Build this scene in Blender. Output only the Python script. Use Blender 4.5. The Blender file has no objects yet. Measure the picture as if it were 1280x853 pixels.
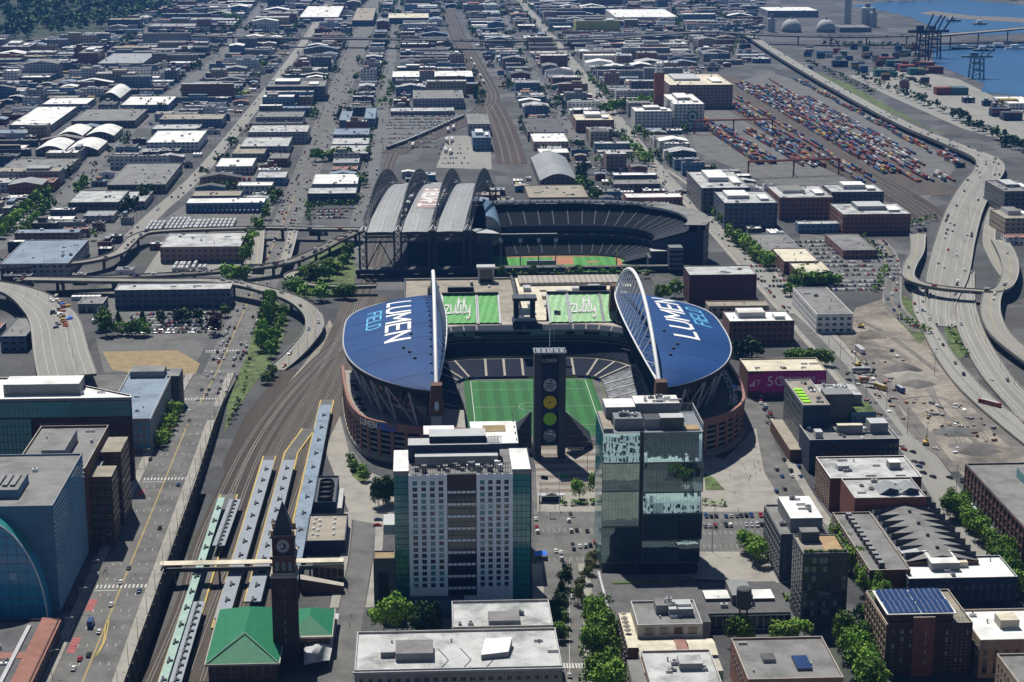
import bpy, math, random
from mathutils import Vector
rad = math.radians
RND = random.Random(11)
sc = bpy.context.scene
COL = sc.collection
# ---------------------------------------------------------------- camera (photo frame 1280 x 853)
FPX, CAMH = 2245.0, 320.0
PIT, YAW = rad(14.76), rad(3.0)
cp, sp, cy, sy = math.cos(PIT), math.sin(PIT), math.cos(YAW), math.sin(YAW)
def ray(u, v):
    a = (u-640)/FPX; b = -(v-426.5)/FPX
    return (sy*cp+a*cy+b*sy*sp, cy*cp-a*sy+b*cy*sp, -sp+b*cp)
def P(u, v, z=0.0):                      # photo pixel -> ground position at height z
    d = ray(u, v); t = (z-CAMH)/d[2]
    return d[0]*t, d[1]*t
def PY(u, v, y):                         # photo pixel on the plane y -> x, z
    d = ray(u, v); t = y/d[1]
    return d[0]*t, CAMH+t*d[2]
def PXP(u, v, x):
    d = ray(u, v); t = x/d[0]
    return d[1]*t, CAMH+t*d[2]
cam = bpy.data.objects.new("camera", bpy.data.cameras.new("camera")); COL.objects.link(cam)
cam.data.sensor_width = 36; cam.data.lens = FPX/1280*36
cam.data.clip_start = 5; cam.data.clip_end = 30000
cam.location = (0, 0, CAMH); cam.rotation_euler = (math.pi/2-PIT, 0, -YAW)
sc.camera = cam
# ---------------------------------------------------------------- light
SUN_EL, SUN_AZ = 57.0, -18.0             # azimuth measured from +Y towards +X
w = bpy.data.worlds.new("World"); sc.world = w; w.use_nodes = True
nt = w.node_tree; bg = nt.nodes["Background"]
sky = nt.nodes.new("ShaderNodeTexSky"); sky.sky_type = 'NISHITA'; sky.sun_disc = False
sky.sun_elevation = rad(SUN_EL); sky.sun_rotation = rad(SUN_AZ)
sky.air_density = 1.0; sky.dust_density = 0.3; sky.ozone_density = 3.0
nt.links.new(sky.outputs[0], bg.inputs[0]); bg.inputs[1].default_value = 0.05
sl = bpy.data.lights.new("sun", 'SUN'); sl.energy = 5.0; sl.angle = rad(0.53); sl.color = (1.0, 0.95, 0.86)
so = bpy.data.objects.new("sun", sl); COL.objects.link(so); so.location = (-300, 500, 900)
sv = Vector((math.sin(rad(SUN_AZ))*math.cos(rad(SUN_EL)), math.cos(rad(SUN_AZ))*math.cos(rad(SUN_EL)), math.sin(rad(SUN_EL))))
so.rotation_euler = sv.to_track_quat('Z', 'Y').to_euler()
sc.view_settings.view_transform = 'Standard'; sc.view_settings.look = 'None'
sc.view_settings.exposure = 0.2; sc.view_settings.gamma = 1.0
sc.cycles.max_bounces = 5; sc.cycles.diffuse_bounces = 2; sc.cycles.glossy_bounces = 3
sc.cycles.transparent_max_bounces = 4; sc.cycles.volume_bounces = 0
sc.cycles.use_denoising = True
sc.cycles.sample_clamp_indirect = 4
sc.cycles.use_fast_gi = False
# ---------------------------------------------------------------- materials
MATS = {}
def _rgba(c, k=1.0): return (min(1, c[0]*k), min(1, c[1]*k), min(1, c[2]*k), 1)
def mat(name, col, rough=.85, metal=0.0, var=.18, scale=.25, fine=2.5, spec=.3, rnd=0.0, stretch=(1, 1, 1), stain=0.0, stain_scale=.06):
    """a surface with two sizes of uneven colour; rnd varies it from object to object; stain adds darker blotches"""
    m = bpy.data.materials.new(name); m.use_nodes = True
    n = m.node_tree; b = n.nodes["Principled BSDF"]; L = n.links.new
    b.inputs["Roughness"].default_value = rough; b.inputs["Metallic"].default_value = metal
    b.inputs["Specular IOR Level"].default_value = spec
    MATS[name] = m
    if var <= 0 and rnd <= 0:
        b.inputs["Base Color"].default_value = _rgba(col); return m
    g = n.nodes.new("ShaderNodeNewGeometry")
    mp = n.nodes.new("ShaderNodeMapping"); mp.inputs["Scale"].default_value = stretch; L(g.outputs["Position"], mp.inputs[0])
    n1 = n.nodes.new("ShaderNodeTexNoise"); n1.inputs["Scale"].default_value = scale; n1.inputs["Detail"].default_value = 5; L(mp.outputs[0], n1.inputs[0])
    n2 = n.nodes.new("ShaderNodeTexNoise"); n2.inputs["Scale"].default_value = fine; n2.inputs["Detail"].default_value = 3; L(mp.outputs[0], n2.inputs[0])
    ad = n.nodes.new("ShaderNodeMath"); ad.operation = 'ADD'; L(n1.outputs[0], ad.inputs[0]); L(n2.outputs[0], ad.inputs[1])
    r = n.nodes.new("ShaderNodeMapRange"); r.inputs[1].default_value = .7; r.inputs[2].default_value = 1.3
    r.inputs[3].default_value = 1-var*1.5; r.inputs[4].default_value = 1+var*1.3; L(ad.outputs[0], r.inputs[0])
    out = r.outputs[0]
    if stain > 0:
        n3 = n.nodes.new("ShaderNodeTexNoise"); n3.inputs["Scale"].default_value = stain_scale; n3.inputs["Detail"].default_value = 7; n3.inputs["Roughness"].default_value = .65; L(mp.outputs[0], n3.inputs[0])
        r3 = n.nodes.new("ShaderNodeMapRange"); r3.inputs[1].default_value = .46; r3.inputs[2].default_value = .64; r3.inputs[3].default_value = 1; r3.inputs[4].default_value = 1-stain; L(n3.outputs[0], r3.inputs[0])
        mu = n.nodes.new("ShaderNodeMath"); mu.operation = 'MULTIPLY'; L(out, mu.inputs[0]); L(r3.outputs[0], mu.inputs[1]); out = mu.outputs[0]
    if rnd > 0:
        oi = n.nodes.new("ShaderNodeObjectInfo"); rr = n.nodes.new("ShaderNodeMapRange"); rr.inputs[3].default_value = 1-rnd; rr.inputs[4].default_value = 1+rnd; L(oi.outputs["Random"], rr.inputs[0])
        mu = n.nodes.new("ShaderNodeMath"); mu.operation = 'MULTIPLY'; L(out, mu.inputs[0]); L(rr.outputs[0], mu.inputs[1]); out = mu.outputs[0]
    vm = n.nodes.new("ShaderNodeVectorMath"); vm.operation = 'SCALE'; vm.inputs[0].default_value = col[:3]; L(out, vm.inputs["Scale"])
    L(vm.outputs[0], b.inputs["Base Color"])
    return m
def stripes(name, c1, c2, axis, period, frac=.5, rough=.8, offset=0.0):
    """parallel bands across world axis 0/1/2 (mown turf, roof seams, seat rows)"""
    m = mat(name, c1, rough=rough, var=.12); n = m.node_tree; L = n.links.new; b = n.nodes["Principled BSDF"]
    src = b.inputs["Base Color"].links[0].from_socket
    g = n.nodes.new("ShaderNodeNewGeometry"); s = n.nodes.new("ShaderNodeSeparateXYZ"); L(g.outputs["Position"], s.inputs[0])
    a = n.nodes.new("ShaderNodeMath"); a.operation = 'ADD'; a.inputs[1].default_value = 10000.0*period+offset; L(s.outputs[axis], a.inputs[0])
    d = n.nodes.new("ShaderNodeMath"); d.operation = 'DIVIDE'; d.inputs[1].default_value = period; L(a.outputs[0], d.inputs[0])
    f = n.nodes.new("ShaderNodeMath"); f.operation = 'FRACT'; L(d.outputs[0], f.inputs[0])
    c = n.nodes.new("ShaderNodeMath"); c.operation = 'LESS_THAN'; c.inputs[1].default_value = frac; L(f.outputs[0], c.inputs[0])
    mx = n.nodes.new("ShaderNodeMix"); mx.data_type = 'RGBA'; L(c.outputs[0], mx.inputs[0]); L(src, mx.inputs[6]); mx.inputs[7].default_value = _rgba(c2)
    L(mx.outputs[2], b.inputs["Base Color"]); return m
def facade(name, wall, glass, px, pz, fx=.6, fz=.55, rough=.8, rnd=.15):
    """wall with rows of windows, for far buildings: openings by position along the wall and height"""
    m = mat(name, wall, rough=rough, var=.1, rnd=rnd); n = m.node_tree; L = n.links.new; b = n.nodes["Principled BSDF"]
    src = b.inputs["Base Color"].links[0].from_socket
    g = n.nodes.new("ShaderNodeNewGeometry"); s = n.nodes.new("ShaderNodeSeparateXYZ"); L(g.outputs["Position"], s.inputs[0])
    sn = n.nodes.new("ShaderNodeSeparateXYZ"); L(g.outputs["True Normal"], sn.inputs[0])
    def mth(op, a, bb=None):
        q = n.nodes.new("ShaderNodeMath"); q.operation = op
        for i, x in ((0, a), (1, bb)):
            if x is None: continue
            if isinstance(x, (int, float)): q.inputs[i].default_value = x
            else: L(x, q.inputs[i])
        return q.outputs[0]
    ax = mth('ABSOLUTE', sn.outputs[0]); ay = mth('ABSOLUTE', sn.outputs[1])
    h = mth('ADD', mth('MULTIPLY', s.outputs[0], mth('GREATER_THAN', ay, .5)), mth('MULTIPLY', s.outputs[1], mth('GREATER_THAN', ax, .5)))
    fu = mth('FRACT', mth('DIVIDE', mth('ADD', h, 9000.0), px)); fv = mth('FRACT', mth('DIVIDE', mth('ADD', s.outputs[2], 100*pz+.4), pz))
    win = mth('MULTIPLY', mth('LESS_THAN', fu, fx), mth('MULTIPLY', mth('GREATER_THAN', fv, .28), mth('LESS_THAN', fv, .28+fz)))
    win = mth('MULTIPLY', win, mth('LESS_THAN', mth('ABSOLUTE', sn.outputs[2]), .5))
    mx = n.nodes.new("ShaderNodeMix"); mx.data_type = 'RGBA'; L(win, mx.inputs[0]); L(src, mx.inputs[6]); mx.inputs[7].default_value = _rgba(glass)
    L(mx.outputs[2], b.inputs["Base Color"])
    rr = n.nodes.new("ShaderNodeMapRange"); rr.inputs[3].default_value = rough; rr.inputs[4].default_value = .15; L(win, rr.inputs[0]); L(rr.outputs[0], b.inputs["Roughness"])
    return m
def glassmat(name, col, rough=.06, wav=.0, metal=.0, spec=.8):
    m = bpy.data.materials.new(name); m.use_nodes = True; n = m.node_tree; b = n.nodes["Principled BSDF"]
    b.inputs["Base Color"].default_value = _rgba(col); b.inputs["Roughness"].default_value = rough; b.inputs["Metallic"].default_value = metal
    b.inputs["Specular IOR Level"].default_value = spec
    if wav > 0:
        t = n.nodes.new("ShaderNodeTexNoise"); t.inputs["Scale"].default_value = .12; t.inputs["Detail"].default_value = 2
        g = n.nodes.new("ShaderNodeNewGeometry"); n.links.new(g.outputs["Position"], t.inputs[0])
        bu = n.nodes.new("ShaderNodeBump"); bu.inputs["Strength"].default_value = wav; bu.inputs["Distance"].default_value = .6
        n.links.new(t.outputs[0], bu.inputs["Height"]); n.links.new(bu.outputs[0], b.inputs["Normal"])
    MATS[name] = m; return m
mat('asphalt', (.125, .124, .12), var=.2, scale=.1, fine=1.4, stain=.34, stain_scale=.07)
mat('asphalt_dark', (.065, .066, .07), var=.16, scale=.1, stain=.2)
mat('asphalt_far', (.115, .117, .118), var=.16, scale=.03, stain=.2, stain_scale=.02)
mat('concrete', (.29, .275, .245), var=.1, scale=.1, stain=.25, stain_scale=.08)
mat('concrete_road', (.24, .235, .215), var=.08, scale=.05, stretch=(1, .12, 1), stain=.2, stain_scale=.1)
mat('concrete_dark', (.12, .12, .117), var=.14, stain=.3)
mat('plaza_brick', (.17, .14, .115), var=.12)
mat('dirt', (.25, .222, .185), var=.24, scale=.035, fine=.35, stain=.6, stain_scale=.028)
mat('dirt_dark', (.15, .14, .13), var=.2, scale=.08, stain=.3)
mat('dry_grass', (.25, .19, .1), var=.2, scale=.15)
mat('ballast', (.046, .034, .027), var=.28, scale=.06, stretch=(1, .1, 1), stain=.35, stain_scale=.05)
mat('ballast_light', (.075, .061, .05), var=.2, scale=.1, stretch=(1, .15, 1), stain=.3)
mat('rail_steel', (.26, .23, .2), rough=.5, var=.1)
mat('rail_bed', (.05, .042, .037), var=.2)
mat('grass', (.085, .125, .035), var=.5, scale=.16, fine=.9, stain=.5, stain_scale=.09)
mat('paint_white', (.5, .5, .48), var=.15, fine=1.5)
mat('paint_yellow', (.5, .36, .09), var=.15, fine=1.5)
mat('paint_red', (.4, .09, .09), var=.2)
mat('roof_white', (.74, .74, .72), var=.1, scale=.08, stain=.3, stain_scale=.07)
mat('roof_cream', (.62, .57, .45), var=.1, stain=.3)
mat('roof_silver', (.45, .46, .46), var=.16, scale=.12, stain=.5, stain_scale=.09)
mat('roof_grey', (.2, .2, .197), var=.12, scale=.12, stain=.35, stain_scale=.08)
mat('roof_tan', (.3, .27, .22), var=.12, stain=.3)
mat('roof_dark', (.1, .1, .105), var=.14, stain=.3)
mat('roof_blue', (.2, .26, .33), var=.12, stain=.3)
mat('roof_red', (.28, .13, .1), var=.15, stain=.2)
mat('canopy_metal', (.22, .25, .29), rough=.5, var=.1)
mat('metal_roof', (.26, .275, .29), rough=.6, spec=.25, var=.1, stain=.15, stain_scale=.04)
mat('white', (.78, .78, .77), var=.06)
mat('light_grey', (.42, .43, .44), var=.1)
mat('mid_grey', (.22, .225, .235), var=.1)
mat('dark_grey', (.075, .08, .09), var=.12)
mat('black', (.02, .021, .024), var=.1)
mat('navy', (.028, .042, .075), var=.15)
mat('steel_dark', (.05, .058, .07), rough=.5, var=.15)
mat('steel_grey', (.2, .215, .235), rough=.45, metal=.3, var=.1)
mat('steel_white', (.74, .75, .76), rough=.4, var=.05)
mat('brick_red', (.19, .07, .055), var=.22, fine=6)
mat('brick_brown', (.12, .065, .05), var=.22, fine=6)
mat('brick_dark', (.068, .04, .036), var=.2, fine=6)
mat('brick_pink', (.28, .15, .125), var=.18, fine=6)
mat('brick_tan', (.3, .22, .16), var=.18, fine=6)
mat('stone', (.4, .37, .32), var=.14, stain=.2)
mat('stucco_blue', (.1, .19, .28), var=.1)
mat('magenta', (.46, .03, .23), var=.1)
mat('tile_green', (.012, .16, .075), rough=.6, var=.15, scale=.4, fine=3)
mat('copper_teal', (.3, .42, .38), var=.12)
mat('orange_red', (.45, .12, .05), var=.1)
mat('wood', (.35, .24, .13), var=.2)
mat('solar', (.02, .045, .13), rough=.15, var=.2, spec=.7)
mat('lumen_seam', (.008, .042, .145), rough=.6, var=.1, spec=.2)
mat('lumen_blue', (.01, .058, .2), rough=.62, spec=.12, var=.16, scale=.06, stretch=(.25, 1, 1), stain=.3, stain_scale=.03)
mat('letter_cyan', (.12, .45, .7), var=.06)
mat('letter_blue', (.05, .19, .7), var=.06)
mat('seat_navy_shade', (.022, .033, .065), var=.3, fine=1.8)
mat('seat_grey_lit', (.17, .18, .2), var=.55, fine=1.6)
mat('tarp_green', (.05, .34, .05), rough=.6, var=.1, scale=.2)
mat('tarp_backlit', (.25, .5, .23), rough=.55, var=.12, scale=.25)  # same green cover, paled in its colour as if washed by light
mat('team_green', (.28, .6, .04), var=.05)
mat('team_yellow', (.75, .5, .02), var=.05)
mat('infield', (.36, .16, .09), var=.15)
mat('water', (.016, .085, .2), rough=.35, spec=.25, var=.1, scale=.004, fine=.05)
mat('bark', (.09, .065, .045), var=.2)
glassmat('glass_dark', (.012, .02, .03), rough=.12)
glassmat('glass_teal', (.04, .24, .25), rough=.08, wav=.02)
glassmat('glass_blue', (.06, .3, .48), rough=.08, wav=.03)
glassmat('glass_mirror', (.33, .46, .46), rough=.02, wav=.05, metal=.9)
glassmat('window', (.02, .028, .036), rough=.1)
glassmat('window_light', (.16, .22, .25), rough=.15)
glassmat('car_glass', (.01, .012, .016), rough=.1)
# ---------------------------------------------------------------- mesh building
class MB:
    def __init__(s): s.v = []; s.f = []; s.m = []
    def face(s, pts, m):
        i = len(s.v); s.v += [tuple(p) for p in pts]; s.f.append(tuple(range(i, i+len(pts)))); s.m.append(m)
    def box(s, x0, x1, y0, y1, z0, z1, m, top=None, bot=True):
        i = len(s.v)
        s.v += [(x0, y0, z0), (x1, y0, z0), (x1, y1, z0), (x0, y1, z0), (x0, y0, z1), (x1, y0, z1), (x1, y1, z1), (x0, y1, z1)]
        fs = [(0, 1, 5, 4), (1, 2, 6, 5), (2, 3, 7, 6), (3, 0, 4, 7)]
        for f in fs: s.f.append(tuple(i+k for k in f)); s.m.append(m)
        s.f.append((i+4, i+5, i+6, i+7)); s.m.append(top or m)
        if bot: s.f.append((i+3, i+2, i+1, i)); s.m.append(m)
        return s
    def prism(s, pts, z0, z1, m, top=None, bot=False):
        a = sum(pts[k][0]*pts[(k+1) % len(pts)][1]-pts[(k+1) % len(pts)][0]*pts[k][1] for k in range(len(pts)))
        if a < 0: pts = pts[::-1]
        n = len(pts); i = len(s.v)
        z0f = z0 if callable(z0) else (lambda x, y: z0)
        z1f = z1 if callable(z1) else (lambda x, y: z1)
        s.v += [(x, y, z0f(x, y)) for x, y in pts]+[(x, y, z1f(x, y)) for x, y in pts]
        for k in range(n): s.f.append((i+k, i+(k+1) % n, i+n+(k+1) % n, i+n+k)); s.m.append(m)
        s.f.append(tuple(i+n+k for k in range(n))); s.m.append(top or m)
        if bot: s.f.append(tuple(i+k for k in reversed(range(n)))); s.m.append(m)
        return s
    def tube(s, a, b, r, m, n=5, r2=None, cap=True):
        a = Vector(a); b = Vector(b); d = (b-a)
        if d.length < 1e-6: return s
        d.normalize(); u = d.orthogonal().normalized(); w_ = d.cross(u); r2 = r if r2 is None else r2
        i = len(s.v)
        for c, rr in ((a, r), (b, r2)):
            for k in range(n):
                t = 2*math.pi*k/n; s.v.append(tuple(c+u*(rr*math.cos(t))+w_*(rr*math.sin(t))))
        for k in range(n): s.f.append((i+k, i+(k+1) % n, i+n+(k+1) % n, i+n+k)); s.m.append(m)
        if cap:
            s.f.append(tuple(i+k for k in reversed(range(n)))); s.m.append(m)
            s.f.append(tuple(i+n+k for k in range(n))); s.m.append(m)
        return s
    def path(s, pts, r, m, n=6):
        """one joined tube along a polyline"""
        i = len(s.v); prev = None
        for k, p in enumerate(pts):
            p = Vector(p); d = (Vector(pts[min(k+1, len(pts)-1)])-Vector(pts[max(k-1, 0)])).normalized()
            if prev is None: u = d.orthogonal().normalized()
            else: u = (prev-d*prev.dot(d)).normalized()
            prev = u; w_ = d.cross(u)
            for j in range(n):
                t = 2*math.pi*j/n; s.v.append(tuple(p+u*(r*math.cos(t))+w_*(r*math.sin(t))))
        for k in range(len(pts)-1):
            for j in range(n):
                s.f.append((i+k*n+j, i+k*n+(j+1) % n, i+(k+1)*n+(j+1) % n, i+(k+1)*n+j)); s.m.append(m)
        return s
    def grid(s, rows, m, flip=False):
        """rows of points -> quads; m may be a function of (i, j)"""
        i = len(s.v); n = len(rows[0])
        for r in rows: s.v += [tuple(p) for p in r]
        for a in range(len(rows)-1):
            for b in range(n-1):
                q = (i+a*n+b, i+a*n+b+1, i+(a+1)*n+b+1, i+(a+1)*n+b)
                s.f.append(q[::-1] if flip else q); s.m.append(m(a, b) if callable(m) else m)
        return s
    def lathe(s, cx, cyy, prof, m, n=16):
        rows = [[(cx+r*math.cos(2*math.pi*k/n), cyy+r*math.sin(2*math.pi*k/n), z) for k in range(n+1)] for r, z in prof]
        return s.grid(rows, m)
    def strip(s, pts, wid, m, z=None, thick=0.0, zlift=0.0, edge=None):
        """ribbon of width wid along pts (x, y[, z]); with thick it has sides and an underside"""
        pts = [(p[0], p[1], p[2] if len(p) > 2 else (z or 0.0)) for p in pts]
        lf, rt = [], []
        for k, p in enumerate(pts):
            a = pts[max(k-1, 0)]; b = pts[min(k+1, len(pts)-1)]
            dx, dy = b[0]-a[0], b[1]-a[1]; l = math.hypot(dx, dy) or 1; nx, ny = -dy/l, dx/l
            wd = wid[k] if isinstance(wid, (list, tuple)) else wid
            lf.append((p[0]+nx*wd/2, p[1]+ny*wd/2, p[2]+zlift)); rt.append((p[0]-nx*wd/2, p[1]-ny*wd/2, p[2]+zlift))
        s.grid([rt, lf], m)
        if thick:
            e = edge or m; dn = lambda q: [(a, b, c-thick) for a, b, c in q]
            s.grid([dn(rt), rt], e); s.grid([lf, dn(lf)], e); s.grid([dn(lf), dn(rt)], e)
            for k in (0, -1): s.face([lf[k], rt[k], dn([rt[k]])[0], dn([lf[k]])[0]], e)
        return lf, rt
    def build(s, name, parent=None, smooth=False, origin=None):
        o0 = ROOT.get(parent.name, (0, 0, 0)) if parent is not None else (origin or (0, 0, 0))
        me = bpy.data.meshes.new(name)
        me.from_pydata([(x-o0[0], y-o0[1], z-o0[2]) for x, y, z in s.v] if any(o0) else s.v, [], s.f)
        names = list(dict.fromkeys(s.m))
        for nme in names: me.materials.append(MATS[nme])
        ix = {nme: k for k, nme in enumerate(names)}
        me.polygons.foreach_set("material_index", [ix[q] for q in s.m])
        if smooth: me.polygons.foreach_set("use_smooth", [True]*len(s.f))
        me.update()
        return link(name, me, parent, origin)
ROOT = {}
def link(name, me, parent=None, origin=None):
    o = bpy.data.objects.new(name, me); COL.objects.link(o)
    if parent is not None:
        o.parent = parent; ROOT[o.name] = ROOT.get(parent.name, (0, 0, 0))
    elif origin: o.location = origin; ROOT[o.name] = tuple(origin)
    return o
def tag(o, label=None, cat=None, group=None, kind=None):
    for k, v in (('label', label), ('category', cat), ('group', group), ('kind', kind)):
        if v: o[k] = v
    return o
def thing(name, label, cat, loc=(0, 0, 0), group=None, rz=0.0):
    o = bpy.data.objects.new(name, None); COL.objects.link(o); o.empty_display_size = 1
    o.location = loc; o.rotation_euler = (0, 0, rz); ROOT[o.name] = tuple(loc)
    return tag(o, label, cat, group)
KIDS = {}
def copy_tree(o, parent=None):
    c = o.copy(); COL.objects.link(c)
    if parent is not None: c.parent = parent
    for ch in list(o.children): copy_tree(ch, c)
    return c
def struct(mb, name): return tag(mb.build(name), kind='structure')
def cr(pts, n=8):
    """smooth curve (Catmull-Rom) through points of any dimension"""
    out = []
    q = [pts[0]]+list(pts)+[pts[-1]]
    for k in range(1, len(q)-2):
        p0, p1, p2, p3 = q[k-1:k+3]
        for j in range(n):
            t = j/n
            out.append(tuple(.5*(2*b+(c-a)*t+(2*a-5*b+4*c-d)*t*t+(3*b-a-3*c+d)*t**3) for a, b, c, d in zip(p0, p1, p2, p3)))
    out.append(tuple(pts[-1])); return out
# ---------------------------------------------------------------- lettering from strokes, so that it can lie on curved roofs
GLYPH = {
 'L': [[(0, 1), (0, 0), (.55, 0)]], 'U': [[(0, 1), (0, .2), (.15, 0), (.5, 0), (.65, .2), (.65, 1)]],
 'M': [[(0, 0), (0, 1), (.4, .35), (.8, 1), (.8, 0)]], 'E': [[(.58, 1), (0, 1)], [(.52, .5), (0, .5)], [(.58, 0), (0, 0)], [(0, 1), (0, 0)]],
 'N': [[(0, 0), (0, 1), (.65, 0), (.65, 1)]], 'F': [[(.58, 1), (0, 1), (0, 0)], [(.5, .52), (0, .52)]], 'I': [[(0, 0), (0, 1)]],
 'D': [[(0, 0), (0, 1), (.4, 1), (.62, .75), (.62, .25), (.4, 0), (0, 0)]], 'T': [[(0, 1), (.66, 1)], [(.33, 1), (.33, 0)]],
 'O': [[(.15, 0), (0, .2), (0, .8), (.15, 1), (.5, 1), (.65, .8), (.65, .2), (.5, 0), (.15, 0)]],
 'B': [[(0, 0), (0, 1), (.42, 1), (.55, .85), (.55, .65), (.42, .52), (0, .52)], [(.42, .52), (.6, .38), (.6, .14), (.44, 0), (0, 0)]],
 '-': [[(.1, .48), (.4, .48)]], ' ': [],
 'z': [[(0, .55), (.4, .55), (0, 0), (.45, 0)]], 'u': [[(0, .55), (0, .12), (.15, 0), (.35, .1), (.42, .55), (.42, 0), (.5, 0)]],
 'l': [[(0, .1), (.12, .95), (.2, 1.05), (.22, .9), (.02, .15), (.1, 0), (.2, .05)]], 'i': [[(.05, .55), (.02, .1), (.12, 0)], [(.08, .76), (.1, .82)]],
 't': [[(.12, .9), (.05, .12), (.15, 0), (.25, .05)], [(-.08, .6), (.28, .62)]], 'y': [[(0, .55), (.03, .15), (.2, .02), (.4, .55)], [(.4, .55), (.28, -.25), (.1, -.4), (0, -.28)]],
}
ADV = {'L': .8, 'U': .92, 'M': 1.08, 'E': .84, 'N': .95, 'F': .8, 'I': .28, 'D': .9, 'T': .86, 'O': .92, 'B': .88, '-': .55, ' ': .4, 'z': .52, 'u': .56, 'l': .27, 'i': .22, 't': .34, 'y': .45}
def strokes(text, place, thick, m, mb=None, seg=.12):
    """place(a, b) -> point for lettering coordinates a (along, in letter heights) and b (up)"""
    mb = mb or MB(); a0 = 0.0
    for chh in text:
        for ln in GLYPH[chh]:
            for (x1, y1), (x2, y2) in zip(ln, ln[1:]):
                l = math.hypot(x2-x1, y2-y1); nx, ny = -(y2-y1)/l*thick/2, (x2-x1)/l*thick/2
                ex, ey = (x2-x1)/l*thick*.45, (y2-y1)/l*thick*.45; n = max(1, int(l/seg))
                A, Bq = [], []
                for k in range(n+1):
                    t = k/n; x = (x1-ex)+(x2-x1+2*ex)*t; y = (y1-ey)+(y2-y1+2*ey)*t
                    A.append(place(a0+x+nx, y+ny)); Bq.append(place(a0+x-nx, y-ny))
                mb.grid([A, Bq], m)
        a0 += ADV[chh]
    return mb
def textlen(t): return sum(ADV[c] for c in t)
def sign(name, text, size, loc, parent, m='white', depth=.05):
    """flat lettering facing the camera side, turned into a mesh"""
    cu = bpy.data.curves.new(name, 'FONT'); cu.body = text; cu.size = size; cu.align_x = 'CENTER'; cu.align_y = 'CENTER'; cu.extrude = depth; cu.resolution_u = 2
    f = bpy.data.objects.new(name, cu); COL.objects.link(f)
    me = bpy.data.meshes.new_from_object(f.evaluated_get(bpy.context.evaluated_depsgraph_get()))
    bpy.data.objects.remove(f); me.name = name; me.materials.clear(); me.materials.append(MATS[m])
    o = link(name, me, parent); o0 = ROOT.get(parent.name, (0, 0, 0))
    o.location = (loc[0]-o0[0], loc[1]-o0[1], loc[2]-o0[2]); o.rotation_euler = (math.pi/2, 0, 0)
    return o
# ---------------------------------------------------------------- things of which there are many: filled in by the place files, made at the end
CARS, TREES, LAMPS, CONTS, BUSES, PEOPLE = [], [], [], [], [], []
def car(x, y, rz, colour, where, z=0.02, kind='car'): CARS.append((x, y, z, rz, colour, where, kind))
CARC = ['white', 'white', 'white', 'silver', 'silver', 'grey', 'grey', 'black', 'black', 'black', 'blue', 'red']
def tree(x, y, h, wd, where, z=0.0, kind='green'): TREES.append((x, y, z, h, wd, where, kind))
# ================================================================= GROUND, ROADS, RAIL, WATER
def ground_material():
    m = mat('ground', (.08, .082, .086), var=.2, scale=.03, fine=.4, stain=.35, stain_scale=.02)
    n = m.node_tree; L = n.links.new; b = n.nodes["Principled BSDF"]
    src = b.inputs["Base Color"].links[0].from_socket
    g = n.nodes.new("ShaderNodeNewGeometry"); vo = n.nodes.new("ShaderNodeTexVoronoi"); vo.distance = 'CHEBYCHEV'; vo.inputs["Scale"].default_value = .022
    L(g.outputs["Position"], vo.inputs["Vector"])
    rp = n.nodes.new("ShaderNodeValToRGB"); rp.color_ramp.interpolation = 'CONSTANT'
    cols = [(0, (.8, .8, .82)), (.3, (.6, .61, .64)), (.5, (1.1, 1.09, 1.06)), (.7, (.9, .87, .82)), (.85, (1.3, 1.29, 1.24)), (.95, (.7, .78, .6))]
    e = rp.color_ramp.elements
    e[0].position = 0; e[0].color = (*cols[0][1], 1); e[1].position = cols[1][0]; e[1].color = (*cols[1][1], 1)
    for p_, c_ in cols[2:]: q = e.new(p_); q.color = (*c_, 1)
    s = n.nodes.new("ShaderNodeSeparateColor"); L(vo.outputs["Color"], s.inputs[0]); L(s.outputs[0], rp.inputs[0])
    mx = n.nodes.new("ShaderNodeMix"); mx.data_type = 'RGBA'; mx.blend_type = 'MULTIPLY'; mx.inputs[0].default_value = 1
    L(src, mx.inputs[6]); L(rp.outputs[0], mx.inputs[7]); L(mx.outputs[2], b.inputs["Base Color"])
ground_material()
g = MB(); N = 10
# one sheet, with an added pit by the avenue's retaining wall that holds deep shade
CX0, CX1, CY0, CY1, CD = -119.1, -114.4, 500, 905, -5.5
for q in ((-9000, 9000, -1500, CY0), (-9000, 9000, CY1, 14000), (-9000, CX0, CY0, CY1), (CX1, 9000, CY0, CY1)): g.face([(q[0], q[2], 0), (q[1], q[2], 0), (q[1], q[3], 0), (q[0], q[3], 0)], 'ground')
g.face([(CX0, CY0, CD), (CX1, CY0, CD), (CX1, CY1, CD), (CX0, CY1, CD)], 'ballast'); g.face([(CX1, CY0, CD), (CX1, CY1, CD), (CX1, CY1, 0), (CX1, CY0, 0)], 'concrete_dark'); g.face([(CX0, CY1, CD), (CX1, CY1, CD), (CX1, CY1, 0), (CX0, CY1, 0)], 'concrete_dark'); g.face([(CX0, CY0, CD), (CX0, CY1, CD), (CX0, CY1, 0), (CX0, CY0, 0)], 'concrete_dark')
struct(g, 'ground')
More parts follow.
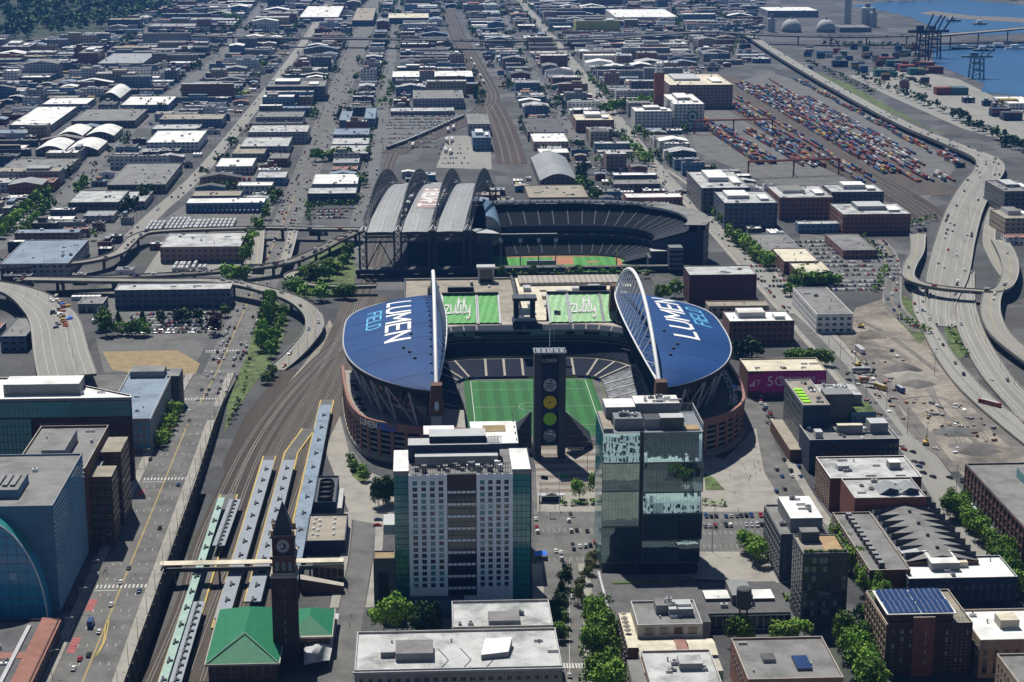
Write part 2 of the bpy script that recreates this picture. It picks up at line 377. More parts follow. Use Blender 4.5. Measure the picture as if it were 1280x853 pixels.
# raised street level on the east side, carried by a retaining wall above the railway
g = MB()
RZ = [(560, 8), (1000, 8), (1060, 4.5), (1140, .04)]
WX = lambda y: -119.5 if y < 900 else -119.5-(y-900)*.012
g.grid([[(-700, y, z), (-180, y, z), (WX(y), y, z)] for y, z in [(560, 8), (640, 8), (700, 8), (760, 8), (820, 8), (900, 8), (1000, 8), (1030, 6.6), (1060, 4.5), (1100, 2), (1140, .04)]], 'asphalt')
struct(g, 'raised_ground')
g = MB(); rows = [(y, z) for y, z in [(560, 8), (700, 8), (800, 8), (900, 8), (1000, 8), (1030, 6.6), (1060, 4.5), (1100, 2), (1140, .3)]]
for (y0, z0), (y1, z1) in zip(rows, rows[1:]):
    xa, xb = WX(y0), WX(y1)
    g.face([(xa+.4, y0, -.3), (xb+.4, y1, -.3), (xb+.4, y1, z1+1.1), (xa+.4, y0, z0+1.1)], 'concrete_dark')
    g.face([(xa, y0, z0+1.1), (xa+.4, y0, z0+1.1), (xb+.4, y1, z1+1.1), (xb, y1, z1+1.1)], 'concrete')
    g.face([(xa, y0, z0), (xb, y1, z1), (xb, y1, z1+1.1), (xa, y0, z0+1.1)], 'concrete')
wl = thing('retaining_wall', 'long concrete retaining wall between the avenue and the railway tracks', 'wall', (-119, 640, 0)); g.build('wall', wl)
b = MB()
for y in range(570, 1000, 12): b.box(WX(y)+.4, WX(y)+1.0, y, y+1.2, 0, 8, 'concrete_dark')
b.build('buttress', wl)
# sidewalk strip along the wall and along the west of the avenue's buildings
g = MB()
g.grid([[(WX(y)-4.6, y, z+.15), (WX(y)-.02, y, z+.15)] for y, z in [(640, 8), (1000, 8), (1060, 4.5), (1140, .2)]], 'concrete')
g.grid([[(-153, y, z+.15), (-148.6, y, z+.15)] for y, z in [(640, 8), (760, 8), (900, 8), (1000, 8), (1060, 4.5), (1140, .2)]], 'concrete')
struct(g, 'pavement')
R4C = -136.0
def z4(y):
    for (a, za), (b_, zb) in zip(RZ, RZ[1:]):
        if y <= b_: return za if y < a else za+(zb-za)*(y-a)/(b_-a)
    return .04
av = [(-136, 560), (-136, 700), (-136, 800), (-136, 900), (-135, 1000), (-133, 1060), (-131, 1140), (-128, 1300), (-123, 1700), (-118, 2400), (-110, 3400), (-100, 5600)]
g = MB(); g.strip([(x, y, z4(y)) for x, y in av], [24]*7+[27]*2+[32, 36, 40], 'asphalt', zlift=.03); struct(g, 'avenue')
mk = MB()
for y in range(650, 1800, 9):       # yellow centre line, white lane dashes
    cxx = -136 if y < 1000 else -136+8*(y-1000)/600.
    mk.face([(cxx-.1, y, z4(y)+.055), (cxx+.1, y, z4(y)+.055), (cxx+.1, y+9, z4(y+9)+.055), (cxx-.1, y+9, z4(y+9)+.055)], 'paint_yellow')
    mk.face([(cxx+.3, y, z4(y)+.055), (cxx+.48, y, z4(y)+.055), (cxx+.48, y+9, z4(y+9)+.055), (cxx+.3, y+9, z4(y+9)+.055)], 'paint_yellow')
    for d in ((-7.6, -4, 4.2, 7.8) if y % 2 else ()):
        mk.face([(cxx+d-.1, y, z4(y)+.055), (cxx+d+.1, y, z4(y)+.055), (cxx+d+.1, y+3, z4(y+3)+.055), (cxx+d-.1, y+3, z4(y+3)+.055)], 'paint_white')
for yy in (758, 905, 1066, 1195):   # crossings
    for k in range(13):
        x = -147+k*1.8
        mk.face([(x, yy, z4(yy)+.06), (x+.75, yy, z4(yy)+.06), (x+.75, yy+4, z4(yy+4)+.06), (x, yy+4, z4(yy+4)+.06)], 'paint_white')
    mk.face([(-147, yy-3, z4(yy-3)+.06), (-136.6, yy-3, z4(yy-3)+.06), (-136.6, yy-2.4, z4(yy-2)+.06), (-147, yy-2.4, z4(yy-2)+.06)], 'paint_white')
for y0, y1 in ((690, 706), (733, 748), (880, 893), (985, 1000), (1040, 1052)):   # red bus lane patches
    for k in range(int((y1-y0)/2.2)):
        y = y0+k*2.2
        mk.face([(-147.4, y, z4(y)+.058), (-143.9, y, z4(y)+.058), (-143.9, y+1.5, z4(y+1.5)+.058), (-147.4, y+1.5, z4(y+1.5)+.058)], 'paint_red')
lp = cr([(-135.7, 716), (-134, 700), (-134.8, 685), (-133.5, 700), (-135.2, 722)], 6)
mk.strip([(x, y, 8.06) for x, y in lp], .4, 'paint_yellow')
struct(mk, 'road_markings')
# other streets: photo polylines on flat ground
LAY = [0]
def lay(): LAY[0] += 1; return LAY[0]*.003
def pl(pts, z=0.0, n=6): return cr([P(u, v, z) for u, v in pts], n)
ROADS = []
def road(name, pts, wid, m='asphalt_far', lift=.03, n=6, z=0.0):
    ROADS.append((pl(pts, z, 14), wid))
    g = MB(); g.strip([(x, y, z) for x, y in pl(pts, z, n)], wid, m, zlift=lift); return struct(g, name)
road('street', [(-40, 330), (12, 293), (95, 235), (140, 180), (250, 92), (287, 60), (330, 5)], 22)
road('street', [(165, 295), (200, 262), (228, 238), (262, 203), (320, 132), (377, 57), (410, 5)], 15, 'concrete_road')
road('street', [(440, 330), (452, 262), (467, 200), (490, 67), (500, 0)], 16)
road('street', [(1230, 700), (1163, 586), (1108, 521), (1040, 440), (1000, 395), (955, 346), (862, 245), (822, 213), (700, 60), (645, -5)], 18, 'concrete_road', n=8)
road('street', [(1120, 545), (1060, 470), (1010, 415), (985, 392)], 9, 'asphalt', lift=.05)
road('street', [(720, 174), (684, 118), (652, 67), (630, 20)], 13)
road('street', [(1040, 690), (1000, 640), (962, 575), (947, 540), (940, 500)], 16, 'asphalt')
road('street', [(705, 853), (705, 800), (703, 740), (695, 690), (690, 640), (684, 590)], 19, 'asphalt')
road('street', [(425, 853), (440, 760), (452, 690), (455, 640), (444, 590), (425, 555), (413, 520), (414, 470)], 11, 'asphalt')
for v in (118, 172, 288, 48): road('cross_street', [(-30, v+2), (300, v+1), (640, v), (820, v-2)] if v != 288 else [(-30, 300), (160, 296), (320, 284), (450, 285)], 15, 'asphalt_far', lift=.015)
road('cross_street', [(820, 205), (900, 245), (960, 265), (1100, 310), (1180, 318)], 14, 'asphalt_far', lift=.02)
road('cross_street', [(660, 745), (720, 690), (760, 640)], 8, 'asphalt', lift=.02)
def kerbs(pts, wid, sw, m='concrete'):
    c = pl(pts, 0, 5); g = MB()
    for s in (-1, 1):
        q = []
        for i, p in enumerate(c):
            a = c[max(i-1, 0)]; b_ = c[min(i+1, len(c)-1)]; dx, dy = b_[0]-a[0], b_[1]-a[1]; l = math.hypot(dx, dy) or 1; o = s*(wid/2+sw/2); q.append((p[0]-dy/l*o, p[1]+dx/l*o))
        g.strip(q, sw, m, z=.15+lay(), thick=.14)
    struct(g, 'pavement')
kerbs([(705, 870), (705, 800), (703, 740), (700, 705)], 17, 5); kerbs([(440, 760), (452, 690), (455, 640)], 12, 4); kerbs([(1040, 690), (1000, 640), (962, 575)], 16, 5); kerbs([(1108, 521), (1040, 440), (1000, 395), (955, 346), (862, 245), (822, 213)], 19, 4)
g = MB()
for k in range(60):
    p_ = P(712, 700+k*2.6); g.face([(p_[0]-.1, p_[1], .17), (p_[0]+.1, p_[1], .17), (p_[0]+.1, p_[1]+2, .17), (p_[0]-.1, p_[1]+2, .17)], 'paint_white')
for u, v in ((690, 836), (705, 836), (720, 836)):
    for k in range(4): x, y = P(u+k*3.6, v); g.face([(x, y, .18), (x+.7, y, .18), (x+.7, y+5, .18), (x, y+5, .18)], 'paint_white')
for v0, u0, u1 in ((700, 672, 760), (664, 672, 760), (655, 880, 962), (667, 880, 962), (684, 880, 962)):
    a, b_ = P(u0, v0), P(u1, v0); n_ = int((b_[0]-a[0])/2.7)
    for k in range(n_): x = a[0]+k*2.7; g.face([(x, a[1]-2.6, .17), (x+.12, a[1]-2.6, .17), (x+.12, a[1]+2.6, .17), (x, a[1]+2.6, .17)], 'paint_white')
struct(g, 'road_markings')
# plaza north and west of the stadium, station forecourt
def poly(name, pts, m, z=.02, px=True):
    g = MB(); q = [P(*p) for p in pts] if px else pts; z += lay()
    g.face([(x, y, z) for x, y in q], m); return struct(g, name)
poly('plaza', [(672, 640), (670, 590), (666, 560), (760, 560), (760, 640)], 'concrete', .06)
poly('plaza', [(860, 640), (862, 560), (905, 575), (945, 535), (955, 590), (985, 640)], 'concrete', .06)
poly('plaza', [(405, 560), (425, 520), (440, 580), (505, 610), (500, 660), (440, 650)], 'concrete', .025)
poly('car_park', [(672, 760), (668, 640), (760, 640), (770, 760)], 'asphalt', .04)
poly('car_park', [(868, 690), (868, 640), (972, 640), (985, 690)], 'asphalt', .04)
poly('car_park', [(780, 720), (760, 690), (985, 690), (1000, 730)], 'concrete', .035)
g = MB()
for k in range(7): 
    y = P(700, 562+k*9)[1]; g.box(62, 112, y, y+5.6, 0, .1, 'plaza_brick', bot=False)
struct(g, 'paving_bands')
poly('lawn', [(880, 592), (882, 613), (906, 613), (893, 598)], 'grass', .09)
poly('lawn', [(435, 572), (446, 575), (460, 600), (452, 605), (440, 595)], 'grass', .05)
poly('dirt', [(1048, 425), (1070, 385), (1110, 372), (1140, 400), (1190, 470), (1290, 560), (1290, 600), (1208, 600), (1134, 521), (1068, 440)], 'dirt', .012)
poly('dirt', [(1072, 446), (1084, 440), (1200, 590), (1188, 590)], 'dirt_dark', .016)
poly('dirt', [(1190, 455), (1290, 555), (1290, 580), (1240, 540), (1160, 440)], 'dirt_dark', .017)
poly('bus_yard', [(172, 296), (232, 256), (345, 256), (330, 290), (205, 292)], 'asphalt', .01)
poly('depot_yard', [(178, 345), (200, 312), (330, 312), (322, 345)], 'concrete_road', .01)
poly('yard', [(98, 372), (140, 352), (320, 356), (305, 392), (130, 400)], 'asphalt', .01)
poly('yard', [(90, 300), (150, 255), (170, 262), (120, 320), (90, 330)], 'concrete_dark', .01)
poly('bare_earth', [(352, 462), (372, 462), (318, 540), (285, 600), (278, 580), (306, 520)], 'ballast', .02)
poly('bare_earth', [(392, 440), (412, 400), (420, 415), (400, 448), (360, 500), (352, 490)], 'dirt', .02)
poly('vacant_lot', [(120, 424), (240, 424), (258, 432), (238, 466), (130, 466)], 'concrete_dark', .03)
poly('vacant_lot', [(128, 440), (222, 438), (250, 455), (238, 482), (140, 462)], 'dry_grass', .05)
poly('verge', [(310, 440), (318, 405), (345, 372), (360, 400), (348, 440), (318, 480), (290, 520), (280, 545), (285, 500)], 'grass', .03)
poly('verge', [(385, 330), (400, 303), (440, 300), (445, 340), (440, 372), (365, 372), (368, 345)], 'grass', .03)
poly('verge', [(1165, 415), (1140, 375), (1120, 365), (1122, 400), (1150, 430)], 'grass', .02)
poly('verge', [(1180, 410), (1198, 410), (1215, 440), (1200, 450), (1185, 430)], 'grass', .03)
poly('verge', [(1240, 445), (1285, 490), (1285, 500), (1235, 455)], 'grass', .03)
poly('verge', [(1020, 90), (1060, 105), (1160, 160), (1190, 168), (1170, 165), (1060, 118), (1010, 98)], 'grass', .02)
poly('car_park', [(140, 388), (285, 388), (262, 424), (150, 424)], 'asphalt', .025)
poly('car_park', [(1000, 292), (1070, 300), (1108, 330), (1085, 365), (1040, 365), (1000, 330)], 'asphalt', .025)
poly('car_park', [(480, 190), (478, 142), (575, 142), (560, 160), (500, 180)], 'asphalt_far', .03)
poly('car_park', [(545, 210), (560, 170), (612, 170), (615, 212)], 'concrete_road', .03)
for k, (pts, w_) in enumerate((([(1075, 450), (1110, 490), (1150, 545), (1200, 590)], 3), ([(1085, 440), (1150, 470), (1180, 520), (1260, 585)], 4), ([(1060, 430), (1120, 440), (1160, 490), (1200, 560)], 2.5), ([(1120, 500), (1180, 500), (1240, 560)], 2.5), ([(1070, 400), (1110, 420), (1170, 465)], 5), ([(1100, 470), (1130, 530), (1180, 575)], 6))):
    for o in (0, 2.2):
        gm = MB(); gm.strip([(x+o, y, .05) for x, y in cr([P(*p) for p in pts], 8)], w_*.35, 'dirt_dark', zlift=lay()); struct(gm, 'wheel_rut')
# railway: ballast, rails
def rail(pts, n_tracks, gap, wid, m, z=.05):
    c = pl(pts, 0, 8); g = MB(); z += lay(); ROADS.append((c, wid)) 
    g.strip(c, wid, m, z=z); o = struct(g, 'railway_bed'); r = MB()
    for k in range(n_tracks):
        off = (k-(n_tracks-1)/2)*gap; line = []
        for i, p in enumerate(c):
            a = c[max(i-1, 0)]; b_ = c[min(i+1, len(c)-1)]; dx, dy = b_[0]-a[0], b_[1]-a[1]; l = math.hypot(dx, dy); line.append((p[0]+dy/l*off, p[1]-dx/l*off))
        r.strip(line, 2.5, 'rail_bed', z=z+.03)
        for d in (-.72, .72):
            q = []
            for i, p in enumerate(line):
                a = line[max(i-1, 0)]; b_ = line[min(i+1, len(line)-1)]; dx, dy = b_[0]-a[0], b_[1]-a[1]; l = math.hypot(dx, dy); q.append((p[0]+dy/l*d, p[1]-dx/l*d))
            r.strip(q, .22, 'rail_steel', z=z+.17)
    return struct(r, 'railway_tracks')
rail([(187, 870), (233, 760), (252, 690), (272, 640), (305, 570), (345, 510), (395, 455), (430, 420), (452, 370), (470, 325), (478, 290), (483, 220), (492, 192)], 2, 5.2, 11, 'ballast', .06)
rail([(290, 640), (318, 570), (355, 510), (402, 455), (434, 420), (455, 370)], 2, 5.6, 13, 'ballast', .07)
rail([(262, 853), (300, 740), (340, 640), (370, 560), (395, 510), (418, 465), (440, 420), (458, 370)], 4, 6.5, 34, 'ballast_light', .03)
rail([(492, 192), (510, 182), (545, 168), (585, 150), (605, 137), (612, 122), (605, 104), (590, 76), (570, 40), (560, 12)], 4, 6, 30, 'ballast', .06)
rail([(640, 205), (634, 180), (624, 152), (613, 130)], 3, 9, 34, 'ballast', .045)
rail([(1010, 190), (1040, 205), (1100, 232), (1150, 262), (1165, 275)], 4, 6, 40, 'ballast', .03)
rail([(880, 95), (940, 130), (1000, 165), (1080, 205), (1150, 245)], 9, 7.5, 95, 'ballast_light', .02)
poly('container_yard', [(870, 190), (860, 150), (900, 110), (960, 90), (1040, 115), (1200, 205), (1150, 262), (1060, 235), (960, 230)], 'concrete_dark', .01)
poly('container_yard', [(1060, 95), (1130, 85), (1200, 100), (1240, 120), (1300, 125), (1300, 190), (1200, 160), (1100, 115)], 'concrete_road', .01)
# water and the far shore
poly('water', [(1166, 58), (1300, 54), (1300, 122), (1258, 119), (1226, 115), (1231, 105), (1200, 93), (1166, 79)], 'water', .04)
poly('water', [(1062, 8), (1100, 3), (1200, 0), (1300, 8), (1300, 40), (1240, 44), (1178, 44), (1163, 33), (1140, 22), (1105, 14)], 'water', .04)
poly('spit', [(1148, 17), (1165, 14), (1215, 20), (1300, 24), (1300, 30), (1245, 27), (1180, 22)], 'dirt_dark', .3)
# the wooded hill far off on the left
g = MB(); rows = []
def hill_z(x, y):
    d = max(0, min(1, (y-3250-(x+1100)*.75)/900.)); e = max(0, min(1, (-560-x)/420.))
    return 75*(d*d*(3-2*d))*(e*e*(3-2*e))+3*math.sin(x*.013)*math.sin(y*.011)*e*d
for y in range(3000, 6400, 100): rows.append([(x, y, hill_z(x, y)-.4) for x in range(-2600, -200, 80)])
mat('hill_ground', (.012, .03, .013), var=.3)
g.grid(rows, 'hill_ground'); tag(g.build('hill', smooth=True), kind='structure')
# ================================================================= THE BIG STADIUM
stripes('turf', (.017, .135, .03), (.011, .095, .02), 0, 9.0)
stripes('deck_ribs', (.34, .31, .27), (.2, .185, .16), 0, 4.0, .25)
LU = thing('football_stadium', 'open stadium with two blue lens-shaped roofs hung from white arches', 'stadium', (69, 940, 0))
CX, AXL, AXR, YC, HL = 69.0, 8.0, 130.0, 1050.0, 112.0
# pitch
g = MB(); g.box(22, 116, 984, 1117, 0, .3, 'concrete_dark', bot=False); g.box(27, 110, 994, 1113, .3, .45, 'turf', bot=False)
fld = g.build('pitch', LU)
g = MB()
for x in (31.5, 105.5): g.face([(x-.2, 996, .47), (x+.2, 996, .47), (x+.2, 1110, .47), (x-.2, 1110, .47)], 'paint_white')
for y in (996, 1015, 1053, 1091, 1110): g.face([(31.5, y, .475), (105.5, y, .475), (105.5, y+.22, .475), (31.5, y+.22, .475)], 'paint_white')
for k in range(28):
    a, b_ = 2*math.pi*k/28, 2*math.pi*(k+1)/28
    g.face([(68.5+9*math.cos(a), 1053+9*math.sin(a), .48), (68.5+9*math.cos(b_), 1053+9*math.sin(b_), .48), (68.5+8.8*math.cos(b_), 1053+8.8*math.sin(b_), .48), (68.5+8.8*math.cos(a), 1053+8.8*math.sin(a), .48)], 'paint_white')
g.build('pitch_lines', fld)
def upath(d, n=9):
    p = [(24-d, 986), (24-d, 1020), (24-d, 1055), (24-d, 1103)]
    for k in range(1, n): t = math.pi-math.pi/2*k/n; p.append((37+(13+d)*math.cos(t), 1103+(13+d)*math.sin(t)))
    p += [(37, 1116+d), (69, 1116+d), (101, 1116+d)]
    for k in range(1, n): t = math.pi/2-math.pi/2*k/n; p.append((101+(13+d)*math.cos(t), 1103+(13+d)*math.sin(t)))
    return p+[(114+d, 1103), (114+d, 1055), (114+d, 1020), (114+d, 986)]
def tier(name, d0, z0, d1, z1, rows, parent, m):
    g = MB(); R_ = []
    for r in range(rows):
        d = d0+(d1-d0)*r/rows; dn = d0+(d1-d0)*(r+1)/rows; z = z0+(z1-z0)*r/rows; zn = z0+(z1-z0)*(r+1)/rows
        R_.append([(x, y, z) for x, y in upath(d)]); R_.append([(x, y, zn) for x, y in upath(d)])
    R_.append([(x, y, z1) for x, y in upath(d1)])
    g.grid(R_, m); return g.build(name, parent)
sect = lambda a, b: 'seat_grey_lit' if b >= 21 else 'seat_navy_shade'  # sun and shade painted in: pale seats west, dark ones south and east
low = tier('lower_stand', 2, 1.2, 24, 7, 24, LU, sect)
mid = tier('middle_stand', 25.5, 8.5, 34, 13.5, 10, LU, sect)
g = MB(); g.grid([[(x, y, 7.2) for x, y in upath(23.6)], [(x, y, 7.2) for x, y in upath(25.5)], [(x, y, 8.5) for x, y in upath(25.6)]], 'concrete')
g.build('concourse', LU)
for k, (x, y) in enumerate(upath(2, 5)):
    pass
def aisles(d0, z0, d1, z1, xs, nm):
    for x in xs:
        g = MB(); n = 10
        g.strip([(x, 1116+d0+(d1-d0)*k/n, z0+(z1-z0)*k/n+.6) for k in range(n+1)], 1.5, 'stone'); g.build(nm, LU)
    for k in range(2, 8, 2):
        for s in (-1, 1):
            t = math.pi/2*k/9+.1; c = (69+s*32, 1103); q = []
            for i in range(9):
                d = d0+(d1-d0)*i/8; q.append((c[0]+s*(13+d)*math.cos(t), c[1]+(13+d)*math.sin(t), z0+(z1-z0)*i/8+.6))
            g = MB(); g.strip(q, 1.4, 'stone'); g.build(nm, LU)
    for s, yy in ((1, (1000, 1016, 1032, 1048, 1064, 1080, 1096)), (-1, (1020, 1050, 1080))):
        for y in yy:
            g = MB(); g.strip([(69+s*(45+d0), y, z0+.6), (69+s*(45+d1), y, z1+.6)], 1.1, 'light_grey'); g.build(nm, LU)
aisles(2.2, 1.3, 23.6, 6.9, (42, 54, 66, 77, 88, 99), 'aisle')
# pitch-side boards
g = MB(); g.grid([[(x, y, .3) for x, y in upath(.4)], [(x, y, 1.5) for x, y in upath(.4)]], lambda a, b: ('navy', 'letter_blue', 'navy', 'team_green', 'navy')[b % 5]); g.build('advertising_board', LU)
# suite front: dark glass, ribbon board and pale lip, all round
up = lambda d: upath(d)
for nm, d, za, zb, mm in (('suite_front', 35, 13.5, 18.4, 'navy'), ('ribbon_board', 34.6, 18.4, 20, 'steel_dark'), ('suite_front', 35.4, 20, 23, 'black')):
    g = MB(); g.grid([[(x, y, za) for x, y in up(d)], [(x, y, zb) for x, y in up(d)]], mm); g.build(nm, LU)
g = MB(); g.grid([[(x, y, 23) for x, y in up(35.2)], [(x, y, 24) for x, y in up(35.0)], [(x, y, 26.3) for x, y in up(39)], [(x, y, 26.6) for x, y in up(40.5)], [(x, y, 26.6) for x, y in up(46)]], lambda a, b: ('light_grey', 'navy', 'concrete', 'stone')[a]); g.build('terrace', LU)
for k, (x, y) in enumerate(up(35.2)):
    x2, y2 = up(39.2)[k]; g = MB(); g.strip([(x, y, 24.2), (x2, y2, 26.6)], 1.0, 'stone', thick=.4); g.build('terrace_divider', LU)
for z in (16, 18.3, 20.1, 22.8):
    g = MB(); g.grid([[(x, y, z) for x, y in up(34.3)], [(x, y, z+.35) for x, y in up(34.3)]], 'steel_grey'); g.build('balcony_rail', LU)
qs_ = up(34.9)
for k in range(3, len(qs_)-4):
    (xa, ya), (xb, yb) = qs_[k], qs_[k+1]
    if abs(xb-xa)+abs(yb-ya) > 3: g = MB(); g.face([(xa+(xb-xa)*.1, ya+(yb-ya)*.1-.1, 20.6), (xa+(xb-xa)*.85, ya+(yb-ya)*.85-.1, 20.6), (xa+(xb-xa)*.85, ya+(yb-ya)*.85-.1, 22.3), (xa+(xb-xa)*.1, ya+(yb-ya)*.1-.1, 22.3)], 'window_light' if k % 3 else 'navy'); g.build('suite_window', LU)
strokes('LUMEN FIELD', lambda a, b: (28+a*1.4, 1150.4, 19.2+b*1.1), .2, 'white').build('ribbon_lettering', LU)
# upper decks under the roofs
for s in (-1, 1):
    g = MB(); R_ = []
    n = 22
    for r in range(15):
        f = r/14; row = []
        for k in range(n+1):
            t = -1+2*k/n; ext = (1-abs(t)**2.6)**.8
            row.append((CX+s*(63+(3+34*ext)*f), YC+t*104, 25+(17-3*abs(t))*f))
        R_.append(row)
        if r < 14: R_.append([(a, b_, c+1.2) for a, b_, c in row])
    g.grid(R_, 'seat_navy_shade'); g.build('upper_deck', LU)
    # outer wall, north-facing end walls, parking decks on top of the brick front
    g = MB(); ow = []
    for k in range(n+1):
        t = -1+2*k/n; ext = (1-abs(t)**2.6)**.8; ow.append((CX+s*(61+40*ext), YC+t*104))
    g.grid([[(x, y, 18) for x, y in ow], [(x, y, 27) for x, y in ow]], 'concrete_dark')
    g.grid([[(x, y, 27) for x, y in ow], [(x, y, 40) for x, y in ow]], 'glass_dark')
    for k in range(0, n+1):
        x, y = ow[k]; g.tube((x+s*.3, y, 18), (x+s*.3, y, 41), .4, 'steel_grey', 5)
    g.build('outer_wall', LU)
# ---- brick parking fronts with open bays
def bays(pts, h, parent, levels=5, letters=None, flip=False):
    g = MB(); dk = MB()
    c = [Vector((x, y, 0)) for x, y in pts]
    lens = [0]
    for a, b_ in zip(c, c[1:]): lens.append(lens[-1]+(b_-a).length)
    def at(s_):
        s_ = max(0, min(lens[-1], s_))
        for i in range(len(c)-1):
            if s_ <= lens[i+1]+1e-6:
                f = (s_-lens[i])/(lens[i+1]-lens[i]); p = c[i].lerp(c[i+1], f); d = (c[i+1]-c[i]).normalized(); return p, d
    n_ = int(lens[-1]/8.6); bw = lens[-1]/n_
    sg = -1 if flip else 1
    def seg(s0, s1, z0, z1, out, thick, m, mb):
        p0, d0 = at(s0); p1, d1 = at(s1); d = (p1-p0).normalized(); nn = Vector((d.y, -d.x, 0))*sg
        q = [p0+nn*out, p1+nn*out, p1+nn*(out-thick), p0+nn*(out-thick)]
        mb.prism([(v.x, v.y) for v in q], z0, z1, m)
    for k in range(n_):
        s0, s1 = k*bw, (k+1)*bw
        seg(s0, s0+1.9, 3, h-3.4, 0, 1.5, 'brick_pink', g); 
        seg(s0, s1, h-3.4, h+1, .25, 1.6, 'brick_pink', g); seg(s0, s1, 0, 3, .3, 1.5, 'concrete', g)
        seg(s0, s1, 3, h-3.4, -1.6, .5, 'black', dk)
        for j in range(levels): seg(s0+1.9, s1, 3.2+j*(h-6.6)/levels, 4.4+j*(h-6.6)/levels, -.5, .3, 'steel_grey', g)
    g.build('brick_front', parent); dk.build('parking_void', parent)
    return at, lens[-1]
FL = cr([(-49, 1072), (-46, 1030), (-41, 990), (-32, 963), (-14, 949), (8, 942), (24, 940)], 5)
FR = cr([(114, 940), (136, 943), (160, 951), (176, 966), (187, 990), (191, 1030), (191, 1072)], 5)
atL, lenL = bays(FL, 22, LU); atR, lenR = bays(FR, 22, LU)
g = MB(); g.prism(FL+[(24, 984), (8, 990), (-10, 1000), (-30, 1040), (-32, 1072)], 19.4, 19.8, 'concrete'); g.build('parking_deck', LU); g = MB(); g.prism(FR+[(170, 1072), (168, 1040), (150, 1000), (130, 990), (114, 984)], 19.4, 19.8, 'concrete_dark'); g.build('parking_deck', LU)
def along(at, s0, dirn, size, z, off):
    def f(a, b_):
        p, d = at(s0+dirn*a*size); nn = Vector((d.y, -d.x, 0)); q = p+nn*off; return (q.x, q.y, z+b_*size)
    return f
s0 = 107.0
strokes('LUMEN', along(atL, s0, 1, 3.3, 18.7, .6), .2, 'white').build('lettering', LU)
strokes('FIELD', along(atL, s0+3.3*(textlen('LUMEN')+.1), 1, 3.3, 18.7, .6), .2, 'letter_blue').build('lettering', LU)
strokes('LUMEN', along(atR, 18, 1, 3.3, 18.7, .6), .2, 'white').build('lettering', LU)
strokes('FIELD', along(atR, 18+3.0*(textlen('LUMEN')+.1), 1, 3.3, 18.7, .6), .2, 'letter_blue').build('lettering', LU)
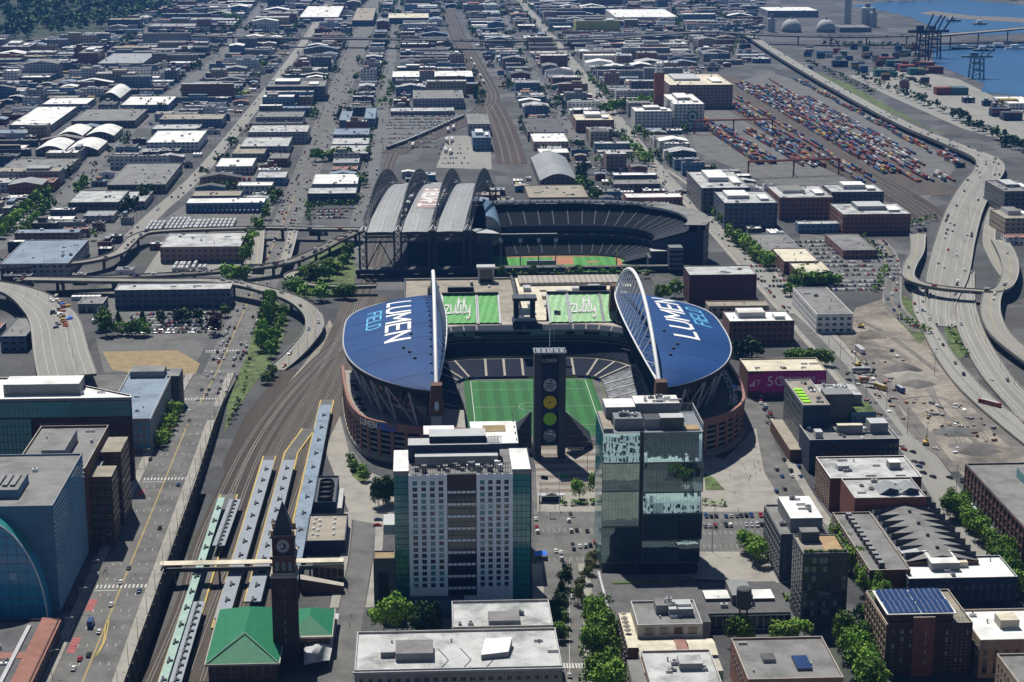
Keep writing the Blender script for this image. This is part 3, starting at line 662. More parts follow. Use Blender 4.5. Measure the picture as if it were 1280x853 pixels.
# deck structure: steel frames between the parking deck and the roof edge
# ---- roofs
def skew(t):      # the lens is widest a little beyond its middle
    p = (t-.3)/.7 if t > .3 else (.3-t)/1.3
    return max(0, 1-min(1, p)**2.9)**.74
def roof_pt(s, t, f):
    """s -1 east / 1 west; t -1..1 along, f 0 inner edge .. 1 outer edge"""
    q = 1-t*t; ext = skew(t)
    xi = AXL+7.5*q if s < 0 else AXR-7.5*q
    xo = AXL-54*ext-1 if s < 0 else AXR+56*ext+1
    zi = 46+9.5*q; zo = 45-1.0*ext
    z = zi+(zo-zi)*f+3.0*ext*math.sin(math.pi*f)
    return (xi+(xo-xi)*f, YC+4*f*ext*0+t*HL, z)
for s in (-1, 1):
    nT, nF = 44, 14
    g = MB(); ts = [-1+2*k/nT for k in range(nT+1)]; ts[0] = -.999; ts[-1] = .999
    g.grid([[roof_pt(s, t, f/nF) for t in ts] for f in range(nF+1)], 'lumen_blue')
    rf = g.build('roof_skin', LU, smooth=True)
    # pale edge trim, dark fascia, grey soffit
    e = MB(); ed = [roof_pt(s, t, 1) for t in ts]
    off = lambda p, k, dz: (p[0]+s*k, p[1], p[2]+dz)
    e.grid([[off(p, 0, .1) for p in ed], [off(p, .7, .3) for p in ed], [off(p, .9, -.2) for p in ed]], 'light_grey'); e.build('roof_trim', LU)
    e = MB(); e.grid([[off(p, .85, -.2) for p in ed], [off(p, .3, -3.2) for p in ed]], 'black'); e.build('fascia', LU)
    e = MB(); inn = [roof_pt(s, t, .02) for t in ts]
    e.grid([[off(p, .3, -3.2) for p in ed], [tuple(a*.5+b_*.5-(2.5 if i == 2 else 0) for i, (a, b_) in enumerate(zip(p, q))) for p, q in zip(ed, inn)], [off(p, 0, -2.2) for p in inn], [off(p, 0, -.1) for p in inn]], 'steel_grey'); e.build('soffit', LU)
    # seams across the skin
    for k in range(4, nT, 6): e = MB(); e.path([tuple(c+(0.04 if i == 2 else 0) for i, c in enumerate(roof_pt(s, ts[k], f/nF))) for f in range(nF+1)], .06, 'lumen_seam', 3); e.build('roof_seam', LU)
    # arch: one big white tube, with the lattice down to the inner edge
    ax = AXL if s < 0 else AXR
    A = [(ax, YC+t*116, 44+38.5*(1-t*t)) for t in [-1.075+2.15*k/48 for k in range(49)]]
    a_ = MB(); a_.path(A, 1.15, 'steel_white', 8); ar = a_.build('arch', LU, smooth=True)
    l = MB(); I = [roof_pt(s, -.97+1.94*k/48, 0) for k in range(49)]
    l.path([(x, y, z+.4) for x, y, z in I], .55, 'steel_white', 6); l.build('inner_edge_tube', LU, smooth=True)
    l = MB()
    for k in range(3, 46, 2):
        l.tube(A[k], I[k], .3, 'steel_white', 4)
        if k+2 < 47: l.tube(A[k], I[k+2], .22, 'steel_white', 4)
    l.build('arch_lattice', LU)
    l = MB()
    for k in range(4, 46, 3):
        q = roof_pt(s, -.97+1.94*k/48, .16); l.tube(A[k], q, .14, 'steel_dark', 4); l.box(q[0]-.8, q[0]+.8, q[1]-.4, q[1]+.4, q[2], q[2]+.5, 'black')
    l.build('tie_rod', LU)
    # pylons at both ends
    for yy in (YC-117, YC+115):
        p = MB(); b_, t_ = 4.6, 3.4
        rows = [[(ax-b_, yy-b_, 22), (ax+b_, yy-b_, 22), (ax+b_, yy+b_, 22), (ax-b_, yy+b_, 22), (ax-b_, yy-b_, 22)], [(ax-t_, yy-t_, 50), (ax-1.4, yy-t_, 50), (ax-1.4, yy+t_, 50), (ax-t_, yy+t_, 50), (ax-t_, yy-t_, 50)]]
        p.grid([[(ax-3.9, yy-b_, 35), (ax+3.9, yy-b_, 35), (ax+3.9, yy+b_, 35), (ax-3.9, yy+b_, 35), (ax-3.9, yy-b_, 35)], [(ax-3, yy-t_, 50.5), (ax+3, yy-t_, 50.5), (ax+3, yy+t_, 50.5), (ax-3, yy+t_, 50.5), (ax-3, yy-t_, 50.5)]], 'brick_brown')
        p.face([(ax-3, yy-t_, 50.5), (ax+3, yy-t_, 50.5), (ax+3, yy+t_, 50.5), (ax-3, yy+t_, 50.5)], 'brick_brown')
        py = p.build('pylon', LU)
        p = MB(); p.box(ax-3.7, ax+3.7, yy-4.4, yy+4.4, 15, 35, 'dark_grey'); p.box(ax-3, ax+3, yy-4.6, yy-4.39, 26, 33.5, 'window_light'); p.build('pylon_base', LU)
    # columns and braces under the outer edge
    c_ = MB(); prev = None
    for k in range(2, nT-1, 3):
        o_ = off(ed[k], -1.5, -3.0); b2 = (CX+s*(abs(o_[0]-CX)*.93), o_[1], 20)
        c_.tube(b2, o_, .55, 'light_grey', 6)
        if prev: c_.tube(prev[0], o_, .35, 'light_grey', 5); c_.tube(prev[1], b2, .3, 'steel_grey', 4); c_.tube(tuple((a+d)/2 for a, d in zip(*prev)), tuple((a+d)/2 for a, d in zip(b2, o_)), .3, 'steel_grey', 4)
        prev = (b2, o_)
    c_.build('roof_column', LU)
    # lettering on the skin; both read with their feet towards the pitch side of the photo's right
    if s < 0: lab = (('LUMEN', 'white', 1122, 1018, -20.5, 13.6, .155), ('FIELD', 'letter_cyan', 1101, 1056, -33, 8.2, .13))
    else: lab = (('LUMEN', 'white', 1022, 1128, 164, 13.6, .155), ('FIELD', 'letter_cyan', 1062, 1110, 178, 9, .13))
    for txt, mm, ya, yb, xb, hgt, th in lab:
        L_ = textlen(txt)-.2
        def place(a, b_):
            y = ya+(yb-ya)*a/L_; xw = xb-s*b_*hgt; t = (y-YC)/HL
            p0 = roof_pt(s, t, 0); p1 = roof_pt(s, t, 1); f = max(0, min(1, (xw-p0[0])/(p1[0]-p0[0]))); q = roof_pt(s, t, f)
            return (q[0], q[1], q[2]+.12)
        strokes(txt, place, th, mm, seg=.06).build('roof_lettering', LU)
    # small roof hatches
    for t, f in ((-.2, .35), (-.42, .45), (-.5, .4), (-.6, .36)):
        q = roof_pt(s, t, f); h = MB(); h.box(q[0]-.9, q[0]+.9, q[1]-.7, q[1]+.7, q[2]-.1, q[2]+1, 'dark_grey'); h.build('roof_hatch', LU)
# ---- south end: green-covered stands, boards, frame tower
def slope_stand(x0, x1, m):
    g = MB()
    R_ = [[(x0+k*(x1-x0)/16, 1157+1.5*r, 27.4+.52*r+.14*math.sin((x0+k*(x1-x0)/16)*1.3+r*.5)*math.cos(r*.9)+(.16 if r % 4 == 0 else 0)) for k in range(17)] for r in range(23)]
    g.grid(R_, m); g.build('covered_stand', LU, smooth=True)
    f = MB()
    for x in (x0-.8, x1+.8): f.strip([(x, 1156, 27.3), (x, 1191, 39.6)], 1.3, 'steel_grey', thick=2)
    f.box(x0-1, x1+1, 1190, 1192, 18, 40.5, 'steel_dark'); f.build('stand_frame', LU)
for x0, x1, m in ((15.5, 37, 'tarp_green'), (39.2, 52, 'tarp_green'), (87, 98.5, 'tarp_backlit'), (101, 121, 'tarp_backlit'), (123, 135, 'tarp_backlit')): slope_stand(x0, x1, m)
def onslope(x0, sz, yb):
    return lambda a, b_: (x0+a*sz, yb+b_*sz*2.2, 27.4+(yb+b_*sz*2.2-1157)*.3467+.55)
strokes('zulily', onslope(16.5, 7.6, 1168), .1, 'white').build('stand_lettering', LU)
strokes('zulily', onslope(101.5, 7.4, 1168), .1, 'white').build('stand_lettering', LU)
for x0, x1 in ((19, 36), (109, 127)):
    g = MB(); g.box(x0, x1, 1193, 1195.5, 36.5, 43, 'black'); g.box(x0-.4, x1+.4, 1193.2, 1195.7, 36, 43.5, 'dark_grey')
    for x in (x0+2, x1-2): g.tube((x, 1195, 18), (x, 1195, 37), .5, 'steel_dark', 6)
    g.build('video_board', LU)
g = MB()
for x in (63.5, 74.5): g.box(x-1.5, x+1.5, 1155, 1166, 26, 44, 'navy')
g.box(61, 77, 1154.5, 1166.5, 42.5, 44.5, 'steel_dark'); g.box(62, 76, 1154, 1155, 29, 31, 'light_grey'); g.box(65, 73, 1158, 1160, 32, 36.5, 'white'); g.box(61, 77, 1153, 1167, 22, 29, 'navy')
g.tube((69, 1160, 44), (69, 1160, 56), .15, 'steel_white', 4); g.build('frame_tower', LU)
# ---- north end: tower with round signs, and the bleachers beside it
g = MB(); 
for x in (62.3, 75.8): g.box(x, x+3.9, 952, 962, 0, 61, 'dark_grey')
g.box(66.2, 75.8, 953, 961, 8, 60, 'navy'); g.box(66.2, 75.8, 952.4, 953, 55, 59.5, 'black'); g.box(62, 80, 951.7, 962.3, 61, 62, 'steel_grey')
tw = g.build('scoreboard_tower', LU)
strokes('LUMEN', lambda a, b_: (67.0+a*1.75, 952.3, 56.4+b_*1.8), .22, 'light_grey').build('tower_lettering', tw)
for z, m in ((43.2, 'light_grey'), (33.3, 'team_yellow'), (23.6, 'team_green'), (14, 'mid_grey')):
    g = MB(); n = 28
    ring = [(71+3.7*math.cos(2*math.pi*k/n), 71+0, z+3.7*math.sin(2*math.pi*k/n)) for k in range(n)]
    q = [(71+3.7*math.cos(2*math.pi*k/n), z+3.7*math.sin(2*math.pi*k/n)) for k in range(n)]
    g.face([(a, 952.2, c) for a, c in q], m)
    for k in range(n): a, b_ = q[k], q[(k+1) % n]; g.face([(a[0], 952.2, a[1]), (b_[0], 952.2, b_[1]), (b_[0], 953, b_[1]), (a[0], 953, a[1])], m)
    g.build('round_sign', tw)
    g = MB()
    if m in ('light_grey', 'mid_grey'):
        rr = random.Random(3)
        for k in range(5):
            for r_ in (1.2, 2.6):
                a = 2*math.pi*k/5+r_*.4+.3; cx_, cz = 71+r_*math.cos(a), z+r_*math.sin(a); s_ = .62 if r_ < 2 else .55
                if m == 'mid_grey' and cz < z: continue
                mm = 'black' if m == 'light_grey' else 'white'
                g.face([(cx_+s_*math.cos(2*math.pi*j/5+a), 952.12, cz+s_*math.sin(2*math.pi*j/5+a)) for j in range(5)], mm)
    else: g.face([(71+.55*math.cos(2*math.pi*k/10), 952.12, z+.55*math.sin(2*math.pi*k/10)) for k in range(10)], 'black' if m == 'team_yellow' else 'team_green')
    g.build('sign_mark', tw)
g = MB(); g.tube((71, 957, 62), (71, 957, 74), .22, 'steel_white', 5)
for x in (63, 66, 69, 73, 76, 79): g.tube((x, 955, 62), (x, 954, 64.2), .4, 'light_grey', 5)
g.build('mast', tw)
for s in (-1, 1):
    g = MB(); xa, xb = (80.5, 97) if s > 0 else (61.5, 47)
    n = 12
    for r in range(n):     # rows of a steep bleacher that narrows towards its top
        f = r/n; y = 992-r*2.1; z = 3+r*1.75; xe = xb+(xa-xb)*f
        g.box(min(xa, xe), max(xa, xe), y-2.1, y, z-.4, z+.7, 'seat_grey_lit')
    g.face([(xa, 966, 24), (xa, 966, 2), (xb+.3*(xa-xb)*0, 970, 2), (xb, 990, 4)], 'steel_dark')
    for k in range(9):
        f = k/8; x = xb+(xa-xb)*f; g.tube((x, 966, 0), (x, 990-24*f, 3+21*f), .28, 'steel_grey', 4)
    for zz in (5, 9, 13, 17): g.tube((xa, 966, zz), (xa+(xb-xa)*(1-(zz-3)/22.), 968, zz), .2, 'steel_grey', 4)
    g.build('bleacher', LU)
# ---- flags beside the stadium
def flagpole(x, y, h, z, colr, label):
    t = thing('flagpole', label, 'flagpole', (x, y, z))
    g = MB(); g.tube((x, y, z), (x, y, z+h), .16, 'steel_white', 6, .08); g.build('pole', t)
    g = MB(); n = 8
    if colr == 'us':
        for j in range(7):
            g.grid([[(x+.15+k*.62, y+.35*math.sin(k*.9), z+h-.3-j*.46-.04*k) for k in range(n)], [(x+.15+k*.62, y+.35*math.sin(k*.9), z+h-.3-(j+1)*.46-.04*k) for k in range(n)]], lambda a, b_, j=j: 'letter_blue' if (j < 4 and b_ < 3) else ('paint_red' if j % 2 == 0 else 'white'))
    else:
        g.grid([[(x+.15+k*.5, y+.3*math.sin(k*.9), z+h-.3-j*2.2-.05*k) for k in range(n)] for j in range(2)], colr)
    g.build('flag', t)
x, y = P(929, 520, 0); flagpole(x-14, y-42, 32, 0, 'us', 'tall flagpole with a striped national flag in front of the west stadium roof')
xx, zz = PY(692, 432, 1150); flagpole(xx, 1148, 22, 16, 'us', 'flagpole with a striped flag above the south stand of the open stadium')
x, y = P(676, 640); flagpole(x, y, 20, 0, 'navy', 'flagpole with a dark blue flag on the plaza beside the white tower')
x, y = P(699, 638); flagpole(x, y, 20, 0, 'tile_green', 'flagpole with a green flag on the plaza beside the ticket shelter')
# ---- halls behind the south stand
ex = thing('exhibition_hall', 'flat hall behind the south stand, white roof units and a ribbed tan strip', 'hall', (110, 1210, 0))
g = MB(); g.box(72, 152, 1200, 1332, 0, 18, 'concrete_dark', 'roof_cream'); g.build('hall_body', ex)
g = MB(); g.box(74, 150, 1305, 1330, 18, 20.5, 'deck_ribs', bot=False); g.build('ribbed_roof', ex)
rr = random.Random(4)
for x in range(76, 150, 12):
    for y in (1215, 1238, 1262, 1286):
        g = MB(); w_, d = rr.uniform(3, 9.5), rr.uniform(4, 11); g.box(x, x+w_, y, y+d, 18, 18+rr.uniform(.8, 3.5), rr.choice(['white', 'white', 'light_grey', 'mid_grey', 'roof_cream'])); g.build('roof_unit', ex)
ga = thing('parking_garage', 'low garage with an almost empty tan roof deck behind the blue east roof', 'garage', (30, 1210, 0))
g = MB(); g.box(-12, 70, 1200, 1342, 0, 15, 'concrete_dark', 'roof_tan'); g.box(-12, -11, 1200, 1342, 15, 16.4, 'steel_dark'); g.box(69, 70.5, 1200, 1342, 15, 18, 'steel_dark'); g.box(-12, 70, 1341, 1342.5, 15, 16.4, 'concrete'); g.build('deck', ga)
for k in range(22): car(rr.choice([12, 13, 38, 39, 52])+rr.uniform(-.4, .4), 1260+rr.randint(0, 24)*3.1, rad(90), rr.choice(['black', 'grey', 'black', 'white']), 'on the tan garage roof deck behind the stadium', 15.05)
tk = thing('lift_tower', 'pale framed stair tower on the far edge of the tan garage deck', 'tower', (51, 1335, 15))
g = MB()
for x in (44, 55): 
    for y in (1330, 1337): g.box(x, x+1.2, y, y+1.2, 15, 27, 'light_grey')
g.box(43, 57, 1329, 1339, 26, 27.5, 'light_grey'); g.build('frame', tk); g = MB(); g.box(45.4, 54.8, 1332, 1336, 15, 25, 'glass_dark'); g.build('glazing', tk)
for k in range(26): 
    p_, d = atL(14+k*3.0); 
    if k % 5 != 4: car(p_.x+6+0.2*k*0, p_.y+3, math.atan2(d.y, d.x)+math.pi/2, rr.choice(CARC), 'on the curved deck below the blue east roof', 19.82)
for k in range(30):
    p_, d = atR(lenR-10-k*2.9)
    if k % 7 != 3: car(p_.x-6, p_.y+3, math.atan2(d.y, d.x)+math.pi/2, rr.choice(CARC), 'on the curved deck below the blue west roof', 19.82)
# ================================================================= THE BALLPARK WITH THE ROLLED-BACK ROOF
mat('letter_ground', (.3, .2, .2), rough=.6, var=.1)
BP = thing('ballpark', 'ballpark with a grey vaulted roof on four lattice arches rolled off its dark bowl', 'stadium', (60, 1420, 0))
YF, YB = 1425.0, 1618.0
SH = lambda y: .15*(y-YF)
def arch_z(y, z0, z1, ap):
    t = (y-YF)/(YB-YF); return z0+(z1-z0)*t+(ap)*(1-(2*t-1)**2)
xs = [-48, -20, 8, 36]
up_z = lambda y: arch_z(y, 36.5, 38, 32); lo_z = lambda y: arch_z(y, 36, 37.5, 17.5)
n = 26
ys = [YF+(YB-YF)*k/n for k in range(n+1)]
for i, x0 in enumerate(xs):
    if i < 3:
        g = MB(); x1 = xs[i+1]
        g.grid([[(x0+5.2+SH(y), y, lo_z(y)) for y in ys], [((x0+x1)/2+2.5+SH(y), y, lo_z(y)+.4) for y in ys], [(x1-.6+SH(y), y, lo_z(y)) for y in ys]], 'metal_roof')
        g.grid([[(x0+5.2+SH(y), y, lo_z(y)-2.4) for y in ys], [(x0+5.2+SH(y), y, lo_z(y)) for y in ys]], 'steel_dark')
        g.grid([[(x1-.6+SH(y), y, lo_z(y)) for y in ys], [(x1-.6+SH(y), y, lo_z(y)-2.4) for y in ys]], 'steel_dark')
        g.grid([[(x0+5.2+SH(y), y, lo_z(y)-2.4) for y in ys], [(x1-.6+SH(y), y, lo_z(y)-2.4) for y in ys]], 'steel_dark')
        g.face([(x0+5.2, YF, 33.6), (x1-.6, YF, 33.6), (x1-.6, YF, 36), (x0+5.2, YF, 36)], 'steel_dark')
        pn = g.build('roof_panel', BP)
        g = MB()
        for k in range(1, 6):
            xx = x0+5.2+(x1-x0-5.8)*k/6; g.grid([[(xx+SH(y)-.12, y, lo_z(y)+.47) for y in ys], [(xx+SH(y)+.12, y, lo_z(y)+.47) for y in ys]], 'steel_grey')
        g.build('roof_seam', pn)
    # lattice arch: one upper chord, two lower ones, diagonals
    a = MB()
    U = [(x0+2.4+SH(y), y, up_z(y)) for y in ys]; A = [(x0-.4+SH(y), y, lo_z(y)+.6) for y in ys]; B = [(x0+5+SH(y), y, lo_z(y)+.6) for y in ys]
    a.path(U, .62, 'steel_dark', 6); a.path(A, .5, 'steel_dark', 5); a.path(B, .5, 'steel_dark', 5); a.build('arch_chord', BP)
    a = MB()
    for k in range(n):
        for q in (A, B):
            a.tube(U[k], q[k+1], .26, 'steel_grey', 4, cap=False); a.tube(U[k+1], q[k], .26, 'steel_grey', 4, cap=False); a.tube(U[k], q[k], .24, 'steel_grey', 4, cap=False)
        a.tube(A[k], B[k], .2, 'steel_dark', 4, cap=False)
    a.build('arch_lattice', BP)
    # legs of the travelling frames
    for yy in (YF, YB):
        l = MB(); sx = SH(yy)
        for dx in (-.5, 5): l.box(x0+dx-.8+sx, x0+dx+.8+sx, yy-1, yy+1, 5, 37, 'steel_dark')
        for z0 in (6, 12, 18, 24, 30): l.tube((x0-.5+sx, yy, z0), (x0+5+sx, yy, z0+6), .35, 'steel_dark', 4); l.tube((x0+5+sx, yy, z0), (x0-.5+sx, yy, z0+6), .35, 'steel_dark', 4)
        l.build('roof_leg', BP)
# frame between the legs on the near side
for i in range(3):
    a = MB(); x0, x1 = xs[i]+5, xs[i+1]-.5
    a.box(x0, x1, YF-.7, YF+.7, 31.5, 33, 'steel_dark'); a.box(x0, x1, YF-.7, YF+.7, 27.5, 28.7, 'steel_dark')
    for k in range(6): xx = x0+(x1-x0)*k/6; a.tube((xx, YF, 28), (xx+(x1-x0)/12, YF, 32.5), .3, 'steel_grey', 4); a.tube((xx+(x1-x0)/12, YF, 32.5), (xx+(x1-x0)/6, YF, 28), .3, 'steel_grey', 4)
    if i == 0: a.tube((x0, YF, 6), ((x0+x1)/2, YF, 28), .5, 'steel_dark', 5); a.tube((x1, YF, 6), ((x0+x1)/2, YF, 28), .5, 'steel_dark', 5)
    a.build('portal_beam', BP)
# runway girder on the north side, right across
g = MB(); g.box(-52, 118, 1420, 1432, 4.2, 6, 'steel_grey', 'concrete_dark'); g.box(-52, 118, 1419, 1420, 3, 6.4, 'navy')
for x in range(-50, 118, 14): g.box(x-1, x+1, 1421, 1431, 0, 4.2, 'navy')
g.build('runway', BP)
g = MB(); g.box(118, 222, 1426, 1432, 2, 5.4, 'navy', 'concrete_dark'); g.build('north_walkway', BP)
# closed hall under the parked roof
g = MB(); g.box(-10, 44, 1450, 1600, 0, 24, 'navy', 'steel_dark'); g.build('plant_hall', BP)
g = MB()
for k in range(9): a_ = math.pi*k/8; 
g.grid([[(44+SH(1500)+13*math.sin(math.pi*k/10), 1470+j*40, 26+14*math.cos(math.pi*k/10)) for k in range(11)] for j in range(3)], 'stucco_blue'); g.face([(44+SH(1500)+13*math.sin(math.pi*k/10), 1470, 26+14*math.cos(math.pi*k/10)) for k in range(11)], 'steel_grey'); g.build('roof_end_drum', BP, smooth=True)
# lettering on the middle panel
def tm(a, b_):
    y = YF+44+a*7.2; yy = max(YF, min(YB, y)); xx = 8.2-b_*11+SH(yy)
    return (xx, yy, lo_z(yy)+.62)
L_ = textlen('T-MOBILE')
def tmo(a, b_): return tm((a)*(7.1/L_), b_)
g = MB(); g.grid([[(x+SH(y), y, lo_z(y)+.52) for x in (-9, 0, 9)] for y in [YF+40+k*5 for k in range(12)]], 'letter_ground'); g.build('letter_ground', BP)
strokes('T-MOBILE', lambda a, b_: tmo(a, b_*1.35), .2, 'white', seg=.1).build('roof_lettering', BP)
# ---------- bowl
BC = (128, 1545)
def bpath(k):   # west-sweeping horseshoe round the field, k = 0 east end of the far side .. 1 north-west end; returns point and outward direction
    pts = [(48, 1511), (80, 1517), (110, 1518.5), (140, 1517.5), (163, 1513), (181, 1503), (191, 1489), (195, 1475), (194, 1463), (190, 1452)]
    return pts
BPTS = cr(bpath(0), 5)
def off_path(d):
    out = []
    for i, p in enumerate(BPTS):
        a = BPTS[max(i-1, 0)]; b_ = BPTS[min(i+1, len(BPTS)-1)]; dx, dy = b_[0]-a[0], b_[1]-a[1]; l = math.hypot(dx, dy)
        out.append((p[0]-dy/l*d, p[1]+dx/l*d))
    return out
def btier(nm, d0, z0, d1, z1, rows, m):
    g = MB(); R_ = []
    for r in range(rows):
        q = off_path(d0+(d1-d0)*r/rows); z = z0+(z1-z0)*r/rows; R_.append([(x, y, z) for x, y in q]); R_.append([(x, y, z+(z1-z0)/rows) for x, y in q])
    R_.append([(x, y, z1) for x, y in off_path(d1)]); g.grid(R_, m); return g.build(nm, BP)
mat('bowl_aisle_shade', (.055, .075, .1), var=.15)
mat('bowl_seat_shade', (.009, .015, .026), var=.4, fine=1.2)  # the bowl's shade is put into the aisle and seat colours
btier('lower_stand', -23, 1, 2, 8.6, 20, 'bowl_seat_shade'); btier('upper_deck', 2, 21, 37, 32.5, 24, 'bowl_seat_shade')
def bband(nm, d, za, zb, m):
    g = MB(); q = off_path(d); g.grid([[(x, y, za) for x, y in q], [(x, y, zb) for x, y in q]], m); return g.build(nm, BP)
bband('suite_front', 3.5, 8.6, 12.5, 'navy'); bband('suite_front', 2.6, 12.5, 14.5, 'steel_dark'); bband('ribbon_board', 3, 14.5, 17.5, 'black'); bband('suite_front', 1.9, 17.5, 21, 'navy')
bband('rear_wall', 38, 0, 34, 'navy'); bband('field_wall', -23, .2, 1.4, 'tile_green')
ql = off_path(3.2); n_ = len(ql)
for k in range(1, n_-2, 2):
    if k % 4 == 1:
        g = MB(); g.box(ql[k][0]-3.5, ql[k][0]+3.5, ql[k][1]-.6, ql[k][1]-.3, 13, 14.4, 'mid_grey'); g.build('suite_glazing', BP)
for k in range(1, n_-1, 2):      # aisles, dimmed in colour like the seats
    for d0, z0, d1, z1, wd in ((3, 21.8, 36, 32.3, .9), (-22, 1.8, 1, 8.5, .7)):
        a, b_ = off_path(d0)[k], off_path(d1)[k]; g = MB(); g.strip([(a[0], a[1], z0+.4), (b_[0], b_[1], z1+.6)], wd, 'bowl_aisle_shade'); g.build('aisle', BP)
# canopy and light gantry round the rim
g = MB(); i1 = int(n_*.58)
qa, qb = off_path(31), off_path(41)
g.grid([[(x, y, 36.4) for x, y in qa[:i1]], [(x, y, 37.2) for x, y in qb[:i1]], [(x, y, 34) for x, y in qb[:i1]]], 'steel_dark'); g.build('rim_canopy', BP)
g = MB(); g.grid([[(x, y, 35.7) for x, y in qa], [(x, y, 36.5) for x, y in qa]], 'steel_grey'); g.build('rim_trim', BP)
g = MB(); qc = off_path(29); qe = off_path(47)
g.grid([[(x, y, 36.6) for x, y in qc[i1-2:]], [(x, y, 37.4) for x, y in qe[i1-2:]], [(x, y, 33) for x, y in qe[i1-2:]]], 'roof_grey'); g.grid([[(x, y, 36.6) for x, y in qc[i1-2:]], [(x, y, 34.6) for x, y in qc[i1-2:]]], 'light_grey'); g.build('west_canopy', BP)
g = MB()
for k in range(0, n_, 2): g.tube((qb[k][0], qb[k][1], 28), (qb[k][0], qb[k][1], 36), .4, 'steel_grey', 4)
for k in range(1, n_-1): 
    a, b_ = qa[k-1], qa[k]; 
    if k < i1: g.tube((a[0], a[1], 37), (b_[0], b_[1], 37), .25, 'steel_dark', 4); g.box(b_[0]-.9, b_[0]+.9, b_[1]-.4, b_[1]+.4, 36.8, 38.2, 'mid_grey' if k % 2 else 'steel_dark')
g.build('light_gantry', BP)
g = MB(); qd = off_path(46); g.grid([[(x, y, 0) for x, y in qd[i1-3:]], [(x, y, 33) for x, y in qd[i1-3:]]], 'navy')
for k in range(i1-3, n_): g.tube((qd[k][0], qd[k][1]-.5, 0), (qd[k][0], qd[k][1]-.5, 33), .5, 'steel_grey', 4)
for z in (8, 15, 22, 28): g.grid([[(x, y, z) for x, y in off_path(46.6)[i1-3:]], [(x, y, z+1.2) for x, y in off_path(46.6)[i1-3:]]], 'steel_grey')
g.build('west_front', BP)
g = MB(); e = n_-1; p0, p1 = off_path(2)[e], off_path(46)[e]; g.face([(p0[0], p0[1], 0), (p1[0], p1[1], 0), (p1[0], p1[1], 34), (p0[0], p0[1], 20)], 'navy'); g.build('end_wall', BP)
# field
stripes('outfield', (.04, .2, .035), (.06, .26, .05), 0, 8.0)
g = MB(); g.face([(58, 1432, .2), (192, 1432, .2), (186, 1480, .2), (160, 1505, .2), (50, 1505, .2)], 'outfield'); fd = g.build('playing_field', BP)
g = MB()
for q in (((112, 1460), (128, 1460), (130, 1488), (112, 1488)), ((164, 1452), (169, 1452), (170, 1492), (165, 1492)), ((178, 1445), (186, 1445), (184, 1480), (176, 1480)), ((58, 1489), (150, 1491), (166, 1487), (166, 1491), (150, 1496), (58, 1494)), ((140, 1466), (150, 1466), (150, 1472), (140, 1472))): g.face([(x, y, .26) for x, y in q], 'infield')
g.build('infield_dirt', fd)
g = MB(); g.tube((163, 1452, 0), (163, 1452, 13), .6, 'paint_yellow', 6); g.build('foul_pole', BP)
# outfield scoreboard seen from behind, stair towers
g = MB(); g.box(66, 112, 1434, 1437, 29, 31.6, 'navy', 'steel_grey')
for x in (66, 82, 97, 111): g.tube((x, 1435, 2), (x, 1435, 27), .5, 'steel_grey', 5); g.box(x-1.6, x+1.6, 1433.4, 1434, 25, 28, 'light_grey')
g.build('scoreboard_frame', BP)
g = MB(); g.box(88, 112, 1444, 1447, 1, 7, 'steel_grey'); g.build('batters_eye', BP)
g = MB(); g.box(203, 214, 1424, 1436, 0, 21, 'navy', 'steel_grey')
for z in range(3, 21, 4): g.box(202.5, 214.5, 1423.4, 1424, z, z+1.2, 'steel_grey')
g.build('stair_tower', BP)
g = MB(); g.prism([(40, 1455), (47, 1434), (66, 1450), (58, 1470)], 24, lambda x, y: 33 if x < 50 else 29, 'steel_dark', 'light_grey'); g.build('entrance_roof', BP)
g = MB(); g.box(42, 60, 1438, 1466, 0, 24, 'navy'); g.build('entrance_block', BP)
g = MB(); g.box(188, 206, 1438, 1456, 0, 10, 'navy', 'roof_dark'); g.box(190, 203, 1440, 1450, 10, 15, 'steel_dark', 'light_grey'); g.build('terrace_block', BP)
for x in range(66, 190, 9): tree(x+RND.uniform(-2, 2), 1408+RND.uniform(-2, 2), RND.uniform(7, 10), RND.uniform(6, 9), 'in the row in front of the ballpark outfield wall', 0, 'olive' if RND.random() < .5 else 'green')
# ================================================================= BUILDINGS NEAR THE CAMERA
WCACHE = {}
def win_mesh(ww, wh, face, glass, frame):
    k = (round(ww, 2), round(wh, 2), face, glass, frame)
    if k in WCACHE: return WCACHE[k]
    g = MB(); a, b = ww/2, wh; f = min(.16, ww*.09)
    def bx(u0, u1, z0, z1, d0, d1, m):
        if face == 'n': g.box(u0, u1, -d1, -d0, z0, z1, m)
        elif face == 'w': g.box(d0, d1, u0, u1, z0, z1, m)
        else: g.box(-d1, -d0, u0, u1, z0, z1, m)
    bx(-a, a, 0, b, .0, .06, glass); bx(-a-.06, a+.06, -.18, 0, .0, .2, frame); bx(-a-.06, a+.06, b, b+.12, .0, .12, frame)
    bx(-.05, .05, 0, b, .06, .1, frame)
    me = bpy.data.meshes.new('window'); me.from_pydata(g.v, [], g.f); nm = list(dict.fromkeys(g.m))
    for q in nm: me.materials.append(MATS[q])
    me.polygons.foreach_set("material_index", [nm.index(q) for q in g.m]); me.update()
    WCACHE[k] = (me, g); return WCACHE[k]
WCOUNT, WREST = {}, {}
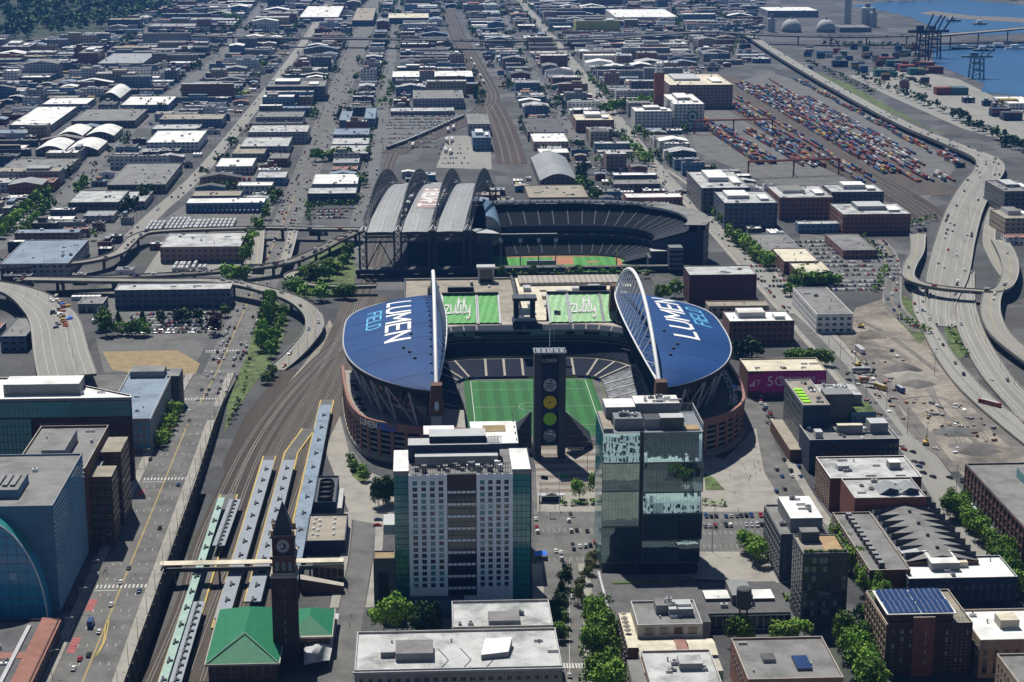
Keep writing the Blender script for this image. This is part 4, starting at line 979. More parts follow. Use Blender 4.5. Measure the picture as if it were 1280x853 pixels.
def window(root, face, c, z, ww, wh, glass='window', frame='mid_grey'):
    """one window on a face; c = (x, y) on the wall. Past 100 on a building the rest go into one mesh."""
    me, g = win_mesh(ww, wh, face, glass, frame); o0 = ROOT[root.name]; k = root.name
    WCOUNT[k] = WCOUNT.get(k, 0)+1
    if WCOUNT[k] <= 100:
        o = bpy.data.objects.new('window', me); COL.objects.link(o); o.parent = root; ROOT[o.name] = o0
        o.location = (c[0]-o0[0], c[1]-o0[1], z-o0[2])
    else:
        mb = WREST.setdefault(k, (root, MB()))[1]; i = len(mb.v)
        mb.v += [(x+c[0], y+c[1], zz+z) for x, y, zz in g.v]; mb.f += [tuple(q+i for q in f) for f in g.f]; mb.m += g.m
def flush_windows():
    for root, mb in WREST.values(): tag(mb.build('windows', root), kind='stuff')
def winrow(root, face, x0, x1, y0, y1, cols, rows, zb, zt, fw=.55, fh=.6, glass='window', frame='mid_grey', skip=None, mix=None):
    dz = (zt-zb)/rows; L_ = (x1-x0) if face == 'n' else (y1-y0); dw = L_/cols
    for r in range(rows):
        for c in range(cols):
            if skip and skip(r, c): continue
            s = (c+.5)*dw; p = (x0+s, y0) if face == 'n' else ((x1, y0+s) if face == 'w' else (x0, y0+s))
            gl = glass if not mix or RND.random() > mix[1] else mix[0]
            window(root, face, p, zb+r*dz+dz*(1-fh)/2, dw*fw, dz*fh, gl, frame)
def relief(g, face, x0, x1, y0, y1, zb, zt, cols, rows, m, pw=.3, bw=.3, d=.35):
    """piers and floor bands standing proud of a wall"""
    L_ = (x1-x0) if face == 'n' else (y1-y0); dw = L_/cols; dz = (zt-zb)/rows
    def bx(u0, u1, z0, z1, dd):
        if face == 'n': g.box(x0+u0, x0+u1, y0-dd, y0, z0, z1, m)
        elif face == 'w': g.box(x1, x1+dd, y0+u0, y0+u1, z0, z1, m)
        else: g.box(x0-dd, x0, y0+u0, y0+u1, z0, z1, m)
    if pw:
        for c in range(cols+1): bx(max(0, c*dw-dw*pw/2), min(L_, c*dw+dw*pw/2), zb, zt, d)
    if bw:
        for r in range(rows+1): bx(0, L_, max(zb, zb+r*dz-dz*bw/2), zb+r*dz+dz*bw/2, d*.7)
def roofkit(root, x0, x1, y0, y1, z, n, seed, big=True):
    r = random.Random(seed)
    for k in range(n):
        w_, d = r.uniform(1.2, 3.4), r.uniform(1.2, 3.2); x = r.uniform(x0+1, max(x0+1.1, x1-w_-1)); y = r.uniform(y0+1, max(y0+1.1, y1-d-1)); h = r.uniform(.7, 1.9)
        g = MB(); t = r.random()
        if t < .5:
            g.box(x, x+w_, y, y+d, z, z+h, r.choice(['light_grey', 'mid_grey', 'steel_grey', 'white'])); g.lathe(x+w_/2, y+d/2, [(min(w_, d)*.35, z+h), (min(w_, d)*.35, z+h+.25), (0, z+h+.25)], 'dark_grey', 8); g.build('rooftop_unit', root)
        elif t < .75: g.tube((x, y, z), (x, y, z+h*.9), .3, 'steel_grey', 7); g.lathe(x, y, [(.5, z+h*.9), (.4, z+h*.9+.3), (0, z+h*.9+.4)], 'light_grey', 7); g.build('vent', root)
        else: g.box(x, x+w_*1.8, y, y+.7, z+.3, z+1.0, 'light_grey'); g.box(x+.2, x+.5, y+.1, y+.6, z, z+.3, 'mid_grey'); g.build('duct', root)
def bld(name, label, x0, x1, y0, y1, h, wall, roof, z0=0.0, par=.9, cat='building', group=None, kit=0, seed=1, poly_=None, coping=None):
    t = thing(name, label, cat, ((x0+x1)/2, y0, z0), group)
    g = MB(); pts = poly_ or [(x0, y0), (x1, y0), (x1, y1), (x0, y1)]
    g.prism(pts, z0, h, wall)
    a = sum(pts[k][0]*pts[(k+1) % len(pts)][1]-pts[(k+1) % len(pts)][0]*pts[k][1] for k in range(len(pts)))
    if a < 0: pts = pts[::-1]
    n = len(pts); inn = []
    for k in range(n):
        p, c, q = Vector(pts[k-1]), Vector(pts[k]), Vector(pts[(k+1) % n]); d1 = (c-p).normalized(); d2 = (q-c).normalized()
        n1 = Vector((-d1.y, d1.x)); n2 = Vector((-d2.y, d2.x)); m_ = (n1+n2); m_ = m_/max(.35, m_.length_squared)*2; inn.append(c+m_*.45)
    cp_ = coping or wall
    for k in range(n):
        j = (k+1) % n
        g.face([(*pts[k], h), (*pts[j], h), (*pts[j], h+par), (*pts[k], h+par)], wall)
        g.face([(*pts[k], h+par), (*pts[j], h+par), (*inn[j], h+par), (*inn[k], h+par)], cp_)
        g.face([(*inn[j], h), (*inn[k], h), (*inn[k], h+par), (*inn[j], h+par)], wall)
    wl_ = g.build('wall', t)
    g = MB(); g.face([(*p, h+.06) for p in inn], roof); g.build('roof', t)
    if kit: roofkit(t, x0+1, x1-1, y0+1, y1-1, h+.07, kit, seed)
    return t
def box_part(root, nm, x0, x1, y0, y1, z0, z1, m, top=None):
    g = MB(); g.box(x0, x1, y0, y1, z0, z1, m, top); return g.build(nm, root)
def mull(root, nm, face, x0, x1, y0, y1, zb, zt, cols, rows, m, t=.14, d=.18):
    """thin bars over a glass wall"""
    g = MB(); L_ = (x1-x0) if face == 'n' else (y1-y0)
    def bx(u0, u1, z0, z1):
        if face == 'n': g.box(x0+u0, x0+u1, y0-d, y0, z0, z1, m)
        elif face == 'w': g.box(x1, x1+d, y0+u0, y0+u1, z0, z1, m)
        else: g.box(x0-d, x0, y0+u0, y0+u1, z0, z1, m)
    for c in range(cols+1): u = L_*c/cols; bx(max(0, u-t/2), min(L_, u+t/2), zb, zt)
    for r in range(rows+1): z = zb+(zt-zb)*r/rows; bx(0, L_, z-t/2, z+t/2)
    return g.build(nm, root)
# ---------------- east side of the avenue (raised ground, z = 8)
x1, y0 = P(169, 601, 8); zt = PY(164, 498, y0)[1]
t = bld('office_block', 'long brick and teal glass office block with a tapering white roof and grey penthouse', -262, x1, y0, y0+40, zt, 'brick_dark', 'roof_white', 8, poly_=[(-262, y0), (x1, y0), (x1, y0+3), (x1-52, y0+40), (-262, y0+40)], coping='white', kit=6, seed=3)
box_part(t, 'glass_storeys', -262, x1-.1, y0-.5, y0, zt-9.5, zt-1.2, 'glass_teal'); mull(t, 'mullions', 'n', -262, x1, y0-.5, 0, zt-9.5, zt-1.2, 46, 2, 'steel_grey')
box_part(t, 'cornice', -262, x1+.6, y0-1.2, y0, zt-.6, zt+.95, 'mid_grey', 'white')
pa, pz = PY(4, 484, y0+8)[0], PY(50, 484, y0+8)[1]; pb = PY(99, 484, y0+8)[0]
box_part(t, 'penthouse', pa, pb, y0+8, y0+24, zt, zt+6, 'mid_grey', 'roof_white')
winrow(t, 'n', -240, -205, y0, 0, 9, 5, 12, zt-11, .62, .5, 'glass_teal', 'mid_grey'); winrow(t, 'n', -200, x1, y0, 0, 14, 5, 12, zt-11, .6, .5, 'window', 'brick_brown')
g = MB(); relief(g, 'n', -204, x1, y0, 0, 10, zt-11, 14, 5, 'brick_dark', .2, .28); g.build('brick_piers', t)
box_part(t, 'glass_bay', -228, -203, y0-1.2, y0-.2, 10, zt-10, 'glass_teal'); mull(t, 'mullions', 'n', -228, -203, y0-1.2, 0, 10, zt-10, 12, 8, 'steel_dark')
# stepped brown block in front
xr, yf = P(113, 690, 8); zt2 = PY(113, 588, yf)[1]; yb = P(147, 534, zt2)[1]; xl = PY(15, 586, yf)[0]
t = bld('office_block', 'grey flat roofed brown brick block with one long grey roof hut, beside the avenue', xl, xr, yf, yb, zt2, 'brick_brown', 'roof_grey', 8, coping='stone', par=1.2, kit=5, seed=5)
box_part(t, 'roof_hut', *[PY(57, 575, yf+22)[0], PY(86, 575, yf+22)[0]], yf+14, yf+46, zt2, zt2+5.5, 'mid_grey', 'roof_grey'); box_part(t, 'roof_hut', xl+14, xl+19, yf+40, yf+52, zt2, zt2+2, 'steel_grey')
W2 = xr+10.5
box_part(t, 'wing', xr, W2, yf+8, yf+24, 8, zt2-6, 'brick_brown', 'roof_tan'); box_part(t, 'wing', xr, W2, yf+36, yf+60, 8, zt2-3, 'brick_brown', 'roof_tan')
for (a, b_, zz) in ((yf+8, yf+24, zt2-7), (yf+36, yf+60, zt2-4)):
    winrow(t, 'w', xr, W2, a, b_, int((b_-a)/3.2), 8, 11, zz, .55, .55, 'window', 'stone'); winrow(t, 'n', xr, W2, a, 0, 3, 8, 11, zz, .55, .55, 'window', 'stone')
winrow(t, 'w', xl, xr, yf+24.5, yf+35.5, 3, 8, 11, zt2-3, .6, .55, 'window', 'stone')
for k in range(8): box_part(t, 'balcony', xr, xr+2.4, yf+24.2, yf+35.8, 11+k*(zt2-14)/8, 11.3+k*(zt2-14)/8, 'mid_grey')
# blue glass block with a rounded glass front
x1, y0 = P(75, 767, 8); y2 = P(109, 692, 8)[1]; zt3 = PY(85, 634, y0)[1]
t = bld('glass_office', 'blue office block with a great rounded glass front and finned side, at the photo edge', -222, x1, y0, y2, zt3, 'stucco_blue', 'roof_grey', 8, coping='steel_grey', kit=5, seed=8)
prof = [(-222, 8), (x1-3.4, 8)]+[(x1-3.4-27*(1-math.cos(a)), 8+(zt3-1-8)*math.sin(a)) for a in [math.pi/2*k/14 for k in range(1, 15)]]+[(-222, zt3-1)]
g = MB(); n = len(prof)
g.face([(x, y0-9, z) for x, z in prof], 'glass_blue')
for k in range(1, n-1): (xa, za), (xb, zb) = prof[k], prof[k+1]; g.face([(xa, y0-9, za), (xb, y0-9, zb), (xb, y0, zb), (xa, y0, za)], 'glass_teal' if k > 6 else 'glass_blue')
cf = g.build('curved_glass', t)
g = MB()
for k in range(1, n-2): (xa, za), (xb, zb) = prof[k], prof[k+1]; g.tube((xa, y0-9.1, za), (xb, y0-9.1, zb), .35, 'steel_white', 5)
g.build('rim', cf)
g = MB()
for z in range(11, int(zt3)-4, 4):
    f = min(1, (z-8)/(zt3-9)); xe = x1-3.4-27*(1-math.sqrt(max(0, 1-f*f))); g.box(-222, xe-.4, y0-9.16, y0-9.0, z-.12, z+.12, 'steel_grey')
for x in range(-220, int(x1)-4, 4):
    q = 1-(x1-3.4-x)/27; hz = 8+(zt3-9)*math.sqrt(max(0, 1-max(0, q)**2)) if x > x1-30.4 else zt3-1; g.box(x-.08, x+.08, y0-9.16, y0-9.0, 8, max(9, hz-.4), 'steel_grey')
g.build('glazing_bars', cf)
g = MB()
for z in range(10, int(zt3), 2): g.box(x1, x1+.5, y0, y2, z, z+.35, 'light_grey')
g.box(x1-.05, x1+.1, y0+.4, y2-.4, 9, zt3-1, 'glass_blue'); g.build('side_fins', t)
box_part(t, 'roof_hut', x1-34, x1-17, y0+12, y0+34, zt3, zt3+4, 'stucco_blue', 'roof_grey')
g = MB(); 
for k in range(4): g.box(x1-31+k*3.3, x1-29+k*3.3, y0+16, y0+30, zt3+4, zt3+5, 'mid_grey')
g.build('louvre', t)
# dark roof with terracotta edge, bottom corner
x1, y1_ = P(82, 797, 8); zt4 = PY(66, 776, y1_)[1]
t = bld('brick_block', 'low dark roofed brick block with a terracotta tiled edge in the near corner', -215, x1-2, 600, y1_, zt4, 'brick_dark', 'roof_dark', 8, kit=0)
g = MB(); g.grid([[(x1-9, 600, zt4+1.6), (x1-9, y1_, zt4+1.6)], [(x1-1.2, 600, zt4+.3), (x1-1.2, y1_+.6, zt4+.3)]], 'roof_red'); g.grid([[(-200, 668, zt4+.25), (x1-9, 668, zt4+.25)], [(-200, 674, zt4+.25), (x1-9, 674, zt4+.25)]], 'roof_red'); g.build('tiled_edge', t)
winrow(t, 'w', 0, x1-2, 610, y1_-1, 22, 3, 10, zt4-2, .5, .6)
roofkit(t, -190, x1-13, 660, y1_-4, zt4+.1, 16, 31)
box_part(t, 'roof_light', x1-14, x1-12.4, 640, y1_-6, zt4+.1, zt4+.9, 'light_grey')
# blue-grey roofed block with trees along its side
x1, y0 = P(190, 563, 8); zt5 = PY(190, 525, y0)[1]; y2 = P(232, 463, zt5)[1]
t = bld('office_block', 'long blue-grey roofed block with gridded windows behind a row of street trees', x1-26, x1, y0, y2, zt5, 'mid_grey', 'roof_blue', 7, coping='light_grey', kit=5, seed=12)
winrow(t, 'w', 0, x1, y0, y2, 20, 4, 9, zt5-1, .55, .55, 'window', 'light_grey'); winrow(t, 'n', x1-26, x1, y0, 0, 7, 4, 9, zt5-1, .6, .6, 'glass_blue', 'mid_grey')
g = MB(); relief(g, 'w', 0, x1, y0, y2, 8, zt5, 20, 4, 'light_grey', .14, .14); g.build('facade_grid', t)
box_part(t, 'roof_hut', x1-24, x1-4, y2-16, y2-3, zt5, zt5+4, 'mid_grey', 'roof_grey'); box_part(t, 'end_block', x1-2, x1+5, y2-16, y2+2, 5, zt5+1, 'concrete_dark', 'roof_grey')
for k in range(7): tree(x1+4.5, y0+6+k*10.5, RND.uniform(8, 10), RND.uniform(7, 9), 'in the row beside the blue-grey roofed block', 7, 'bright')
# ---------------- clock tower, station, platforms
def clock_tower():
    x, y = -57.5, 697.0; t = thing('clock_tower', 'dark brick clock tower with a pyramid spire above the green roofed station', 'clock tower', (x, y, 0)); b = 5.6
    g = MB(); g.box(x-b, x+b, y-b, y+b, 0, 42, 'brick_dark')
    for s in (-1, 1):
        g.box(x+s*b-.5, x+s*b+.5, y-b-.35, y-b+.5, 0, 42, 'brick_dark')
    g.build('shaft', t)
    g = MB(); g.box(x-b-.9, x+b+.9, y-b-.9, y+b+.9, 42, 43.2, 'stone'); g.box(x-b-.4, x+b+.4, y-b-.4, y+b+.4, 43.2, 44.2, 'stone'); g.build('cornice', t)
    box_part(t, 'belfry', x-b+.3, x+b-.3, y-b+.3, y+b-.3, 44.2, 51, 'brick_brown')
    for k in range(3):
        for face in ('n', 'w', 'e'):
            s = -3+k*3; c = (x+s, y-b+.3) if face == 'n' else ((x+b-.3, y+s) if face == 'w' else (x-b+.3, y+s)); window(t, face, c, 45.4, 1.5, 3.8, 'window_light', 'stone')
    box_part(t, 'cornice', x-b-.6, x+b+.6, y-b-.6, y+b+.6, 51, 52.4, 'brick_brown', 'stone')
    box_part(t, 'clock_stage', x-b+.5, x+b-.5, y-b+.5, y+b-.5, 52.4, 61, 'brick_dark')
    for face in ('n', 'w', 'e'):
        g = MB(); n = 24; R_ = 3.1; zc = 57
        def pt(r, a, d):
            u, z = r*math.sin(a), zc+r*math.cos(a); e = b-.5+d
            return (x+u, y-e, z) if face == 'n' else ((x+e, y+u, z) if face == 'w' else (x-e, y-u, z))
        g.face([pt(R_, 2*math.pi*k/n, .2) for k in range(n)], 'stone'); g.face([pt(R_*.86, 2*math.pi*k/n, .24) for k in range(n)], 'light_grey'); g.face([pt(R_*.52, 2*math.pi*k/n, .28) for k in range(n)], 'dark_grey')
        for k in range(n): g.face([pt(R_, 2*math.pi*k/n, .2), pt(R_, 2*math.pi*(k+1)/n, .2), pt(R_, 2*math.pi*(k+1)/n, 0), pt(R_, 2*math.pi*k/n, 0)], 'stone')
        cl = g.build('clock_face', t); g = MB()
        for k in range(12): a = math.pi*k/6; g.face([pt(R_*r, a+d, .3) for r, d in ((.58, -.05), (.82, -.05), (.82, .05), (.58, .05))], 'black')
        g.build('hour_marks', cl)
        for a, l, w_ in ((math.radians(322), .46, .13), (math.radians(252), .72, .07)):
            g = MB(); g.face([pt(.3, a+math.pi/2, .34), pt(R_*l, a+w_, .34), pt(R_*l, a-w_, .34), pt(.3, a-math.pi/2, .34)], 'white'); g.build('hand', cl)
    g = MB(); g.box(x-b-.5, x+b+.5, y-b-.5, y+b+.5, 61, 62, 'brick_brown', 'stone')
    for sx in (-1, 1):
        for sy_ in (-1, 1): g.box(x+sx*(b-.6)-.6, x+sx*(b-.6)+.6, y+sy_*(b-.6)-.6, y+sy_*(b-.6)+.6, 62, 64.4, 'wood')
    g.build('balustrade', t)
    g = MB(); e = b-1.2; g.box(x-e, x+e, y-e, y+e, 62, 64, 'steel_dark')
    for k in range(4):
        c = [(-e, -e), (e, -e), (e, e), (-e, e)]; a_, b2 = c[k], c[(k+1) % 4]; g.face([(x+a_[0], y+a_[1], 64), (x+b2[0], y+b2[1], 64), (x, y, 77)], 'steel_dark')
    sp_ = g.build('spire', t); g = MB(); g.tube((x, y, 76.5), (x, y, 80), .15, 'steel_grey', 4); g.build('finial', sp_)
    for k in range(7): window(t, 'n', (x-.1, y-b), 6+k*4.6, .8, 1.6, 'window', 'stone')
clock_tower(); bpy.data.objects['clock_tower'].scale = (.87, .87, .91)
def hip(g, x0, x1, y0, y1, z, hz, m):
    r = min(x1-x0, y1-y0)/2
    if y1-y0 > x1-x0: a, b = ((x0+x1)/2, y0+r), ((x0+x1)/2, y1-r)
    else: a, b = (x0+r, (y0+y1)/2), (x1-r, (y0+y1)/2)
    A, B = (*a, z+hz), (*b, z+hz); c = [(x0, y0, z), (x1, y0, z), (x1, y1, z), (x0, y1, z)]
    if y1-y0 > x1-x0:
        g.face([c[0], c[1], A], m); g.face([c[1], c[2], B, A], m); g.face([c[2], c[3], B], m); g.face([c[3], c[0], A, B], m)
    else:
        g.face([c[0], c[1], B, A], m); g.face([c[1], c[2], B], m); g.face([c[2], c[3], A, B], m); g.face([c[3], c[0], A], m)
st = thing('railway_station', 'old brick station with green tiled hip roofs around the clock tower foot', 'station', (-70, 676, 0))
zs = 7.5; sx0 = PY(260, 832, 676)[0]; sx1 = PY(346, 832, 676)[0]; yb = P(287, 757, zs+3)[1]
g = MB(); g.box(sx0, sx1, 676, yb, 0, zs, 'brick_brown'); g.box(sx1, -40, 700, yb-2, 0, zs, 'brick_brown'); g.build('wall', st)
g = MB(); hip(g, sx0-1, sx1+1, 675, yb+1, zs+.8, 7.5, 'tile_green'); g.build('roof', st)
g = MB(); hip(g, sx1+2, -39, 701, yb-1, zs+.8, 5, 'tile_green'); g.build('roof', st)
g = MB(); g.box(sx0-1.4, sx1+1.4, 674.6, yb+1.4, zs, zs+.8, 'stone'); g.build('cornice', st)
g = MB(); g.box(sx1+1.4, -38.6, 699.6, yb-.8, zs, zs+.8, 'stone'); g.build('cornice', st)
winrow(st, 'n', sx0+1, sx1-1, 676, 0, 8, 1, 1.5, zs-.5, .45, .7, 'window', 'stone'); winrow(st, 'n', -53, -41, 700, 0, 4, 1, 1, zs-.5, .45, .75, 'window', 'stone'); winrow(st, 'w', 0, -40, 702, yb-4, 6, 1, 1, zs-.5, .4, .7, 'window', 'stone')
g = MB()
for k in range(2, 26): f = k/26
g.tube((sx0-.6, 675, zs+1), ((sx0+sx1)/2, 675+(sx1-sx0)/2, zs+8.4), .22, 'copper_teal', 4); g.tube((sx1+.6, 675, zs+1), ((sx0+sx1)/2, 675+(sx1-sx0)/2, zs+8.4), .22, 'copper_teal', 4); g.build('ridge', st)
x, y = P(372, 800); cn = thing('tent_canopy', 'white pointed fabric canopy beside the clock tower foot', 'canopy', (x, y, 0))
g = MB(); q = [P(380, 800, 4), P(412, 766, 4), P(424, 768, 4), P(412, 826, 4), P(380, 832, 4)]; ap = P(385, 822, 8); g.grid([[(*q[k % 5], 4.2) for k in range(6)], [(ap[0]+(q[k % 5][0]-ap[0])*.4, ap[1]+(q[k % 5][1]-ap[1])*.4, 5.2) for k in range(6)], [(*ap, 8.5) for k in range(6)]], 'light_grey'); g.build('fabric', cn, smooth=True)
for k in (0, 1, 3): g = MB(); g.tube((*q[k], 0), (*q[k], 4.2), .14, 'steel_grey', 5); g.build('post', cn)
def canopy(pts, wid, z, m, label, teeth=True):
    q = [P(u, v, z) for u, v in pts]; t = thing('platform_canopy', label, 'platform canopy', (*q[0], 0))
    q = [(a[0]+(b[0]-a[0])*k/12, a[1]+(b[1]-a[1])*k/12, z) for a, b in zip(q, q[1:]) for k in range(12)]+[(*q[-1], z)]
    g = MB(); g.strip(q, wid, m, thick=.5); g.build('roof_sheet', t)
    for k in range(1, len(q), 3):
        x, y, _ = q[k]; g = MB(); g.tube((x, y, .6), (x, y, z-.4), .22, 'steel_dark', 5); g.build('post', t)
    if teeth:
        for k in range(0, len(q)-1):
            x, y, _ = q[k]; g = MB(); g.box(x-.7, x+.1, y-.5, y+4.6, z, z+.7, 'dark_grey'); g.box(x+.1, x+1.5, y+1, y+2.4, z, z+.5, 'black'); g.build('roof_vent', t)
    return t
canopy([(219, 853), (249, 752)], 5, 5.5, 'canopy_metal', 'near grey platform canopy next to the pale teal walkway roof', True)
canopy([(273, 682), (294, 624)], 6, 5.5, 'canopy_metal', 'short grey canopy next to the far end of the teal walkway roof', True)
canopy([(203, 853), (277, 622)], 3.6, 6.2, 'copper_teal', 'long pale teal walkway roof, nearest the dark retaining wall', True)
canopy([(277, 773), (336, 575)], 6.5, 5.5, 'canopy_metal', 'grey platform canopy with a black zigzag ridge, ending beside the green station roof', True)
canopy([(316, 752), (361, 575)], 7, 5.5, 'canopy_metal', 'grey platform canopy that ends at the yellow edged bare platform', True)
canopy([(360, 735), (407, 506)], 7.5, 5.5, 'roof_blue', 'longest and bluest platform canopy, beside the loading road', True)
g = MB()
for pts, wd in ((((212, 853), (286, 618)), 10), (((275, 785), (337, 570)), 8), (((316, 752), (364, 566), (386, 536)), 8.5), (((358, 735), (409, 500)), 9)):
    q = [P(u, v, .8) for u, v in pts]; g.strip([(x, y, .8) for x, y in q], wd, 'concrete_dark', thick=.8)
    for s in (-1, 1):
        l = []
        for i, p in enumerate(q):
            a = q[max(i-1, 0)]; b_ = q[min(i+1, len(q)-1)]; dx, dy = b_[0]-a[0], b_[1]-a[1]; L_ = math.hypot(dx, dy); l.append((p[0]+dy/L_*s*(wd/2-.5), p[1]-dx/L_*s*(wd/2-.5), .83))
        g.strip(l, .8, 'paint_yellow')
tag(g.build('platforms'), kind='structure')
fb = thing('footbridge', 'pale roofed footbridge on steel legs crossing from the avenue over the platforms', 'footbridge', (-90, 770, 0))
xa, ya = P(203, 708, 9); xb, yb2 = P(430, 700, 9); 
box_part(fb, 'deck', xa, xb, ya-2, ya+2.4, 6.6, 7.2, 'concrete_dark'); box_part(fb, 'roof_sheet', xa-1, xb, ya-2.4, ya+2.8, 10, 10.4, 'concrete', 'roof_cream'); box_part(fb, 'glazed_side', xa, xb, ya-2.1, ya-2, 7.2, 8.6, 'steel_dark')
for k in range(8): x = xa+(xb-xa)*(k+.5)/8; box_part(fb, 'leg', x-.4, x+.4, ya-1, ya+1, 0, 6.6, 'steel_dark')
box_part(fb, 'stair_tower', xb-14, xb, ya-3, ya+4, 0, 9.6, 'glass_dark', 'roof_cream')
for k in range(6): box_part(fb, 'frame_bar', xb-14+k*2.8-.2, xb-14+k*2.8+.2, ya-3.4, ya-3, 0, 10, 'steel_grey')
g = MB(); g.prism([(P(376, 742)[0], P(376, 742)[1]), (P(430, 742)[0], P(430, 742)[1]), (P(430, 738)[0], P(430, 738)[1]), (P(376, 736)[0], P(376, 736)[1])], 0, lambda x, y: 7-6*max(0, min(1, (x+48)/20)), 'brick_brown', 'stone'); g.build('stair_wall', fb)
x0, y0 = P(382, 693); x1 = P(432, 692)[0]
t = bld('depot', 'low tan roofed depot with white dome vents between the blue canopy and the road', x0, x1, y0, P(385, 645, 6)[1], 6, 'navy', 'roof_tan', par=.8)
for i, (u, v) in enumerate(((395, 649), (400, 652), (393, 655), (400, 658), (392, 662), (398, 664), (391, 669), (397, 670), (419, 649), (418, 655), (417, 662), (417, 669))):
    x, y = P(u, v, 6); g = MB(); g.lathe(x, y, [(.9, 6), (.9, 6.5), (.55, 7), (0, 7.2)], 'white', 9); g.build('dome_vent', t)
x0, y0 = P(392, 645); x1 = P(420, 645)[0]
t = bld('cooling_plant', 'dark plant building with four round black cooling fans behind the depot', x0, x1, y0, P(397, 596, 7)[1], 6.5, 'navy', 'steel_dark')
for k in range(4):
    y = y0+5+k*7.5; g = MB(); g.lathe((x0+x1)/2, y, [(4, 6.5), (3.6, 9.3), (3.4, 9.4), (3.2, 8.2), (0, 8.1)], 'black', 18); g.build('cooling_fan', t, smooth=False)
box_part(t, 'pipe_rack', x1, x1+3, y0, y0+30, 0, 4, 'steel_grey', 'light_grey')
# ---------------- white hotel tower
HY = 747.0; HX0, HX1 = PY(511, 650, HY)[0], PY(641, 650, HY)[0]; hz = PY(580, 586, HY)[1]
ht = thing('hotel_tower', 'tall white gridded tower with glass corners and layered grey roof plant', 'tower', (14, HY, 0))
mat('hotel_white', (.78, .81, .88), var=.05, stain=.08)
g = MB(); g.box(HX0, HX1, HY, HY+34, 0, hz-2.5, 'hotel_white', 'roof_grey'); bw = HX1-HX0
xc0, xc1 = PY(557, 650, HY)[0], PY(598, 650, HY)[0]
body = g.build('body', ht)
rows = 18; zb_, ztop = 9.5, hz-5
for (a, b_) in ((HX0+1, xc0), (xc1, HX1-1)):
    winrow(ht, 'n', a, b_, HY, 0, 4, rows, zb_, ztop, .52, .66, 'window', 'mid_grey', mix=('glass_teal', .3))
    g = MB(); dw = (b_-a)/4
    for c in range(5): g.box(a+c*dw-.75, a+c*dw+.75, HY-.5, HY, 5, hz-2.5, 'hotel_white')
    for r in range(rows+1): g.box(a, b_, HY-.22, HY, zb_+r*(ztop-zb_)/rows-.45, zb_+r*(ztop-zb_)/rows+.45, 'hotel_white')
    g.build('white_frame', ht)
box_part(ht, 'centre_glass', xc0+.8, xc1-.8, HY-.3, HY, 6, hz-2.6, 'glass_dark'); mull(ht, 'mullions', 'n', xc0+.8, xc1-.8, HY-.3, 0, 6, hz-2.6, 12, 18, 'steel_dark')
for r in range(0, 18, 2):
    z = zb_+r*(ztop-zb_)/rows; g = MB(); n = 6
    for k in range(n): xa = xc0+1+(xc1-xc0-2)*k/n; g.box(xa, xa+(xc1-xc0-2)/n-.35, HY-.75, HY-.3, z-.5, z+.5, 'hotel_white')
    g.build('balcony_panel', ht)
gx0, gx1 = PY(493, 640, HY+3)[0], PY(663, 640, HY+3)[0]
for a, b_ in ((gx0, HX0), (HX1, gx1)):
    box_part(ht, 'glass_wing', a, b_, HY+3, HY+32, 0, hz-4, 'glass_teal'); box_part(ht, 'wing_roof', a-.2, b_+.2, HY+2.8, HY+32.2, hz-4, hz-1.6, 'mid_grey', 'roof_white'); mull(ht, 'mullions', 'n', a, b_, HY+3, 0, 3, hz-4, 4, 20, 'steel_dark')
box_part(ht, 'side_wall', gx1, gx1+.5, HY+4, HY+33, 0, hz-1.5, 'navy')
mull(ht, 'roof_screen', 'n', HX0+1, HX1-1, HY+.6, 0, hz-2.5, hz+2.2, 40, 2, 'steel_dark', .22); 
g = MB(); rr = random.Random(6)
for k in range(30): x = rr.uniform(HX0+2, HX1-4); y = HY+rr.uniform(2, 9); g = MB(); g.box(x, x+rr.uniform(.8, 2.4), y, y+rr.uniform(.8, 2), hz-2.4, hz+rr.uniform(-1.5, 1), rr.choice(['light_grey', 'white', 'steel_grey', 'mid_grey'])); g.build('rooftop_unit', ht)
zA = hz+.6
box_part(ht, 'penthouse', HX0+3, HX1-6, HY+11, HY+17, hz-2.5, zA+1.5, 'mid_grey', 'light_grey'); box_part(ht, 'penthouse', HX0, HX1-5, HY+17, HY+27, hz-2.5, zA+5, 'navy', 'light_grey'); box_part(ht, 'penthouse', HX0+9.5, HX0+35, HY+20, HY+31, zA+5, zA+8, 'navy', 'light_grey')
box_part(ht, 'penthouse', HX0+7, HX0+21, HY+31, HY+44, hz-8, zA+5.5, 'mid_grey', 'roof_white')
mull(ht, 'roof_screen', 'n', HX0+35.5, HX1-4, HY+19, 0, zA+5, zA+8, 10, 1, 'steel_dark', .2)
rz = 58.0; a = P(648, 554, rz); c = P(669, 526, rz); d = P(613, 526, rz); e = (a[0]-18, a[1])
g = MB(); q = [e, a, (c[0]-1, c[1]), (a[0]-21, d[1])]; q = [(a[0]-22, a[1]), a, (a[0]+.5, c[1]), (a[0]-22, c[1])]
g.prism(q, 0, rz, 'navy', 'roof_white'); g.build('rear_block', ht)
g = MB(); g.box(a[0]-16, a[0]-5, a[1]+18, c[1]-7, rz, rz+.25, 'dry_grass'); g.build('green_roof', ht)
for k in range(5): g = MB(); g.box(a[0]-.9, a[0]-.4, a[1]+4+k*10, a[1]+5+k*10, rz, rz+.8, 'dark_grey'); g.build('roof_anchor', ht)
box_part(ht, 'podium', HX0-2, HX0+24, HY-5, HY-.6, 0, 6, 'stucco_blue', 'steel_dark')
